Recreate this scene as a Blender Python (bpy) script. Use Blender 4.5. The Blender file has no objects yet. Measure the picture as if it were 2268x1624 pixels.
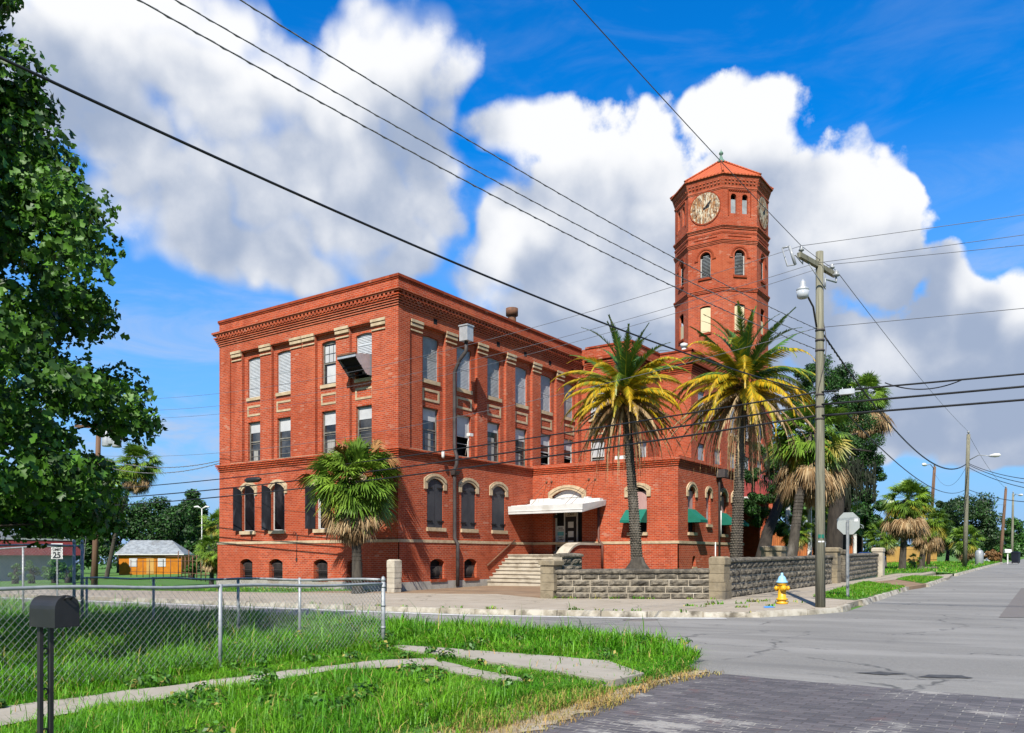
import bpy, math, random
import numpy as np
from mathutils import Vector, Matrix
R = math.radians
sin, cos, pi = math.sin, math.cos, math.pi
random.seed(7)
SC = bpy.context.scene
COL = SC.collection

# ------------------------------------------------------------------ camera, world, sun
F, CX, HZ, EYE = 1804.0, 1134.0, 1232.0, 1.5          # focal length, centre, horizon (in units of a 2268 wide picture), eye height
C35, S35 = cos(R(35)), sin(R(35))
cam = bpy.data.cameras.new('camera')
camo = bpy.data.objects.new('camera', cam); COL.objects.link(camo)
camo.location = (0, 0, EYE); camo.rotation_euler = (R(90), 0, R(35))
cam.sensor_width = 36; cam.lens = F / 2268 * 36
cam.shift_y = (HZ - 812) / 2268
cam.clip_start = .1; cam.clip_end = 6000
SC.camera = camo
SC.view_settings.view_transform = 'Standard'; SC.view_settings.look = 'None'
SC.view_settings.exposure = 0.89; SC.view_settings.gamma = 1
SC.render.engine = 'CYCLES'
SC.cycles.max_bounces = 6; SC.cycles.diffuse_bounces = 3; SC.cycles.transparent_max_bounces = 6
SC.cycles.caustics_reflective = False; SC.cycles.caustics_refractive = False

SUN_EL = 46.0
SUNH = Vector((.375, -.927, 0)).normalized()           # horizontal direction towards the sun
SUND = Vector((SUNH.x * cos(R(SUN_EL)), SUNH.y * cos(R(SUN_EL)), sin(R(SUN_EL))))
sl = bpy.data.lights.new('sun', 'SUN'); sl.energy = 4.8; sl.angle = R(.5); sl.color = (1, .95, .86)
so = bpy.data.objects.new('sun', sl); COL.objects.link(so)
so.rotation_euler = SUND.to_track_quat('Z', 'Y').to_euler()

class S:
    """a node socket with arithmetic"""
    def __init__(s, nt, k): s.nt, s.k = nt, k
    def op(s, o, b=None, c=None, clamp=False):
        n = s.nt.nodes.new('ShaderNodeMath'); n.operation = o; n.use_clamp = clamp
        for i, x in enumerate((s, b, c)):
            if x is None: continue
            if isinstance(x, S): s.nt.links.new(x.k, n.inputs[i])
            else: n.inputs[i].default_value = x
        return S(s.nt, n.outputs[0])
    def __add__(s, b): return s.op('ADD', b)
    def __sub__(s, b): return s.op('SUBTRACT', b)
    def __mul__(s, b): return s.op('MULTIPLY', b)
    def __truediv__(s, b): return s.op('DIVIDE', b)
    def ss(s, a, b, lo=0., hi=1.):
        n = s.nt.nodes.new('ShaderNodeMapRange'); n.interpolation_type = 'SMOOTHSTEP'
        s.nt.links.new(s.k, n.inputs[0])
        for i, x in enumerate((a, b, lo, hi)): n.inputs[i + 1].default_value = x
        return S(s.nt, n.outputs[0])
    def lin(s, a, b, lo=0., hi=1.):
        n = s.nt.nodes.new('ShaderNodeMapRange')
        s.nt.links.new(s.k, n.inputs[0])
        for i, x in enumerate((a, b, lo, hi)): n.inputs[i + 1].default_value = x
        return S(s.nt, n.outputs[0])

def val(nt, x):
    n = nt.nodes.new('ShaderNodeValue'); n.outputs[0].default_value = x; return S(nt, n.outputs[0])
KCOL = 1.0
def mixc(nt, f, a, b, mode='MIX'):
    n = nt.nodes.new('ShaderNodeMix'); n.data_type = 'RGBA'; n.blend_type = mode
    for i, x in ((0, f), (6, a), (7, b)):
        if isinstance(x, S): nt.links.new(x.k, n.inputs[i])
        elif isinstance(x, (int, float)): n.inputs[i].default_value = x
        else: n.inputs[i].default_value = (x[0]*KCOL, x[1]*KCOL, x[2]*KCOL, 1)
    return S(nt, n.outputs[2])
def comb(nt, x, y, z):
    n = nt.nodes.new('ShaderNodeCombineXYZ')
    for i, a in enumerate((x, y, z)):
        if isinstance(a, S): nt.links.new(a.k, n.inputs[i])
        else: n.inputs[i].default_value = a
    return S(nt, n.outputs[0])
def noise(nt, co, scale, detail=4, rough=.55, dist=0, out='Fac'):
    n = nt.nodes.new('ShaderNodeTexNoise'); n.inputs['Scale'].default_value = scale
    n.inputs['Detail'].default_value = detail; n.inputs['Roughness'].default_value = rough; n.inputs['Distortion'].default_value = dist
    if co is not None: nt.links.new(co.k, n.inputs['Vector'])
    return S(nt, n.outputs[out])
def voro(nt, co, scale, feat='F1', smooth=.5):
    n = nt.nodes.new('ShaderNodeTexVoronoi'); n.feature = feat; n.inputs['Scale'].default_value = scale
    if feat == 'SMOOTH_F1': n.inputs['Smoothness'].default_value = smooth
    nt.links.new(co.k, n.inputs['Vector'])
    return S(nt, n.outputs['Distance'])

# ---- sky: Nishita + procedural cumulus laid out by compass direction and height
world = bpy.data.worlds.new('World'); SC.world = world; world.use_nodes = True
wt = world.node_tree; wt.nodes.clear()
wo = wt.nodes.new('ShaderNodeOutputWorld'); bg = wt.nodes.new('ShaderNodeBackground')
wt.links.new(bg.outputs[0], wo.inputs[0])
sky = wt.nodes.new('ShaderNodeTexSky'); sky.sky_type = 'NISHITA'; sky.sun_disc = False
sky.sun_elevation = R(SUN_EL); sky.sun_rotation = math.atan2(SUNH.x, SUNH.y)
sky.air_density = 1.0; sky.dust_density = .3; sky.ozone_density = 2.5
tc = wt.nodes.new('ShaderNodeTexCoord')
sp = wt.nodes.new('ShaderNodeSeparateXYZ'); wt.links.new(tc.outputs['Generated'], sp.inputs[0])
X_, Y_, Z_ = (S(wt, sp.outputs[i]) for i in range(3))
az = (X_ * C35 + Y_ * S35).op('ARCTAN2', X_ * -S35 + Y_ * C35)   # azimuth from the heading of the street corner
el = Z_.op('ARCSINE')

def ae(px, py):
    a = math.atan((px - CX) / F); return a, math.atan((HZ - py) / F * cos(a))
# (azimuth/elevation taken from the photograph) centre, radii, weight
CL = [(330,130,350,160),(120,20,320,110),(560,190,340,175),(850,170,210,165),(940,310,120,170),(420,420,240,185),(640,450,320,150),(700,330,350,190),
      (860,480,170,120),(520,560,240,75),(60,200,140,100),(640,590,180,65),(330,20,430,70),(250,240,200,120),(880,560,110,60),
      (1200,620,200,150),(1150,500,105,90),(1230,310,125,95),(1120,300,90,60),(1300,400,200,140),(1450,440,230,200),(1640,255,130,115),(1590,400,200,180),
      (1700,560,340,200),(1860,480,160,120),(1960,560,115,160),(1400,660,320,150),(1990,430,65,55),
      (2100,590,90,80),(2180,690,140,100),(2080,720,180,120),(2240,720,120,110),(1930,800,300,150),(2160,850,240,110),(2260,880,150,100),(1980,940,220,80),(2190,980,200,60),(1250,740,300,90),(1600,720,340,140)]
def wob(dx, dy):
    a, e = az + dx, el + dy
    w1 = noise(wt, comb(wt, a, e, 0.3), 6.5, 3, .5); w2 = noise(wt, comb(wt, a, e, 4.1), 6.5, 3, .5)
    return a + (w1 - .5) * .11, e + (w2 - .5) * .085
def cloud_body(aa, ee, k=.35):
    d = None
    for (cx, cy, rx, ry) in CL:
        A, E = ae(cx, cy); sa = math.cos(A) ** 2 / F; se = math.cos(E) ** 2 / F
        u = (aa - A) / (rx * sa); v = (ee - E) / (ry * se)
        q = (u * u + v * v).op('MULTIPLY_ADD', -1.0, 1.0)
        d = q if d is None else d.op('SMOOTH_MAX', q, k)
    return d
aa, ee = wob(0, 0)
co = comb(wt, az, el, 0.3)
n1 = noise(wt, co, 12, 8, .58)
b1 = voro(wt, comb(wt, aa, ee, n1 * .06), 15, 'SMOOTH_F1', .5)
b2 = voro(wt, comb(wt, aa, ee, n1 * .05 + 3.0), 34, 'SMOOTH_F1', .5)
body = cloud_body(aa, ee)
d0 = body + (n1 - .5) * az.ss(-.14, .08, 1.35, 1.9) + (b1 - .45) * -.75 + (b2 - .45) * -.55
# left bank has frayed edges, the towers to the right are crisp
soft = az.ss(-.12, .10, .62, .24)
mask = ((d0 + soft * .50) / soft).op('MULTIPLY', .62, clamp=True).ss(0, 1)
a2, e2 = wob(-.030, .060)
up = cloud_body(a2, e2, .5)                      # how much cloud lies between here and the light
f2 = noise(wt, comb(wt, aa, ee, 7.7), 5.5, 4, .5); f3 = noise(wt, co, 22, 5, .6)
lit = (up * -.50 + .76) + az.ss(-.10, .12, -.10, .02) + (f2 - .5) * 1.5 + (f3 - .5) * .40 + (b1 - .45) * -.28 + (b2 - .45) * -.20 + el.lin(.10, .45, -.22, .10)
lit = lit.op('ADD', 0.0, clamp=True).ss(.0, .95)
ccol = mixc(wt, lit, (.36, .44, .60), (.97, .98, 1.0))
# thin high veil near the horizon and wisps
wis = noise(wt, comb(wt, az * 1.0, el * 3.2, 2.0), 5.5, 7, .6, .6)
veil = (wis.ss(.42, .74) * el.ss(.02, .10) * el.lin(.14, .42, .85, .10)).op('ADD', el.lin(0, .16, .30, .0), clamp=True)
# the deep polarised blue of the photograph
hsv = wt.nodes.new('ShaderNodeHueSaturation'); hsv.inputs['Saturation'].default_value = 1.28
hsv.inputs['Hue'].default_value = .50
wt.links.new(sky.outputs[0], hsv.inputs['Color'])
SKYK = .09
blue = mixc(wt, 1.0, S(wt, hsv.outputs[0]), (SKYK * .06, SKYK * 1.72, SKYK * 2.55), 'MULTIPLY')
blue = mixc(wt, el.lin(0, .46, 1.0, .0), blue, (.29, .49, .86))
cc = mixc(wt, veil, blue, (.50, .60, .80))
# unseen cumulus added behind the viewer to make the fill light less blue
nb = noise(wt, comb(wt, az * 1.0, el * 1.6, 9.0), 2.6, 6, .55)
rest = (az * az).ss(.62, 1.0) * nb.ss(.47, .60) * el.ss(.0, .12)
cc = mixc(wt, rest, cc, mixc(wt, nb.ss(.52, .72), (.40, .44, .52), (.80, .82, .85)))
fin = mixc(wt, mask, cc, ccol)
wt.links.new(fin.k, bg.inputs['Color']); bg.inputs['Strength'].default_value = 0.55
world.cycles.sampling_method = 'MANUAL'; world.cycles.sample_map_resolution = 512

# ------------------------------------------------------------------ geometry helpers
def W(xc, d): return xc * C35 - d * S35, xc * S35 + d * C35
def g(X, Y): return .015 * (X * C35 + Y * S35)          # the ground falls gently to the left of the street corner
def at(px, py, o=0.):                                   # where a sight line meets the ground
    r = (px - CX) / F; q = (py - HZ) / F
    d = (EYE - o) / (q + .015 * r); X, Y = W(r * d, d)
    return Vector((X, Y, g(X, Y) + o))
def atd(px, py, d):
    X, Y = W((px - CX) / F * d, d); return Vector((X, Y, EYE - (py - HZ) / F * d))
def gd(px, d, o=0.):                                    # ground point at a distance
    X, Y = W((px - CX) / F * d, d); return Vector((X, Y, g(X, Y) + o))

def wl(o):
    v = Vector((0, 0, 0))
    while o is not None: v += o.location; o = o.parent
    return v
def tag(o, label=None, cat=None, group=None, kind=None):
    if label: o['label'] = label
    if cat: o['category'] = cat
    if group: o['group'] = group
    if kind: o['kind'] = kind
    return o
def thing(name, label, cat, loc=(0, 0, 0), group=None):
    o = bpy.data.objects.new(name, None); COL.objects.link(o); o.location = loc
    o.empty_display_size = .2
    return tag(o, label, cat, group)

class MB:
    def __init__(s): s.v = []; s.f = []; s.m = []; s.sm = []
    def poly(s, pts, mi=0, sm=False):
        b = len(s.v); s.v += [tuple(p) for p in pts]; s.f.append(tuple(range(b, b + len(pts)))); s.m.append(mi); s.sm.append(sm)
    def box8(s, p, mi=0):                                # p: 4 bottom + 4 top, counter-clockwise from above
        b = len(s.v); s.v += [tuple(q) for q in p]
        for q in ((3,2,1,0),(4,5,6,7),(0,1,5,4),(1,2,6,5),(2,3,7,6),(3,0,4,7)):
            s.f.append(tuple(b + i for i in q)); s.m.append(mi); s.sm.append(False)
    def box(s, x0, y0, z0, x1, y1, z1, mi=0):
        s.box8([(x0,y0,z0),(x1,y0,z0),(x1,y1,z0),(x0,y1,z0),(x0,y0,z1),(x1,y0,z1),(x1,y1,z1),(x0,y1,z1)], mi)
    def obox(s, c, ux, hx, hy, z0, z1, mi=0, top=1.0):   # box turned in plan: ux unit direction
        ux = Vector((ux[0], ux[1], 0)).normalized(); uy = Vector((-ux.y, ux.x, 0)); c = Vector((c[0], c[1], 0))
        q = [(-1,-1),(1,-1),(1,1),(-1,1)]
        s.box8([c + ux*hx*a + uy*hy*b + Vector((0,0,z0)) for a, b in q] + [c + ux*hx*a*top + uy*hy*b*top + Vector((0,0,z1)) for a, b in q], mi)
    def tube(s, path, rad, n=8, mi=0, cap=True, sm=True):
        path = [Vector(p) for p in path]; N = len(path)
        if not hasattr(rad, '__len__'): rad = [rad] * N
        b0 = len(s.v); up = Vector((0, 0, 1)); prev = None
        for i, p in enumerate(path):
            t = (path[min(i+1, N-1)] - path[max(i-1, 0)])
            if t.length < 1e-9: t = Vector((0, 0, 1))
            t.normalize()
            if prev is None:
                a = t.cross(up)
                if a.length < .05: a = t.cross(Vector((1, 0, 0)))
            else: a = prev - t * prev.dot(t)
            a.normalize(); prev = a; b = t.cross(a)
            for k in range(n):
                an = 2*pi*k/n; s.v.append(tuple(p + (a*cos(an) + b*sin(an))*rad[i]))
        for i in range(N-1):
            for k in range(n):
                k2 = (k+1) % n
                s.f.append((b0+i*n+k, b0+i*n+k2, b0+(i+1)*n+k2, b0+(i+1)*n+k)); s.m.append(mi); s.sm.append(sm)
        if cap:
            s.f.append(tuple(b0+k for k in range(n))[::-1]); s.m.append(mi); s.sm.append(False)
            s.f.append(tuple(b0+(N-1)*n+k for k in range(n))); s.m.append(mi); s.sm.append(False)
    def lathe(s, prof, c, n=16, mi=0, axis=None, sm=True):
        c = Vector(c); M = Matrix.Identity(3)
        if axis is not None: M = Vector(axis).to_track_quat('Z', 'Y').to_matrix()
        b0 = len(s.v)
        for r, z in prof:
            for k in range(n):
                an = 2*pi*k/n; s.v.append(tuple(c + M @ Vector((r*cos(an), r*sin(an), z))))
        for i in range(len(prof)-1):
            for k in range(n):
                k2 = (k+1) % n
                s.f.append((b0+i*n+k, b0+i*n+k2, b0+(i+1)*n+k2, b0+(i+1)*n+k)); s.m.append(mi); s.sm.append(sm)
        s.f.append(tuple(b0+k for k in range(n))[::-1]); s.m.append(mi); s.sm.append(False)
        s.f.append(tuple(b0+(len(prof)-1)*n+k for k in range(n))); s.m.append(mi); s.sm.append(False)
    def prism(s, pts, z0, z1, mi=0):                     # plan polygon (ccw) raised from z0 to z1 (numbers or functions)
        f0 = z0 if callable(z0) else (lambda x, y: z0); f1 = z1 if callable(z1) else (lambda x, y: z1)
        n = len(pts); b = len(s.v)
        s.v += [(x, y, f0(x, y)) for x, y in pts] + [(x, y, f1(x, y)) for x, y in pts]
        s.f.append(tuple(range(b, b+n))[::-1]); s.f.append(tuple(range(b+n, b+2*n))); s.m += [mi]*2; s.sm += [False]*2
        for i in range(n):
            j = (i+1) % n; s.f.append((b+i, b+j, b+n+j, b+n+i)); s.m.append(mi); s.sm.append(False)
    def build(s, name, mats, parent=None, label=None, loc=None):
        if not isinstance(mats, (list, tuple)): mats = [mats]
        me = bpy.data.meshes.new(name)
        off = wl(parent) if parent is not None else Vector(loc or (0, 0, 0))
        V = np.array(s.v, dtype=np.float64) - np.array(off)
        me.from_pydata(V.tolist(), [], s.f)
        for m in mats: me.materials.append(m)
        me.polygons.foreach_set('material_index', s.m); me.polygons.foreach_set('use_smooth', s.sm)
        uv = me.uv_layers.new(name='UVMap'); me.update()
        co = np.array(s.v)
        arr = np.zeros((len(me.loops), 2))
        for p in me.polygons:                            # metres along the face, metres up
            n = p.normal; li = list(p.loop_indices); pts = co[list(p.vertices)]
            if abs(n.z) > .75: arr[li] = pts[:, :2]
            else:
                h = math.hypot(n.x, n.y) or 1; arr[li, 0] = pts[:, 0]*(-n.y/h) + pts[:, 1]*(n.x/h); arr[li, 1] = pts[:, 2]
        uv.data.foreach_set('uv', arr.ravel())
        o = bpy.data.objects.new(name, me); COL.objects.link(o)
        if parent is not None: o.parent = parent
        else: o.location = off
        if label: o['label'] = label
        return o

def np_mesh(name, V, Fq, mi, mats, parent=None, smooth=False, loc=(0, 0, 0), nrm=None):
    """many small quads/tris at once; Fq is (n,k)"""
    me = bpy.data.meshes.new(name)
    off = np.array(wl(parent)) if parent is not None else np.array(loc)
    V = np.asarray(V, float) - off; Fq = np.asarray(Fq, np.int32); n, k = Fq.shape
    me.vertices.add(len(V)); me.vertices.foreach_set('co', V.ravel().astype(np.float32))
    me.loops.add(n*k); me.loops.foreach_set('vertex_index', Fq.ravel())
    me.polygons.add(n); me.polygons.foreach_set('loop_start', np.arange(0, n*k, k, dtype=np.int32))
    me.polygons.foreach_set('loop_total', np.full(n, k, np.int32))
    for m in (mats if isinstance(mats, (list, tuple)) else [mats]): me.materials.append(m)
    me.polygons.foreach_set('material_index', np.asarray(mi, np.int32))
    if smooth: me.polygons.foreach_set('use_smooth', np.ones(n, bool))
    me.update(calc_edges=True)
    o = bpy.data.objects.new(name, me); COL.objects.link(o)
    if parent is not None: o.parent = parent
    else: o.location = off
    return o

# ------------------------------------------------------------------ materials
KCOL = .70                                             # one scale for all measured base colours (kept in step with the exposure)
def newmat(name):
    m = bpy.data.materials.new(name); m.use_nodes = True
    nt = m.node_tree; b = nt.nodes['Principled BSDF']; return m, nt, b
def coords(nt, kind='Object'):
    n = nt.nodes.new('ShaderNodeTexCoord'); return S(nt, n.outputs[kind])
def geo_pos(nt):
    n = nt.nodes.new('ShaderNodeNewGeometry'); return S(nt, n.outputs['Position'])
def setbump(nt, b, h, strength, dist=.02):
    n = nt.nodes.new('ShaderNodeBump'); n.inputs['Strength'].default_value = strength; n.inputs['Distance'].default_value = dist
    nt.links.new(h.k, n.inputs['Height']); nt.links.new(n.outputs[0], b.inputs['Normal'])
def pm(name, c1, c2, scale=3., rough=.8, bump=0., metal=0., spec=.3, c3=None, s3=.4, lo=.35, hi=.65, stretch=None):
    m, nt, b = newmat(name); co = geo_pos(nt)
    if stretch:
        mp = nt.nodes.new('ShaderNodeMapping'); mp.inputs['Scale'].default_value = stretch
        nt.links.new(co.k, mp.inputs[0]); co = S(nt, mp.outputs[0])
    n = noise(nt, co, scale, 5, .6); col = mixc(nt, n.ss(lo, hi), c1, c2)
    if c3: col = mixc(nt, noise(nt, co, s3, 5, .6).ss(.50, .72), col, c3)
    nt.links.new(col.k, b.inputs['Base Color'])
    b.inputs['Roughness'].default_value = rough; b.inputs['Metallic'].default_value = metal
    b.inputs['Specular IOR Level'].default_value = spec
    if bump: setbump(nt, b, noise(nt, co, scale*3, 5, .65), bump)
    return m
def brickmat(name, c1, c2, mort, bw=.215, bh=.073, msz=.009, stain=.3, bump=.25):
    m, nt, b = newmat(name); uv = coords(nt, 'UV'); pos = geo_pos(nt)
    br = nt.nodes.new('ShaderNodeTexBrick'); nt.links.new(uv.k, br.inputs['Vector'])
    br.inputs['Scale'].default_value = 1; br.inputs['Brick Width'].default_value = bw; br.inputs['Row Height'].default_value = bh
    br.inputs['Mortar Size'].default_value = msz; br.inputs['Mortar Smooth'].default_value = .2; br.inputs['Bias'].default_value = -.1
    br.inputs['Color1'].default_value = (*[x*KCOL for x in c1], 1); br.inputs['Color2'].default_value = (*[x*KCOL for x in c2], 1); br.inputs['Mortar'].default_value = (*[x*KCOL for x in mort], 1)
    col = S(nt, br.outputs['Color'])
    big = noise(nt, pos, .35, 6, .65); col = mixc(nt, big.ss(.40, .66) * min(1, stain * 1.5), col, tuple(x*.52 for x in c1)); fade = noise(nt, pos, .22, 5, .6); col = mixc(nt, fade.ss(.54, .72) * .32, col, (c1[0]*1.05, c1[1]*1.9, c1[2]*2.6))
    mid = noise(nt, pos, 1.7, 6, .65); col = mixc(nt, mid.ss(.55, .80) * .35, col, (c1[0]*1.1, c1[1]*1.6, c1[2]*1.7))
    # lime bloom and paint flecks on scattered bricks
    n = nt.nodes.new('ShaderNodeTexBrick'); nt.links.new(uv.k, n.inputs['Vector'])
    n.inputs['Scale'].default_value = 1; n.inputs['Brick Width'].default_value = bw; n.inputs['Row Height'].default_value = bh
    n.inputs['Mortar Size'].default_value = 0; n.inputs['Bias'].default_value = 0
    n.inputs['Color1'].default_value = (0, 0, 0, 1); n.inputs['Color2'].default_value = (1, 1, 1, 1)
    sel = S(nt, n.outputs['Color']).ss(.86, .97) * noise(nt, pos, .6, 4, .6).ss(.48, .64)
    col = mixc(nt, sel * .55, col, (.62, .30, .20)); col = mixc(nt, S(nt, n.outputs['Color']).ss(.0, .16, 1, 0) * .55, col, tuple(x*.38 for x in c1))
    st = noise(nt, comb_scale(nt, pos, (1.1, 1.1, .10)), 1.6, 5, .6); col = mixc(nt, st.ss(.50, .74) * min(1, stain * 1.7), col, tuple(x*.5 for x in c1))
    nt.links.new(col.k, b.inputs['Base Color']); b.inputs['Roughness'].default_value = .9; b.inputs['Specular IOR Level'].default_value = .2
    setbump(nt, b, S(nt, br.outputs['Fac']) * -1.0 + noise(nt, pos, 40, 3) * .3, bump, .01)
    return m
def comb_scale(nt, co, sc):
    mp = nt.nodes.new('ShaderNodeMapping'); mp.inputs['Scale'].default_value = sc; nt.links.new(co.k, mp.inputs[0]); return S(nt, mp.outputs[0])
def leafmat(name, c1, c2, rough=.45, trans=.35, spec=.5, scale=1.3):
    c1 = [x*.88/KCOL for x in c1]; c2 = [x*.88/KCOL for x in c2]
    m, nt, b = newmat(name); pos = geo_pos(nt)
    n = noise(nt, pos, scale, 3, .6); col = mixc(nt, n.ss(.3, .7), c1, c2)
    rn = nt.nodes.new('ShaderNodeNewGeometry'); hv = nt.nodes.new('ShaderNodeHueSaturation')
    nt.links.new((S(nt, rn.outputs['Random Per Island']) * .7 + .65).k, hv.inputs['Value']); nt.links.new(col.k, hv.inputs['Color'])
    nt.links.new(hv.outputs[0], b.inputs['Base Color'])
    b.inputs['Roughness'].default_value = rough; b.inputs['Specular IOR Level'].default_value = spec
    tr = nt.nodes.new('ShaderNodeBsdfTranslucent'); nt.links.new(hv.outputs[0], tr.inputs['Color'])
    mx = nt.nodes.new('ShaderNodeMixShader'); mx.inputs[0].default_value = trans
    nt.links.new(b.outputs[0], mx.inputs[1]); nt.links.new(tr.outputs[0], mx.inputs[2])
    nt.links.new(mx.outputs[0], nt.nodes['Material Output'].inputs['Surface'])
    return m
M = {}
M['brick'] = brickmat('red_brick', (.58, .088, .026), (.31, .037, .013), (.50, .235, .15), bw=.235, bh=.082, msz=.011)
M['brick_dark'] = brickmat('weathered_brick', (.46, .070, .020), (.24, .030, .011), (.28, .09, .05), bw=.235, bh=.082, stain=.55)
M['brick_gap_shade'] = pm('shaded_gap_brick', (.20, .028, .012), (.12, .018, .009), 3, .95)  # shade in the gaps between cornice courses, put into the brick colour
M['stone'] = pm('limestone', (.62, .48, .31), (.46, .34, .21), 4, .85, .1, c3=(.42, .31, .19), s3=1.3)
M['foundation'] = pm('concrete_base', (.46, .43, .38), (.36, .33, .28), 2.5, .9, .15, c3=(.30, .24, .18), s3=.7)
M['white'] = pm('white_paint', (.80, .79, .76), (.72, .71, .68), 2, .6, c3=(.62, .60, .55), s3=1.4)
M['step'] = pm('pale_step_stone', (.56, .50, .40), (.45, .39, .30), 2.2, .85, .1, c3=(.28, .23, .17), s3=1.1)
M['black_shutter'] = pm('black_shutter', (.006, .006, .009), (.014, .015, .020), 2.6, .7, .1, spec=.12, c3=(.06, .063, .075), s3=2.1, stretch=(1, 1, .35))
M['dark_shutter'] = pm('charcoal_shutter', (.045, .047, .055), (.060, .062, .070), 1.5, .6)
M['frame'] = pm('old_white_frame', (.62, .60, .56), (.48, .46, .42), 6, .7)
M['dark_frame'] = pm('dark_frame', (.26, .24, .20), (.16, .145, .12), 5, .7)
M['louver_b'] = pm('grey_louver_dusty', (.48, .49, .49), (.38, .39, .39), 3, .6, c3=(.30, .29, .27), s3=1.8)
M['curtain'] = pm('dingy_curtain', (.40, .39, .36), (.28, .27, .25), 5, .9, stretch=(6, 6, .4))
M['louver'] = pm('grey_louver', (.62, .64, .66), (.52, .54, .56), 3, .5, metal=.1)
M['blind'] = pm('window_blind', (.60, .60, .60), (.48, .48, .49), 1.2, .8)
M['tan_panel'] = pm('tan_panel', (.78, .66, .42), (.72, .60, .37), 2, .7)
M['pink_board'] = pm('faded_pink_board', (.52, .33, .30), (.44, .26, .24), 5, .85, c3=(.58, .46, .43), s3=2.2, stretch=(1, 1, .2))
M['awning'] = pm('green_awning', (.004, .14, .095), (.006, .17, .115), 3, .75)
M['black'] = pm('black', (.012, .012, .013), (.020, .020, .021), 3, .6)
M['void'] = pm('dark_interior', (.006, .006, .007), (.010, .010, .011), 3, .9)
M['pipe'] = pm('dark_downpipe', (.055, .045, .045), (.09, .075, .07), 4, .6)
M['brown_pipe'] = pm('brown_downpipe', (.16, .06, .04), (.11, .045, .035), 4, .6)
M['galv'] = pm('galvanised_steel', (.40, .42, .43), (.30, .32, .33), 8, .5, metal=.2, spec=.5)
M['sheet'] = pm('sheet_metal', (.58, .60, .62), (.48, .50, .52), 5, .45, metal=.35)
M['copper'] = pm('verdigris', (.10, .22, .17), (.16, .26, .20), 6, .7)
M['roof_flat'] = pm('roof_felt', (.16, .15, .14), (.20, .19, .18), 2, .95)
M['rust'] = pm('rusty_metal', (.22, .10, .05), (.13, .065, .04), 6, .8)
M['wire'] = pm('cable_black', (.012, .012, .013), (.018, .018, .019), 3, .5)
M['wire_grey'] = pm('cable_grey', (.16, .16, .17), (.12, .12, .13), 3, .5)
M['wire_silver'] = pm('twisted_cable', (.10, .10, .105), (.22, .22, .23), 18, .5)
M['porcelain'] = pm('insulator', (.40, .41, .42), (.30, .31, .32), 3, .25)
M['clear_glass'] = pm('lamp_glass', (.55, .57, .58), (.48, .50, .52), 5, .12, spec=.8)
M['hyd_yellow'] = pm('hydrant_yellow', (.85, .46, .012), (.78, .40, .01), 5, .45, spec=.5)
M['hyd_blue'] = pm('hydrant_blue', (.28, .55, .78), (.33, .60, .80), 5, .5)
M['sign_back'] = pm('sign_aluminium', (.50, .53, .50), (.46, .49, .47), 2, .5, metal=.25)
M['sticker'] = pm('white_sticker', (.8, .8, .78), (.76, .76, .74), 2, .6)
M['mailbox'] = pm('mailbox_black', (.020, .019, .019), (.030, .028, .027), 5, .45, .05, spec=.45)
M['bin_blue'] = pm('blue_plastic', (.012, .035, .13), (.015, .045, .16), 2, .5)
M['bin_dark'] = pm('navy_plastic', (.008, .010, .020), (.012, .015, .028), 2, .5)
M['orange_wood'] = pm('orange_fence_wood', (.52, .17, .045), (.36, .10, .03), 3, .85, c3=(.24, .07, .025), s3=1.5, stretch=(3, 3, .25))
M['yellow_wood'] = pm('yellow_fence_wood', (.62, .36, .10), (.52, .29, .08), 4, .85, stretch=(3, 3, .3))
M['red_roof'] = pm('red_metal_roof', (.26, .045, .035), (.20, .035, .030), 2, .6)
M['orange_wall'] = pm('orange_house_wall', (.62, .21, .006), (.48, .16, .006), 2, .85)
M['tin_roof'] = pm('weathered_tin_roof', (.40, .43, .44), (.26, .28, .29), 2.5, .6, c3=(.20, .20, .19), s3=.8, metal=.2)
M['blue_wall'] = pm('pale_blue_wall', (.30, .36, .44), (.26, .32, .40), 1.5, .85)
M['bark'] = pm('grey_bark', (.085, .072, .056), (.045, .038, .03), 7, .95, .6, c3=(.17, .15, .125), s3=2.5, stretch=(1, 1, .25))
M['dark_bark'] = pm('dark_bark', (.045, .036, .028), (.025, .02, .016), 7, .95, .6, stretch=(1, 1, .3))
M['pole'] = pm('pole_wood', (.29, .275, .20), (.165, .155, .11), 5, .9, .3, c3=(.13, .12, .09), s3=2.5, stretch=(9, 9, .22))
M['pole_brown'] = pm('pole_brown', (.20, .115, .07), (.14, .08, .05), 5, .9, .3, stretch=(3, 3, .15))
def glassmat():
    m, nt, b = newmat('old_window_glass'); pos = geo_pos(nt)
    n = noise(nt, pos, 1.1, 4, .6); col = mixc(nt, n.ss(.35, .7), (.010, .010, .011), (.09, .085, .08))
    nt.links.new(col.k, b.inputs['Base Color']); b.inputs['Roughness'].default_value = .08; b.inputs['Specular IOR Level'].default_value = .6
    setbump(nt, b, noise(nt, pos, 1.5, 2), .08, .05); return m
M['glass'] = glassmat()
def clockmat():
    m, nt, b = newmat('rusty_clock_face'); uv = coords(nt, 'UV'); pos = geo_pos(nt)
    n = noise(nt, comb_scale(nt, pos, (4, 4, 1.1)), 2.2, 6, .7); n2 = noise(nt, comb_scale(nt, pos, (7, 7, 1.5)), 3.3, 5, .7); n3 = noise(nt, pos, 5, 4, .6)
    col = mixc(nt, n.ss(.44, .54), (.66, .58, .42), (.36, .15, .04)); col = mixc(nt, n2.ss(.50, .60), col, (.09, .05, .03)); col = mixc(nt, n3.ss(.58, .70), col, (.72, .68, .56))
    nt.links.new(col.k, b.inputs['Base Color']); b.inputs['Roughness'].default_value = .8; return m
M['clock'] = clockmat()
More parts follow.
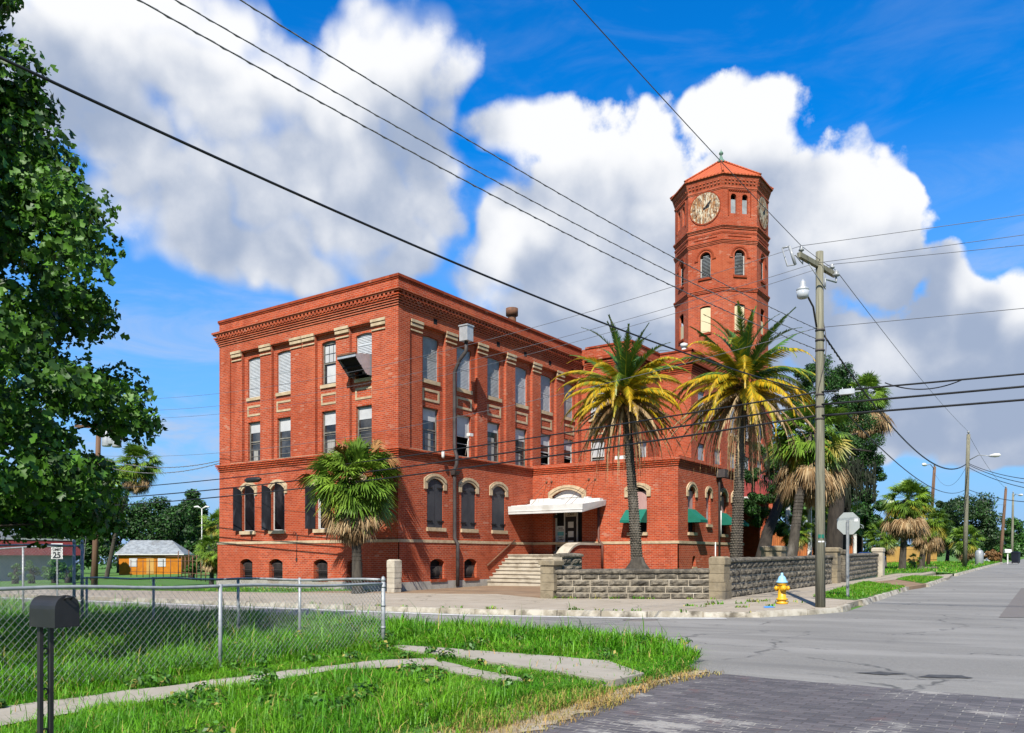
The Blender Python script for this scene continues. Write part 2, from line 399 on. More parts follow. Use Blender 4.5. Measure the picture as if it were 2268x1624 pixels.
def tilemat():
    m, nt, b = newmat('clay_roof_tile'); pos = geo_pos(nt); uv = coords(nt, 'UV')
    w = nt.nodes.new('ShaderNodeTexWave'); w.wave_type = 'BANDS'; w.bands_direction = 'X'; w.inputs['Scale'].default_value = 1.35; nt.links.new(uv.k, w.inputs[0])
    w2 = nt.nodes.new('ShaderNodeTexWave'); w2.wave_type = 'BANDS'; w2.bands_direction = 'Y'; w2.wave_profile = 'SAW'; w2.inputs['Scale'].default_value = 1.3; nt.links.new(uv.k, w2.inputs[0])
    n = noise(nt, pos, 3, 4, .6); col = mixc(nt, n.ss(.3, .7), (.62, .115, .022), (.50, .085, .02))
    col = mixc(nt, noise(nt, pos, 9, 2).ss(.55, .7) * .6, col, (.68, .20, .07))
    nt.links.new(col.k, b.inputs['Base Color']); b.inputs['Roughness'].default_value = .75
    setbump(nt, b, S(nt, w.outputs['Fac']) + S(nt, w2.outputs['Fac']) * .4, .9, .06); return m
M['tile'] = tilemat()
def stonewall():
    m, nt, b = newmat('dark_rock_face_block'); pos = geo_pos(nt)
    n = noise(nt, pos, 6, 6, .7); col = mixc(nt, n.ss(.36, .66), (.085, .073, .055), (.27, .23, .17))
    col = mixc(nt, noise(nt, pos, 1.4, 5, .65).ss(.46, .68) * .8, col, (.036, .031, .024))
    nt.links.new(col.k, b.inputs['Base Color']); b.inputs['Roughness'].default_value = .95
    setbump(nt, b, noise(nt, pos, 11, 6, .7), .9, .06); return m
M['rock'] = stonewall()
M['mortar'] = pm('wall_mortar', (.52, .45, .34), (.40, .34, .26), 5, .95, c3=(.68, .62, .52), s3=2)
M['pillar'] = pm('gate_pillar_stone', (.33, .27, .18), (.23, .185, .12), 4, .95, .4, c3=(.15, .13, .10), s3=1.4)
M['pale_pillar'] = pm('pale_pillar_stone', (.58, .52, .42), (.48, .42, .33), 4, .95, .4, c3=(.30, .26, .20), s3=1.8)
# leaves
M['leaf_a'] = leafmat('leaf_green', (.060, .160, .014), (.10, .23, .024), .5, .36, .35)
M['leaf_b'] = leafmat('leaf_dark', (.022, .062, .010), (.04, .095, .016), .5, .25, .35)
M['oak'] = leafmat('oak_leaf', (.020, .045, .014), (.035, .07, .02), .55, .2, .35)
M['cedar'] = leafmat('cedar_green', (.020, .075, .010), (.035, .11, .014), .6, .2, .3)
M['bush'] = leafmat('bush_green', (.05, .15, .02), (.08, .20, .03), .5, .3, .4)
M['fan'] = leafmat('fan_leaf', (.075, .155, .014), (.20, .32, .034), .42, .25, .5)
M['fan_y'] = leafmat('fan_leaf_yellow', (.22, .26, .03), (.34, .26, .03), .5, .3, .4)
M['dead'] = leafmat('dead_frond', (.24, .145, .065), (.14, .082, .036), .85, .15, .2)
M['dead_pale'] = leafmat('pale_dead_frond', (.46, .34, .19), (.28, .19, .10), .85, .15, .2)
M['moss'] = leafmat('hanging_moss', (.045, .052, .034), (.024, .028, .02), .9, .2, .1)
M['date_g'] = leafmat('date_frond_green', (.040, .115, .014), (.075, .17, .022), .42, .25, .5)
M['date_m'] = leafmat('date_frond_olive', (.20, .23, .014), (.34, .30, .016), .45, .3, .45)
M['date_y'] = leafmat('date_frond_gold', (.46, .285, .006), (.58, .36, .010), .5, .35, .4)
M['seed'] = leafmat('seed_stalk', (.28, .14, .05), (.20, .10, .035), .9, .1, .2)
M['grass'] = leafmat('grass_blade', (.075, .27, .006), (.17, .40, .012), .5, .45, .4, 1.1)
M['grass_y'] = leafmat('grass_straw', (.30, .28, .06), (.40, .32, .10), .7, .3, .2)
M['hay'] = leafmat('dry_grass', (.42, .28, .10), (.34, .20, .07), .9, .2, .1)
# ------------------------------------------------------------------ ground, roads, pavements
def warp(nt, pos, scale, amt):
    w = noise(nt, pos, scale, 4, .6, 0, 'Color')
    p = nt.nodes.new('ShaderNodeVectorMath'); p.operation = 'MULTIPLY_ADD'; nt.links.new(w.k, p.inputs[0]); p.inputs[1].default_value = (amt, amt, 0); nt.links.new(pos.k, p.inputs[2])
    return S(nt, p.outputs[0])
def groundmat():
    m, nt, b = newmat('lawn_soil'); pos = geo_pos(nt)
    n = noise(nt, pos, .8, 6, .65); n2 = noise(nt, pos, 14, 4, .7)
    col = mixc(nt, n2.ss(.3, .7), (.050, .15, .010), (.10, .25, .018)); col = mixc(nt, n.ss(.50, .72) * .7, col, (.15, .14, .05))
    nt.links.new(col.k, b.inputs['Base Color']); b.inputs['Roughness'].default_value = .95
    setbump(nt, b, n2, .8, .05); return m
M['ground'] = groundmat()
def asphalt():
    m, nt, b = newmat('worn_asphalt'); pos = geo_pos(nt)
    fine = noise(nt, pos, 90, 3, .7); big = noise(nt, comb_scale(nt, pos, (.25, .9, 1)), .8, 6, .65); tr = noise(nt, comb_scale(nt, pos, (.12, 1.6, 1)), .9, 4, .6)
    agg = noise(nt, pos, 22, 5, .75); col = mixc(nt, fine.ss(.25, .75), (.17, .163, .150), (.285, .275, .255)); col = mixc(nt, agg.ss(.52, .70) * .45, col, (.13, .125, .115)); col = mixc(nt, agg.ss(.48, .30) * .35, col, (.36, .35, .33)); col = mixc(nt, big.ss(.4, .7) * .8, col, (.33, .318, .295))
    col = mixc(nt, tr.ss(.52, .72) * .5, col, (.155, .15, .143))
    v = noise(nt, comb_scale(nt, pos, (.5, 1.6, 1)), 1.6, 7, .72); col = mixc(nt, v.ss(.68, .74) * .55, col, (.06, .06, .062))
    cr = voro(nt, comb_scale(nt, warp(nt, pos, 1.1, 1.3), (.5, .7, 1)), .6, 'DISTANCE_TO_EDGE')
    col = mixc(nt, cr.ss(.0, .014, .8, 0) * noise(nt, pos, .5, 3, .6).ss(.42, .56), col, (.07, .07, .07)); oil = noise(nt, comb_scale(nt, pos, (.9, .35, 1)), .7, 6, .7); col = mixc(nt, oil.ss(.60, .72) * .35, col, (.12, .115, .11))
    nt.links.new(col.k, b.inputs['Base Color']); b.inputs['Roughness'].default_value = .85; b.inputs['Specular IOR Level'].default_value = .25
    setbump(nt, b, fine, .35, .01); return m
M['asphalt'] = asphalt()
def brickroad():
    m, nt, b = newmat('brick_paving'); pos = geo_pos(nt)
    # courses run across the street (along world X)
    br = nt.nodes.new('ShaderNodeTexBrick'); nt.links.new(comb_scale(nt, warp(nt, pos, 1.2, .05), (1, 1, 0)).k, br.inputs['Vector'])
    br.inputs['Scale'].default_value = 1; br.inputs['Brick Width'].default_value = .22; br.inputs['Row Height'].default_value = .092; br.inputs['Mortar Size'].default_value = .010
    br.inputs['Mortar Smooth'].default_value = .6; br.inputs['Color1'].default_value = (.100, .089, .092, 1); br.inputs['Color2'].default_value = (.050, .046, .049, 1); br.inputs['Mortar'].default_value = (.06, .05, .045, 1)
    col = S(nt, br.outputs['Color']); f = S(nt, br.outputs['Fac'])
    red = noise(nt, pos, 2.5, 4, .6); col = mixc(nt, red.ss(.60, .72) * .5, col, (.17, .08, .065))
    bl = noise(nt, pos, .55, 4, .6)
    sand = noise(nt, comb_scale(nt, pos, (.55, 1, 1)), 3.2, 6, .7)
    k = (bl * .6 + sand * .55)
    col = mixc(nt, f * k.ss(.53, .68), col, (.42, .39, .345))              # pale sand in the joints
    col = mixc(nt, k.ss(.63, .69) * .9, col, (.40, .375, .335))              # joints flooded with sand
    fine = noise(nt, pos, 70, 3, .6); col = mixc(nt, fine.ss(.3, .7) * .25, col, (.12, .115, .12))
    nt.links.new(col.k, b.inputs['Base Color']); b.inputs['Roughness'].default_value = .75
    setbump(nt, b, f * -1.0 + fine * .3, .6, .02); return m
M['brickroad'] = brickroad()
def concrete(name, c1, c2, c3, grid=1.5):
    m, nt, b = newmat(name); pos = geo_pos(nt)
    n = noise(nt, pos, 2.2, 6, .65); f = noise(nt, pos, 55, 3, .7); col = mixc(nt, n.ss(.35, .68), c1, c2); col = mixc(nt, noise(nt, pos, .55, 5, .65).ss(.48, .70), col, c3)
    col = mixc(nt, f.ss(.55, .8) * .35, col, tuple(x*.6 for x in c1))
    if grid:
        br = nt.nodes.new('ShaderNodeTexBrick'); nt.links.new(comb_scale(nt, pos, (1, 1, 0)).k, br.inputs['Vector']); br.offset = 0
        br.inputs['Scale'].default_value = 1; br.inputs['Brick Width'].default_value = grid; br.inputs['Row Height'].default_value = grid; br.inputs['Mortar Size'].default_value = .012
        col = mixc(nt, S(nt, br.outputs['Fac']) * .55, col, (.10, .09, .07))
        cr = voro(nt, warp(nt, pos, 2.1, .5), .45, 'DISTANCE_TO_EDGE'); col = mixc(nt, cr.ss(0, .010, .7, 0), col, (.10, .09, .06))
    nt.links.new(col.k, b.inputs['Base Color']); b.inputs['Roughness'].default_value = .9; b.inputs['Specular IOR Level'].default_value = .2
    setbump(nt, b, f, .3, .01); return m
M['pave'] = concrete('pavement_concrete', (.43, .37, .295), (.36, .305, .235), (.47, .41, .335), 1.5)
M['slab'] = concrete('old_slab_concrete', (.41, .37, .31), (.33, .295, .24), (.46, .42, .36), 0)
M['kerb'] = pm('kerb_stone', (.60, .55, .46), (.36, .315, .24), 3, .9, .4, c3=(.14, .12, .09), s3=2.3)
M['dirt'] = pm('brown_drive', (.30, .195, .115), (.24, .16, .10), 1.5, .95, .2, c3=(.34, .25, .165), s3=.6)
M['patch'] = pm('dark_patch', (.16, .145, .135), (.20, .18, .165), 30, .9, .3)
M['line'] = pm('faded_white_line', (.74, .73, .70), (.50, .49, .47), 5, .8)
M['bluep'] = pm('blue_marking_paint', (.06, .28, .75), (.10, .35, .80), 6, .8)

def sheet(name, pts, o, mat, kind='structure', o2=None):
    mb = MB(); pts = [(p[0], p[1]) for p in pts]
    if o2 is None: mb.poly([(x, y, g(x, y) + o) for x, y in pts])
    else: mb.prism(pts, lambda x, y: g(x, y) + o2, lambda x, y: g(x, y) + o)
    ob = mb.build(name, mat); return tag(ob, kind=kind)
def rough_edge(pts, step=.3, amp=.06, seed=1, closed=True):
    rnd = random.Random(seed); out = []; n = len(pts)
    for i in range(n if closed else n-1):
        a = Vector(pts[i]); b = Vector(pts[(i+1) % n]); k = max(1, int((b-a).length/step)); nn = Vector((-(b-a).y, (b-a).x)).normalized()
        for j in range(k):
            p = a + (b-a)*j/k + nn*rnd.uniform(-amp, amp); out.append((p.x, p.y))
    if not closed: out.append(tuple(pts[-1]))
    return out
sheet('ground', [(-900,-500),(900,-500),(900,1800),(-900,1800)], -.035, M['ground'])
KY = 16.9
# carriageway of the cross street and the side street
sheet('road', [(-300,12.1),(-14,12.1),(-13,9.3),(14,9.2),(60,9.2),(60,20),(3.5,20),(3.2,420),(-6.9,420),(-6.9,100),(-6.5,66),(-5.5,36),(-4.9,24),(-4.8,21.3),(-5.3,19.9),(-6.1,18.7),(-8.5,17.7),(-13,16.8),(-25,16.9),(-300,17.4)], -.004, M['asphalt'])
sheet('brick_road', rough_edge([(-4.05,9.75),(-4.15,7.0),(-4.2,3),(-4.2,-9),(6,-9),(6,9.45),(-.4,9.55),(-2.5,9.66)], .25, .05, 3), .004, M['brickroad'])
pa = [at(2208,1369), at(2420,1369), at(2420,1230.5+30), at(2300,1268)]
sheet('road_patch', [at(2212,1368)[:2], at(2290,1368)[:2], at(2330,1300)[:2], at(2262,1303)[:2]], .004, M['patch'])
sheet('road_tar_patch', rough_edge([at(2030,1500)[:2], at(2090,1503)[:2], at(2156,1502)[:2], at(2130,1496)[:2], at(2060,1495)[:2]], .08, .03, 5), .004, pm('tar', (.05,.05,.052), (.09,.09,.09), 9, .8))
sheet('road_tar_patch', rough_edge([at(1890,1491)[:2], at(1960,1495)[:2], at(2010,1493)[:2], at(1950,1488)[:2]], .08, .03, 6), .004, bpy.data.materials['tar'])
# white gutter line along the far kerb
sheet('road_line', [(-60,16.40),(-13,16.30),(-8.6,17.20),(-6.6,17.95),(-6.75,18.25),(-8.6,17.52),(-13,16.62),(-60,16.72)], .004, M['line'])
# pavements
sheet('pavement', [(-80,17.25),(-25,17.08),(-13,17.0),(-8.55,17.9),(-6.25,18.9),(-5.5,20.0),(-5.02,21.3),(-5.06,22.6),(-5.12,24.2),(-5.35,33.2),(-5.45,45.6),(-6.0,52),(-6.9,48.5),(-8.7,48),(-8.85,23.6),(-14.3,22.2),(-17.5,24.2),(-80,20.3)], .12, M['pave'], o2=-.03)
sheet('pavement', [(-7.2,48),(-7.9,100),(-9.4,100),(-9.0,48)], .12, M['pave'], o2=-.03)
sheet('driveway', rough_edge([(-17.5,24.2),(-14.3,22.25),(-14.2,34.7),(-23.0,34.7),(-23.05,26.2),(-23.9,25.0),(-26.2,24.1),(-27.0,22.6)], .5, .12, 4), .13, M['dirt'], o2=-.03)
sheet('driveway', [at(1915,1290,.12)[:2], at(2012,1300,.12)[:2], (-5.2,35.6), at(2060,1292,.12)[:2], at(1985,1284,.12)[:2]], .125, M['dirt'], o2=-.03)
# kerbs: short stone lengths, some chipped
mb = MB(); rnd = random.Random(3)
kp = [(-46,17.35),(-25,17.0),(-13,16.85),(-8.5,17.75),(-6.1,18.75),(-5.35,19.95),(-4.88,21.3),(-4.93,22.4)]
for i in range(len(kp)-1):
    a = Vector(kp[i]); b = Vector(kp[i+1]); L = (b-a).length; n = max(1, round(L/1.25)); u = (b-a)/L; w = Vector((-u.y, u.x))
    for j in range(n):
        p = a + u*(L*j/n + .012); q = a + u*(L*(j+1)/n - .012); h = .13 + rnd.uniform(-.03, .012); t = rnd.uniform(-.015, .015)
        c = [p + w*t, q + w*t, q + w*(.17+t), p + w*(.17+t)]
        mb.box8([(x, y, g(x, y)-.03) for x, y in c] + [(x + (w.x*.02 if k < 2 else 0), y + (w.y*.02 if k < 2 else 0), g(x, y)+h) for k, (x, y) in enumerate(c)])
tag(mb.build('kerb', M['kerb']), kind='structure')
mb = MB()
for pts in ([(-4.98,24.2),(-5.0,26.5),(-5.2,30),(-5.3,33.2)], [(-5.05,36.6),(-5.3,41),(-5.45,45.6)], [(-5.75,52),(-6.0,60),(-6.2,72),(-6.7,98)]):
    for i in range(len(pts)-1):
        a = Vector(pts[i]); b = Vector(pts[i+1]); u = (b-a).normalized(); w = Vector((-u.y, u.x))
        c = [a, b, b + w*.18, a + w*.18]; mb.box8([(x, y, g(x, y)-.03) for x, y in c] + [(x + (w.x*.06 if k < 2 else 0), y, g(x, y)+.13) for k, (x, y) in enumerate(c)])
tag(mb.build('kerb', M['kerb']), kind='structure')
# lawns
LAWN = {}
def lawn(pts, o, o2=-.03, seed=1): return sheet('lawn', rough_edge(pts, .4, .08, seed), o, M['ground'], o2=o2)
L1 = [(-75,20.3),(-27.1,22.4),(-26.4,24.0),(-24.2,24.6),(-36.5,24.7),(-75,24.7)]
lawn(L1, .16, seed=2)
strips = [[at(1800,1322,.12)[:2], at(1840,1326,.12)[:2], (-5.15,24.2), (-5.35,33), at(1915,1290,.12)[:2]],
          [at(1985,1284,.12)[:2], (-5.3,36.9), (-5.6,45.2), (-7.3,47)], [(-7.6,56),(-5.95,52.2),(-6.4,72),(-7.6,78)], [(-7.7,82),(-6.6,76),(-6.9,98),(-7.8,98)]]
for i, s_ in enumerate(strips): lawn(s_, .137, seed=10+i)
YARD2 = [(-9.4,52),(-7.9,54.5),(-8.0,100),(-30,100),(-30,52)]
lawn(YARD2, .145, seed=20)
# grass bank with the mown path and slabs on the near side
PATHL = [(-9.1,-2),(-8.75,3.2),(-8.6,4.6),(-8.35,6.2),(-8.0,8.15),(-7.45,8.7),(-6.75,8.2),(-7.75,7.2),(-7.75,5.8),(-7.75,4.1),(-7.7,3.2),(-7.7,-2)]
SLAB1 = [(-9.1,9.62),(-6.7,9.62),(-5.1,9.5),(-4.2,8.7),(-4.25,8.05),(-5.2,8.3),(-7.2,8.92),(-8.5,9.22)]
SLAB2 = [(-7.0,8.42),(-6.2,8.0),(-5.1,7.62),(-5.5,7.45),(-6.3,7.72),(-6.9,8.08)]
sheet('bank', rough_edge([(-300,-60),(-4.7,-60),(-4.55,3),(-4.5,7.2),(-4.15,8.4),(-4.1,9.7),(-4.6,11.0),(-5.7,12.0),(-7.3,12.5),(-11.8,12.5),(-300,12.5)], .3, .06, 8), .035, M['ground'], o2=-.02)
sheet('dirt_margin', rough_edge([(-4.75,0),(-4.7,7.2),(-4.3,8.5),(-4.25,9.8),(-3.85,9.85),(-4.0,8.6),(-3.9,7.0),(-3.8,5.5),(-3.85,0)], .12, .09, 9), .012, pm('sandy_margin', (.40,.33,.22), (.30,.22,.12), 4, .95, .4, c3=(.44,.40,.34), s3=1.6))
sheet('path', rough_edge(PATHL, .3, .05, 12), .095, M['slab'])
sheet('path_slab', rough_edge(SLAB1, .4, .03, 13), .11, M['slab'], o2=.0)
sheet('path_slab', rough_edge(SLAB2, .4, .03, 14), .11, M['slab'], o2=.0)
# blue utility paint on the pavement, manhole in the road
sheet('paint_mark', rough_edge([at(1690,1347,.12)[:2], at(1716,1346,.12)[:2], at(1712,1342,.12)[:2], at(1694,1343,.12)[:2]], .1, .04, 15), .125, M['bluep'])
p = at(1418,1373); mb = MB(); mb.lathe([(.40, -.02), (.40, .004), (.36, .007), (.33, .005)], p, 24)
tag(mb.build('manhole_cover', M['patch'], loc=p), 'round dark iron manhole cover in the asphalt before the kerb', 'manhole')

# grass blades
def inside(P, poly):
    x, y = P[:, 0], P[:, 1]; r = np.zeros(len(P), bool); n = len(poly); j = n-1
    for i in range(n):
        xi, yi = poly[i][:2]; xj, yj = poly[j][:2]
        c = ((yi > y) != (yj > y)) & (x < (xj-xi)*(y-yi)/(yj-yi+1e-12)+xi); r ^= c; j = i
    return r
rg = np.random.default_rng(5)
def visible(P, marg=.06):
    xc = P[:, 0]*C35 + P[:, 1]*S35; d = -P[:, 0]*S35 + P[:, 1]*C35
    r = xc/np.maximum(d, .1); return (d > 3.8) & (r > -.629-marg) & (r < .629+marg)
def blades(polys, dens, h, o, name, excl=(), straw=.10, wd=.006, lean=.5, mats=None, bald=0., low=None):
    VV = []; FF = []; MI = []; base = 0
    for poly in polys:
        a = np.array([p[:2] for p in poly]); lo, hi = a.min(0), a.max(0); n = int((hi-lo).prod()*dens)
        P = rg.uniform(lo, hi, (n, 2)); P = P[inside(P, poly) & visible(P)]
        for e in excl: P = P[~inside(P, e)]
        # clumps: keep more blades where a slow wave is high
        cl = np.sin(P[:, 0]*2.3+P[:, 1]*1.1)*np.sin(P[:, 1]*2.9-P[:, 0]*.7) + .6*np.sin(P[:, 0]*5.1+2)*np.sin(P[:, 1]*6.3)
        P = P[rg.random(len(P)) < .72+.28*np.clip(cl, -1, 1) - bald]
        cl = np.sin(P[:, 0]*2.3+P[:, 1]*1.1)*np.sin(P[:, 1]*2.9-P[:, 0]*.7) + .6*np.sin(P[:, 0]*5.1+2)*np.sin(P[:, 1]*6.3)
        n = len(P); d = -P[:, 0]*S35 + P[:, 1]*C35
        hh = h*rg.lognormal(0, .33, n)*(1+.22*cl); an = rg.uniform(0, 2*pi, n); ln = np.abs(rg.normal(lean, .3, n))*hh
        if low is not None: hh *= low(P)
        tall = rg.random(n) < .012; hh[tall] *= 1.9
        w = wd*np.clip(d/9, .8, 2.4)*rg.uniform(.7, 1.3, n)
        z0 = .015*(P[:, 0]*C35+P[:, 1]*S35)+o
        dx, dy = np.cos(an), np.sin(an); px, py = -dy*w, dx*w
        B = np.stack([P[:, 0], P[:, 1], z0], 1)
        v0 = B + np.stack([px, py, 0*px], 1); v1 = B - np.stack([px, py, 0*px], 1)
        mid = B + np.stack([dx*ln*.35, dy*ln*.35, hh*.62], 1); v2 = mid - np.stack([px, py, 0*px], 1)*.8; v3 = mid + np.stack([px, py, 0*px], 1)*.8
        tip = B + np.stack([dx*ln, dy*ln, hh*(1-.25*np.clip(ln/hh, 0, 1.5))], 1); v4 = tip - np.stack([px, py, 0*px], 1)*.12; v5 = tip + np.stack([px, py, 0*px], 1)*.12
        V = np.stack([v0, v1, v2, v3, v4, v5], 1).reshape(-1, 3); i = np.arange(n)*6+base
        f = np.concatenate([np.stack([i, i+1, i+2, i+3], 1), np.stack([i+3, i+2, i+4, i+5], 1)])
        mi = (rg.random(n) < straw).astype(int); VV.append(V); FF.append(f); MI.append(np.tile(mi, 2)); base += 6*n
    o_ = np_mesh(name, np.concatenate(VV), np.concatenate(FF), np.concatenate(MI), mats or [M['grass'], M['grass_y']])
    return tag(o_, kind='stuff')
def shrink(poly, k):
    a = np.array(poly); c = a.mean(0); return [tuple(c+(p-c)*(1-k/max(.3, np.linalg.norm(p-c)))) for p in a]
def thin(poly, dx): a = np.array(poly); n = len(a)//2; return [tuple(p+np.array([dx*(1 if i < n else -1), 0])) for i, p in enumerate(a)]
EX = (thin(rough_edge(PATHL, .25, .10, 31), .04), rough_edge(shrink(SLAB1, .12), .2, .07, 32), rough_edge(shrink(SLAB2, .10), .2, .06, 33))
yard = [(-9.15,-1),(-9.15,9.4),(-9.3,9.5),(-30,9.5),(-30,-1)]
blades([yard], 1200, .18, .06, 'grass', straw=.05, wd=.005, lean=.75)
blades([[(-9.3,-2),(-4.75,-2),(-4.6,7.2),(-4.2,8.4),(-4.15,9.6),(-9.3,9.7)]], 2600, .125, .06, 'grass', EX, .06, .0046, .7, low=lambda P: np.where((P[:, 1] > 6.9) & (P[:, 0] > -8.9), .42, np.where((P[:, 0] > -8.9) & (P[:, 0] < -7.4), .6, 1.)))
blades([[(-30,9.5),(-8.9,9.5),(-8.6,9.75),(-5.0,9.72),(-4.25,9.0),(-4.05,9.6),(-4.4,10.95),(-5.5,12.0),(-7.3,12.6),(-30,12.6)]], 1500, .175, .05, 'grass', EX, .05, .005, .65, low=lambda P: np.clip(.35+(P[:, 1]-9.5)*.5, .35, 1)*np.clip(.4+(-3.9-P[:, 0])*.6, .4, 1))
edge = [(-4.6,0),(-4.55,7.2),(-4.2,8.4),(-4.15,9.9),(-3.6,9.8),(-3.9,8.4),(-3.7,6.8),(-3.75,0)]
blades([edge], 2600, .06, .0, 'dry_grass', (), .45, .0035, 1.0, [M['hay'], M['grass_y']], .25)
blades([[(-4.85,0),(-4.8,7.2),(-4.4,8.4),(-4.35,9.9),(-3.98,9.9),(-4.15,8.4),(-4.1,6.8),(-4.2,0)]], 2200, .09, .0, 'grass', (), .35, .0045, .8)
blades([SLAB1, PATHL, SLAB2], 90, .06, .1, 'dry_grass', (), .4, .004, 1.0, [M['grass'], M['hay']], .4)
blades(strips[:2], 900, .05, .15, 'lawn_grass', (), .08, .0032, .6)
blades([YARD2, strips[2], strips[3]], 45, .10, .15, 'lawn_grass', (), .1, .009, .6)
blades([[(-44,20.5),(-27.1,22.4),(-26.4,24.0),(-24.2,24.55),(-44,24.6)]], 160, .08, .15, 'lawn_grass', (), .08, .009, .5)
# weeds in the pavement joints and along the wall foot and kerb
mb_p = []
for k in range(46):
    t = random.random()
    if k < 16: p = (-14.2+5.3*t, 22.12+1.22*t)
    elif k < 32: p = (-20+14*t, 0); p = (p[0], 17.05 + max(0, (p[0]+13))*.2)
    else: p = (-8.7+2.5*random.random(), 20+3*random.random())
    q = random.uniform(.06, .2); mb_p.append([(p[0]-q, p[1]-q*.5), (p[0]+q, p[1]-q*.5), (p[0]+q, p[1]+q*.5), (p[0]-q, p[1]+q*.5)])
blades(mb_p, 500, .07, .12, 'weeds', (), .3, .006, .9)

# broad leaved weeds and small white flowers in the long grass
rw = random.Random(44); cw = []
for k in range(150):
    x = rw.uniform(-14, -4.9); y = rw.uniform(2.0, 12.3)
    if not (-.66 < (x*C35+y*S35)/max(.1, -x*S35+y*C35) < .5): continue
    P_ = np.array([[x, y]])
    if any(inside(P_, e_)[0] for e_ in EX): continue
    cw.append((x, y, rw.uniform(.06, .17)))
# ------------------------------------------------------------------ the brick building
B = thing('brick_building', 'three storey red brick building with an octagonal clock tower and bricked parapet', 'building', (-23.05, 24.76, 0))
class Fr:
    """a wall frame: s along the wall (to the right as seen from outside), z up, o outwards"""
    def __init__(s, O, U, n): s.O, s.U, s.n = Vector(O), Vector(U), Vector(n)
    def p(s, a, z, o=0): return s.O + s.U*a + s.n*o + Vector((0, 0, z))
    def box(s, mb, a0, a1, z0, z1, o0, o1, mi=0):
        mb.box8([s.p(a0,z0,o1), s.p(a1,z0,o1), s.p(a1,z0,o0), s.p(a0,z0,o0), s.p(a0,z1,o1), s.p(a1,z1,o1), s.p(a1,z1,o0), s.p(a0,z1,o0)], mi)
    def quad(s, mb, a0, a1, z0, z1, o, mi=0): mb.poly([s.p(a0,z0,o), s.p(a1,z0,o), s.p(a1,z1,o), s.p(a0,z1,o)], mi)
    def arc(s, a0, a1, z1, rise, n=10):
        h = (a1-a0)/2; c = (a0+a1)/2
        if rise <= 1e-6: return [(a0, z1), (a1, z1)]
        r = (h*h+rise*rise)/(2*rise); t = math.asin(min(1, h/r))
        if rise > h*.999: t = pi/2; r = h
        return [(c+r*sin(-t+2*t*i/n), z1-r+r*cos(-t+2*t*i/n)) for i in range(n+1)]
    def panel(s, mb, a0, a1, z0, z1, op, o=0, mi=0):
        """wall with openings (a0,a1,z0,z1,rise,depth[,reveal material])"""
        sa = sorted({a0, a1, *[q for p in op for q in p[:2] if a0 < q < a1]}); sz = sorted({z0, z1, *[q for p in op for q in p[2:4] if z0 < q < z1]})
        for i in range(len(sa)-1):
            j0 = None
            for j in range(len(sz)):
                hole = j == len(sz)-1 or any(p[0] < (sa[i]+sa[i+1])/2 < p[1] and p[2] < (sz[j]+sz[j+1])/2 < p[3] for p in op)
                if not hole and j0 is None: j0 = j
                if hole and j0 is not None:
                    s.quad(mb, sa[i], sa[i+1], sz[j0], sz[j], o, mi); j0 = None
        for p in op:
            b0, b1, c0, c1, rise, dep = p[:6]; A = s.arc(b0, b1, c1, rise); k = -dep+o
            for (x, z), (x2, z2) in zip(A, A[1:]):
                if rise: mb.poly([s.p(x,z,o), s.p(x2,z2,o), s.p(x2,c1,o), s.p(x,c1,o)], mi)
                mb.poly([s.p(x,z,k), s.p(x2,z2,k), s.p(x2,z2,o), s.p(x,z,o)], mi)
            mb.poly([s.p(b0,c0,k), s.p(b0,c1-rise,k), s.p(b0,c1-rise,o), s.p(b0,c0,o)], mi)
            mb.poly([s.p(b1,c0,o), s.p(b1,c1-rise,o), s.p(b1,c1-rise,k), s.p(b1,c0,k)], mi)
            mb.poly([s.p(b0,c0,o), s.p(b1,c0,o), s.p(b1,c0,k), s.p(b0,c0,k)], mi)
    def fill(s, mb, a0, a1, z0, z1, rise, o, mi=0):         # arched infill
        mb.poly([s.p(a0,z0,o), s.p(a1,z0,o)] + [s.p(x,z,o) for x, z in s.arc(a0,a1,z1,rise)[::-1]], mi)
    def hood(s, mb, a0, a1, z1, rise, t, drop, o0, o1, mi=0):  # arched trim round the head of an opening, with ears
        A = s.arc(a0, a1, z1, rise, 12); h = (a1-a0)/2; Bq = s.arc(a0-t, a1+t, z1+t, rise+.0+t*.12, 12)
        A = [(a0, z1-rise-drop)] + A + [(a1, z1-rise-drop)]; Bq = [(a0-t, z1-rise-drop)] + Bq + [(a1+t, z1-rise-drop)]
        for (x,z),(x2,z2),(u,w),(u2,w2) in zip(A, A[1:], Bq, Bq[1:]):
            mb.poly([s.p(x,z,o1), s.p(x2,z2,o1), s.p(u2,w2,o1), s.p(u,w,o1)], mi)
            mb.poly([s.p(u,w,o1), s.p(u2,w2,o1), s.p(u2,w2,o0), s.p(u,w,o0)], mi)
            mb.poly([s.p(x2,z2,o1), s.p(x,z,o1), s.p(x,z,o0), s.p(x2,z2,o0)], mi)
        for (x,z),(u,w) in ((A[0],Bq[0]),(A[-1],Bq[-1])): mb.poly([s.p(x,z,o1), s.p(u,w,o1), s.p(u,w,o0), s.p(x,z,o0)], mi)

FL = Fr((-35.05, 24.76, 0), (1,0,0), (0,-1,0))      # front, 12 m wide
FR = Fr((-23.05, 24.76, 0), (0,1,0), (1,0,0))       # side, 15 m long
FE = Fr((-23.05, 34.77, 0), (1,0,0), (0,-1,0))      # entrance wing, 7.95 m wide
FX = Fr((-15.10, 34.77, 0), (0,1,0), (1,0,0))       # entrance wing side
XL = 35.05
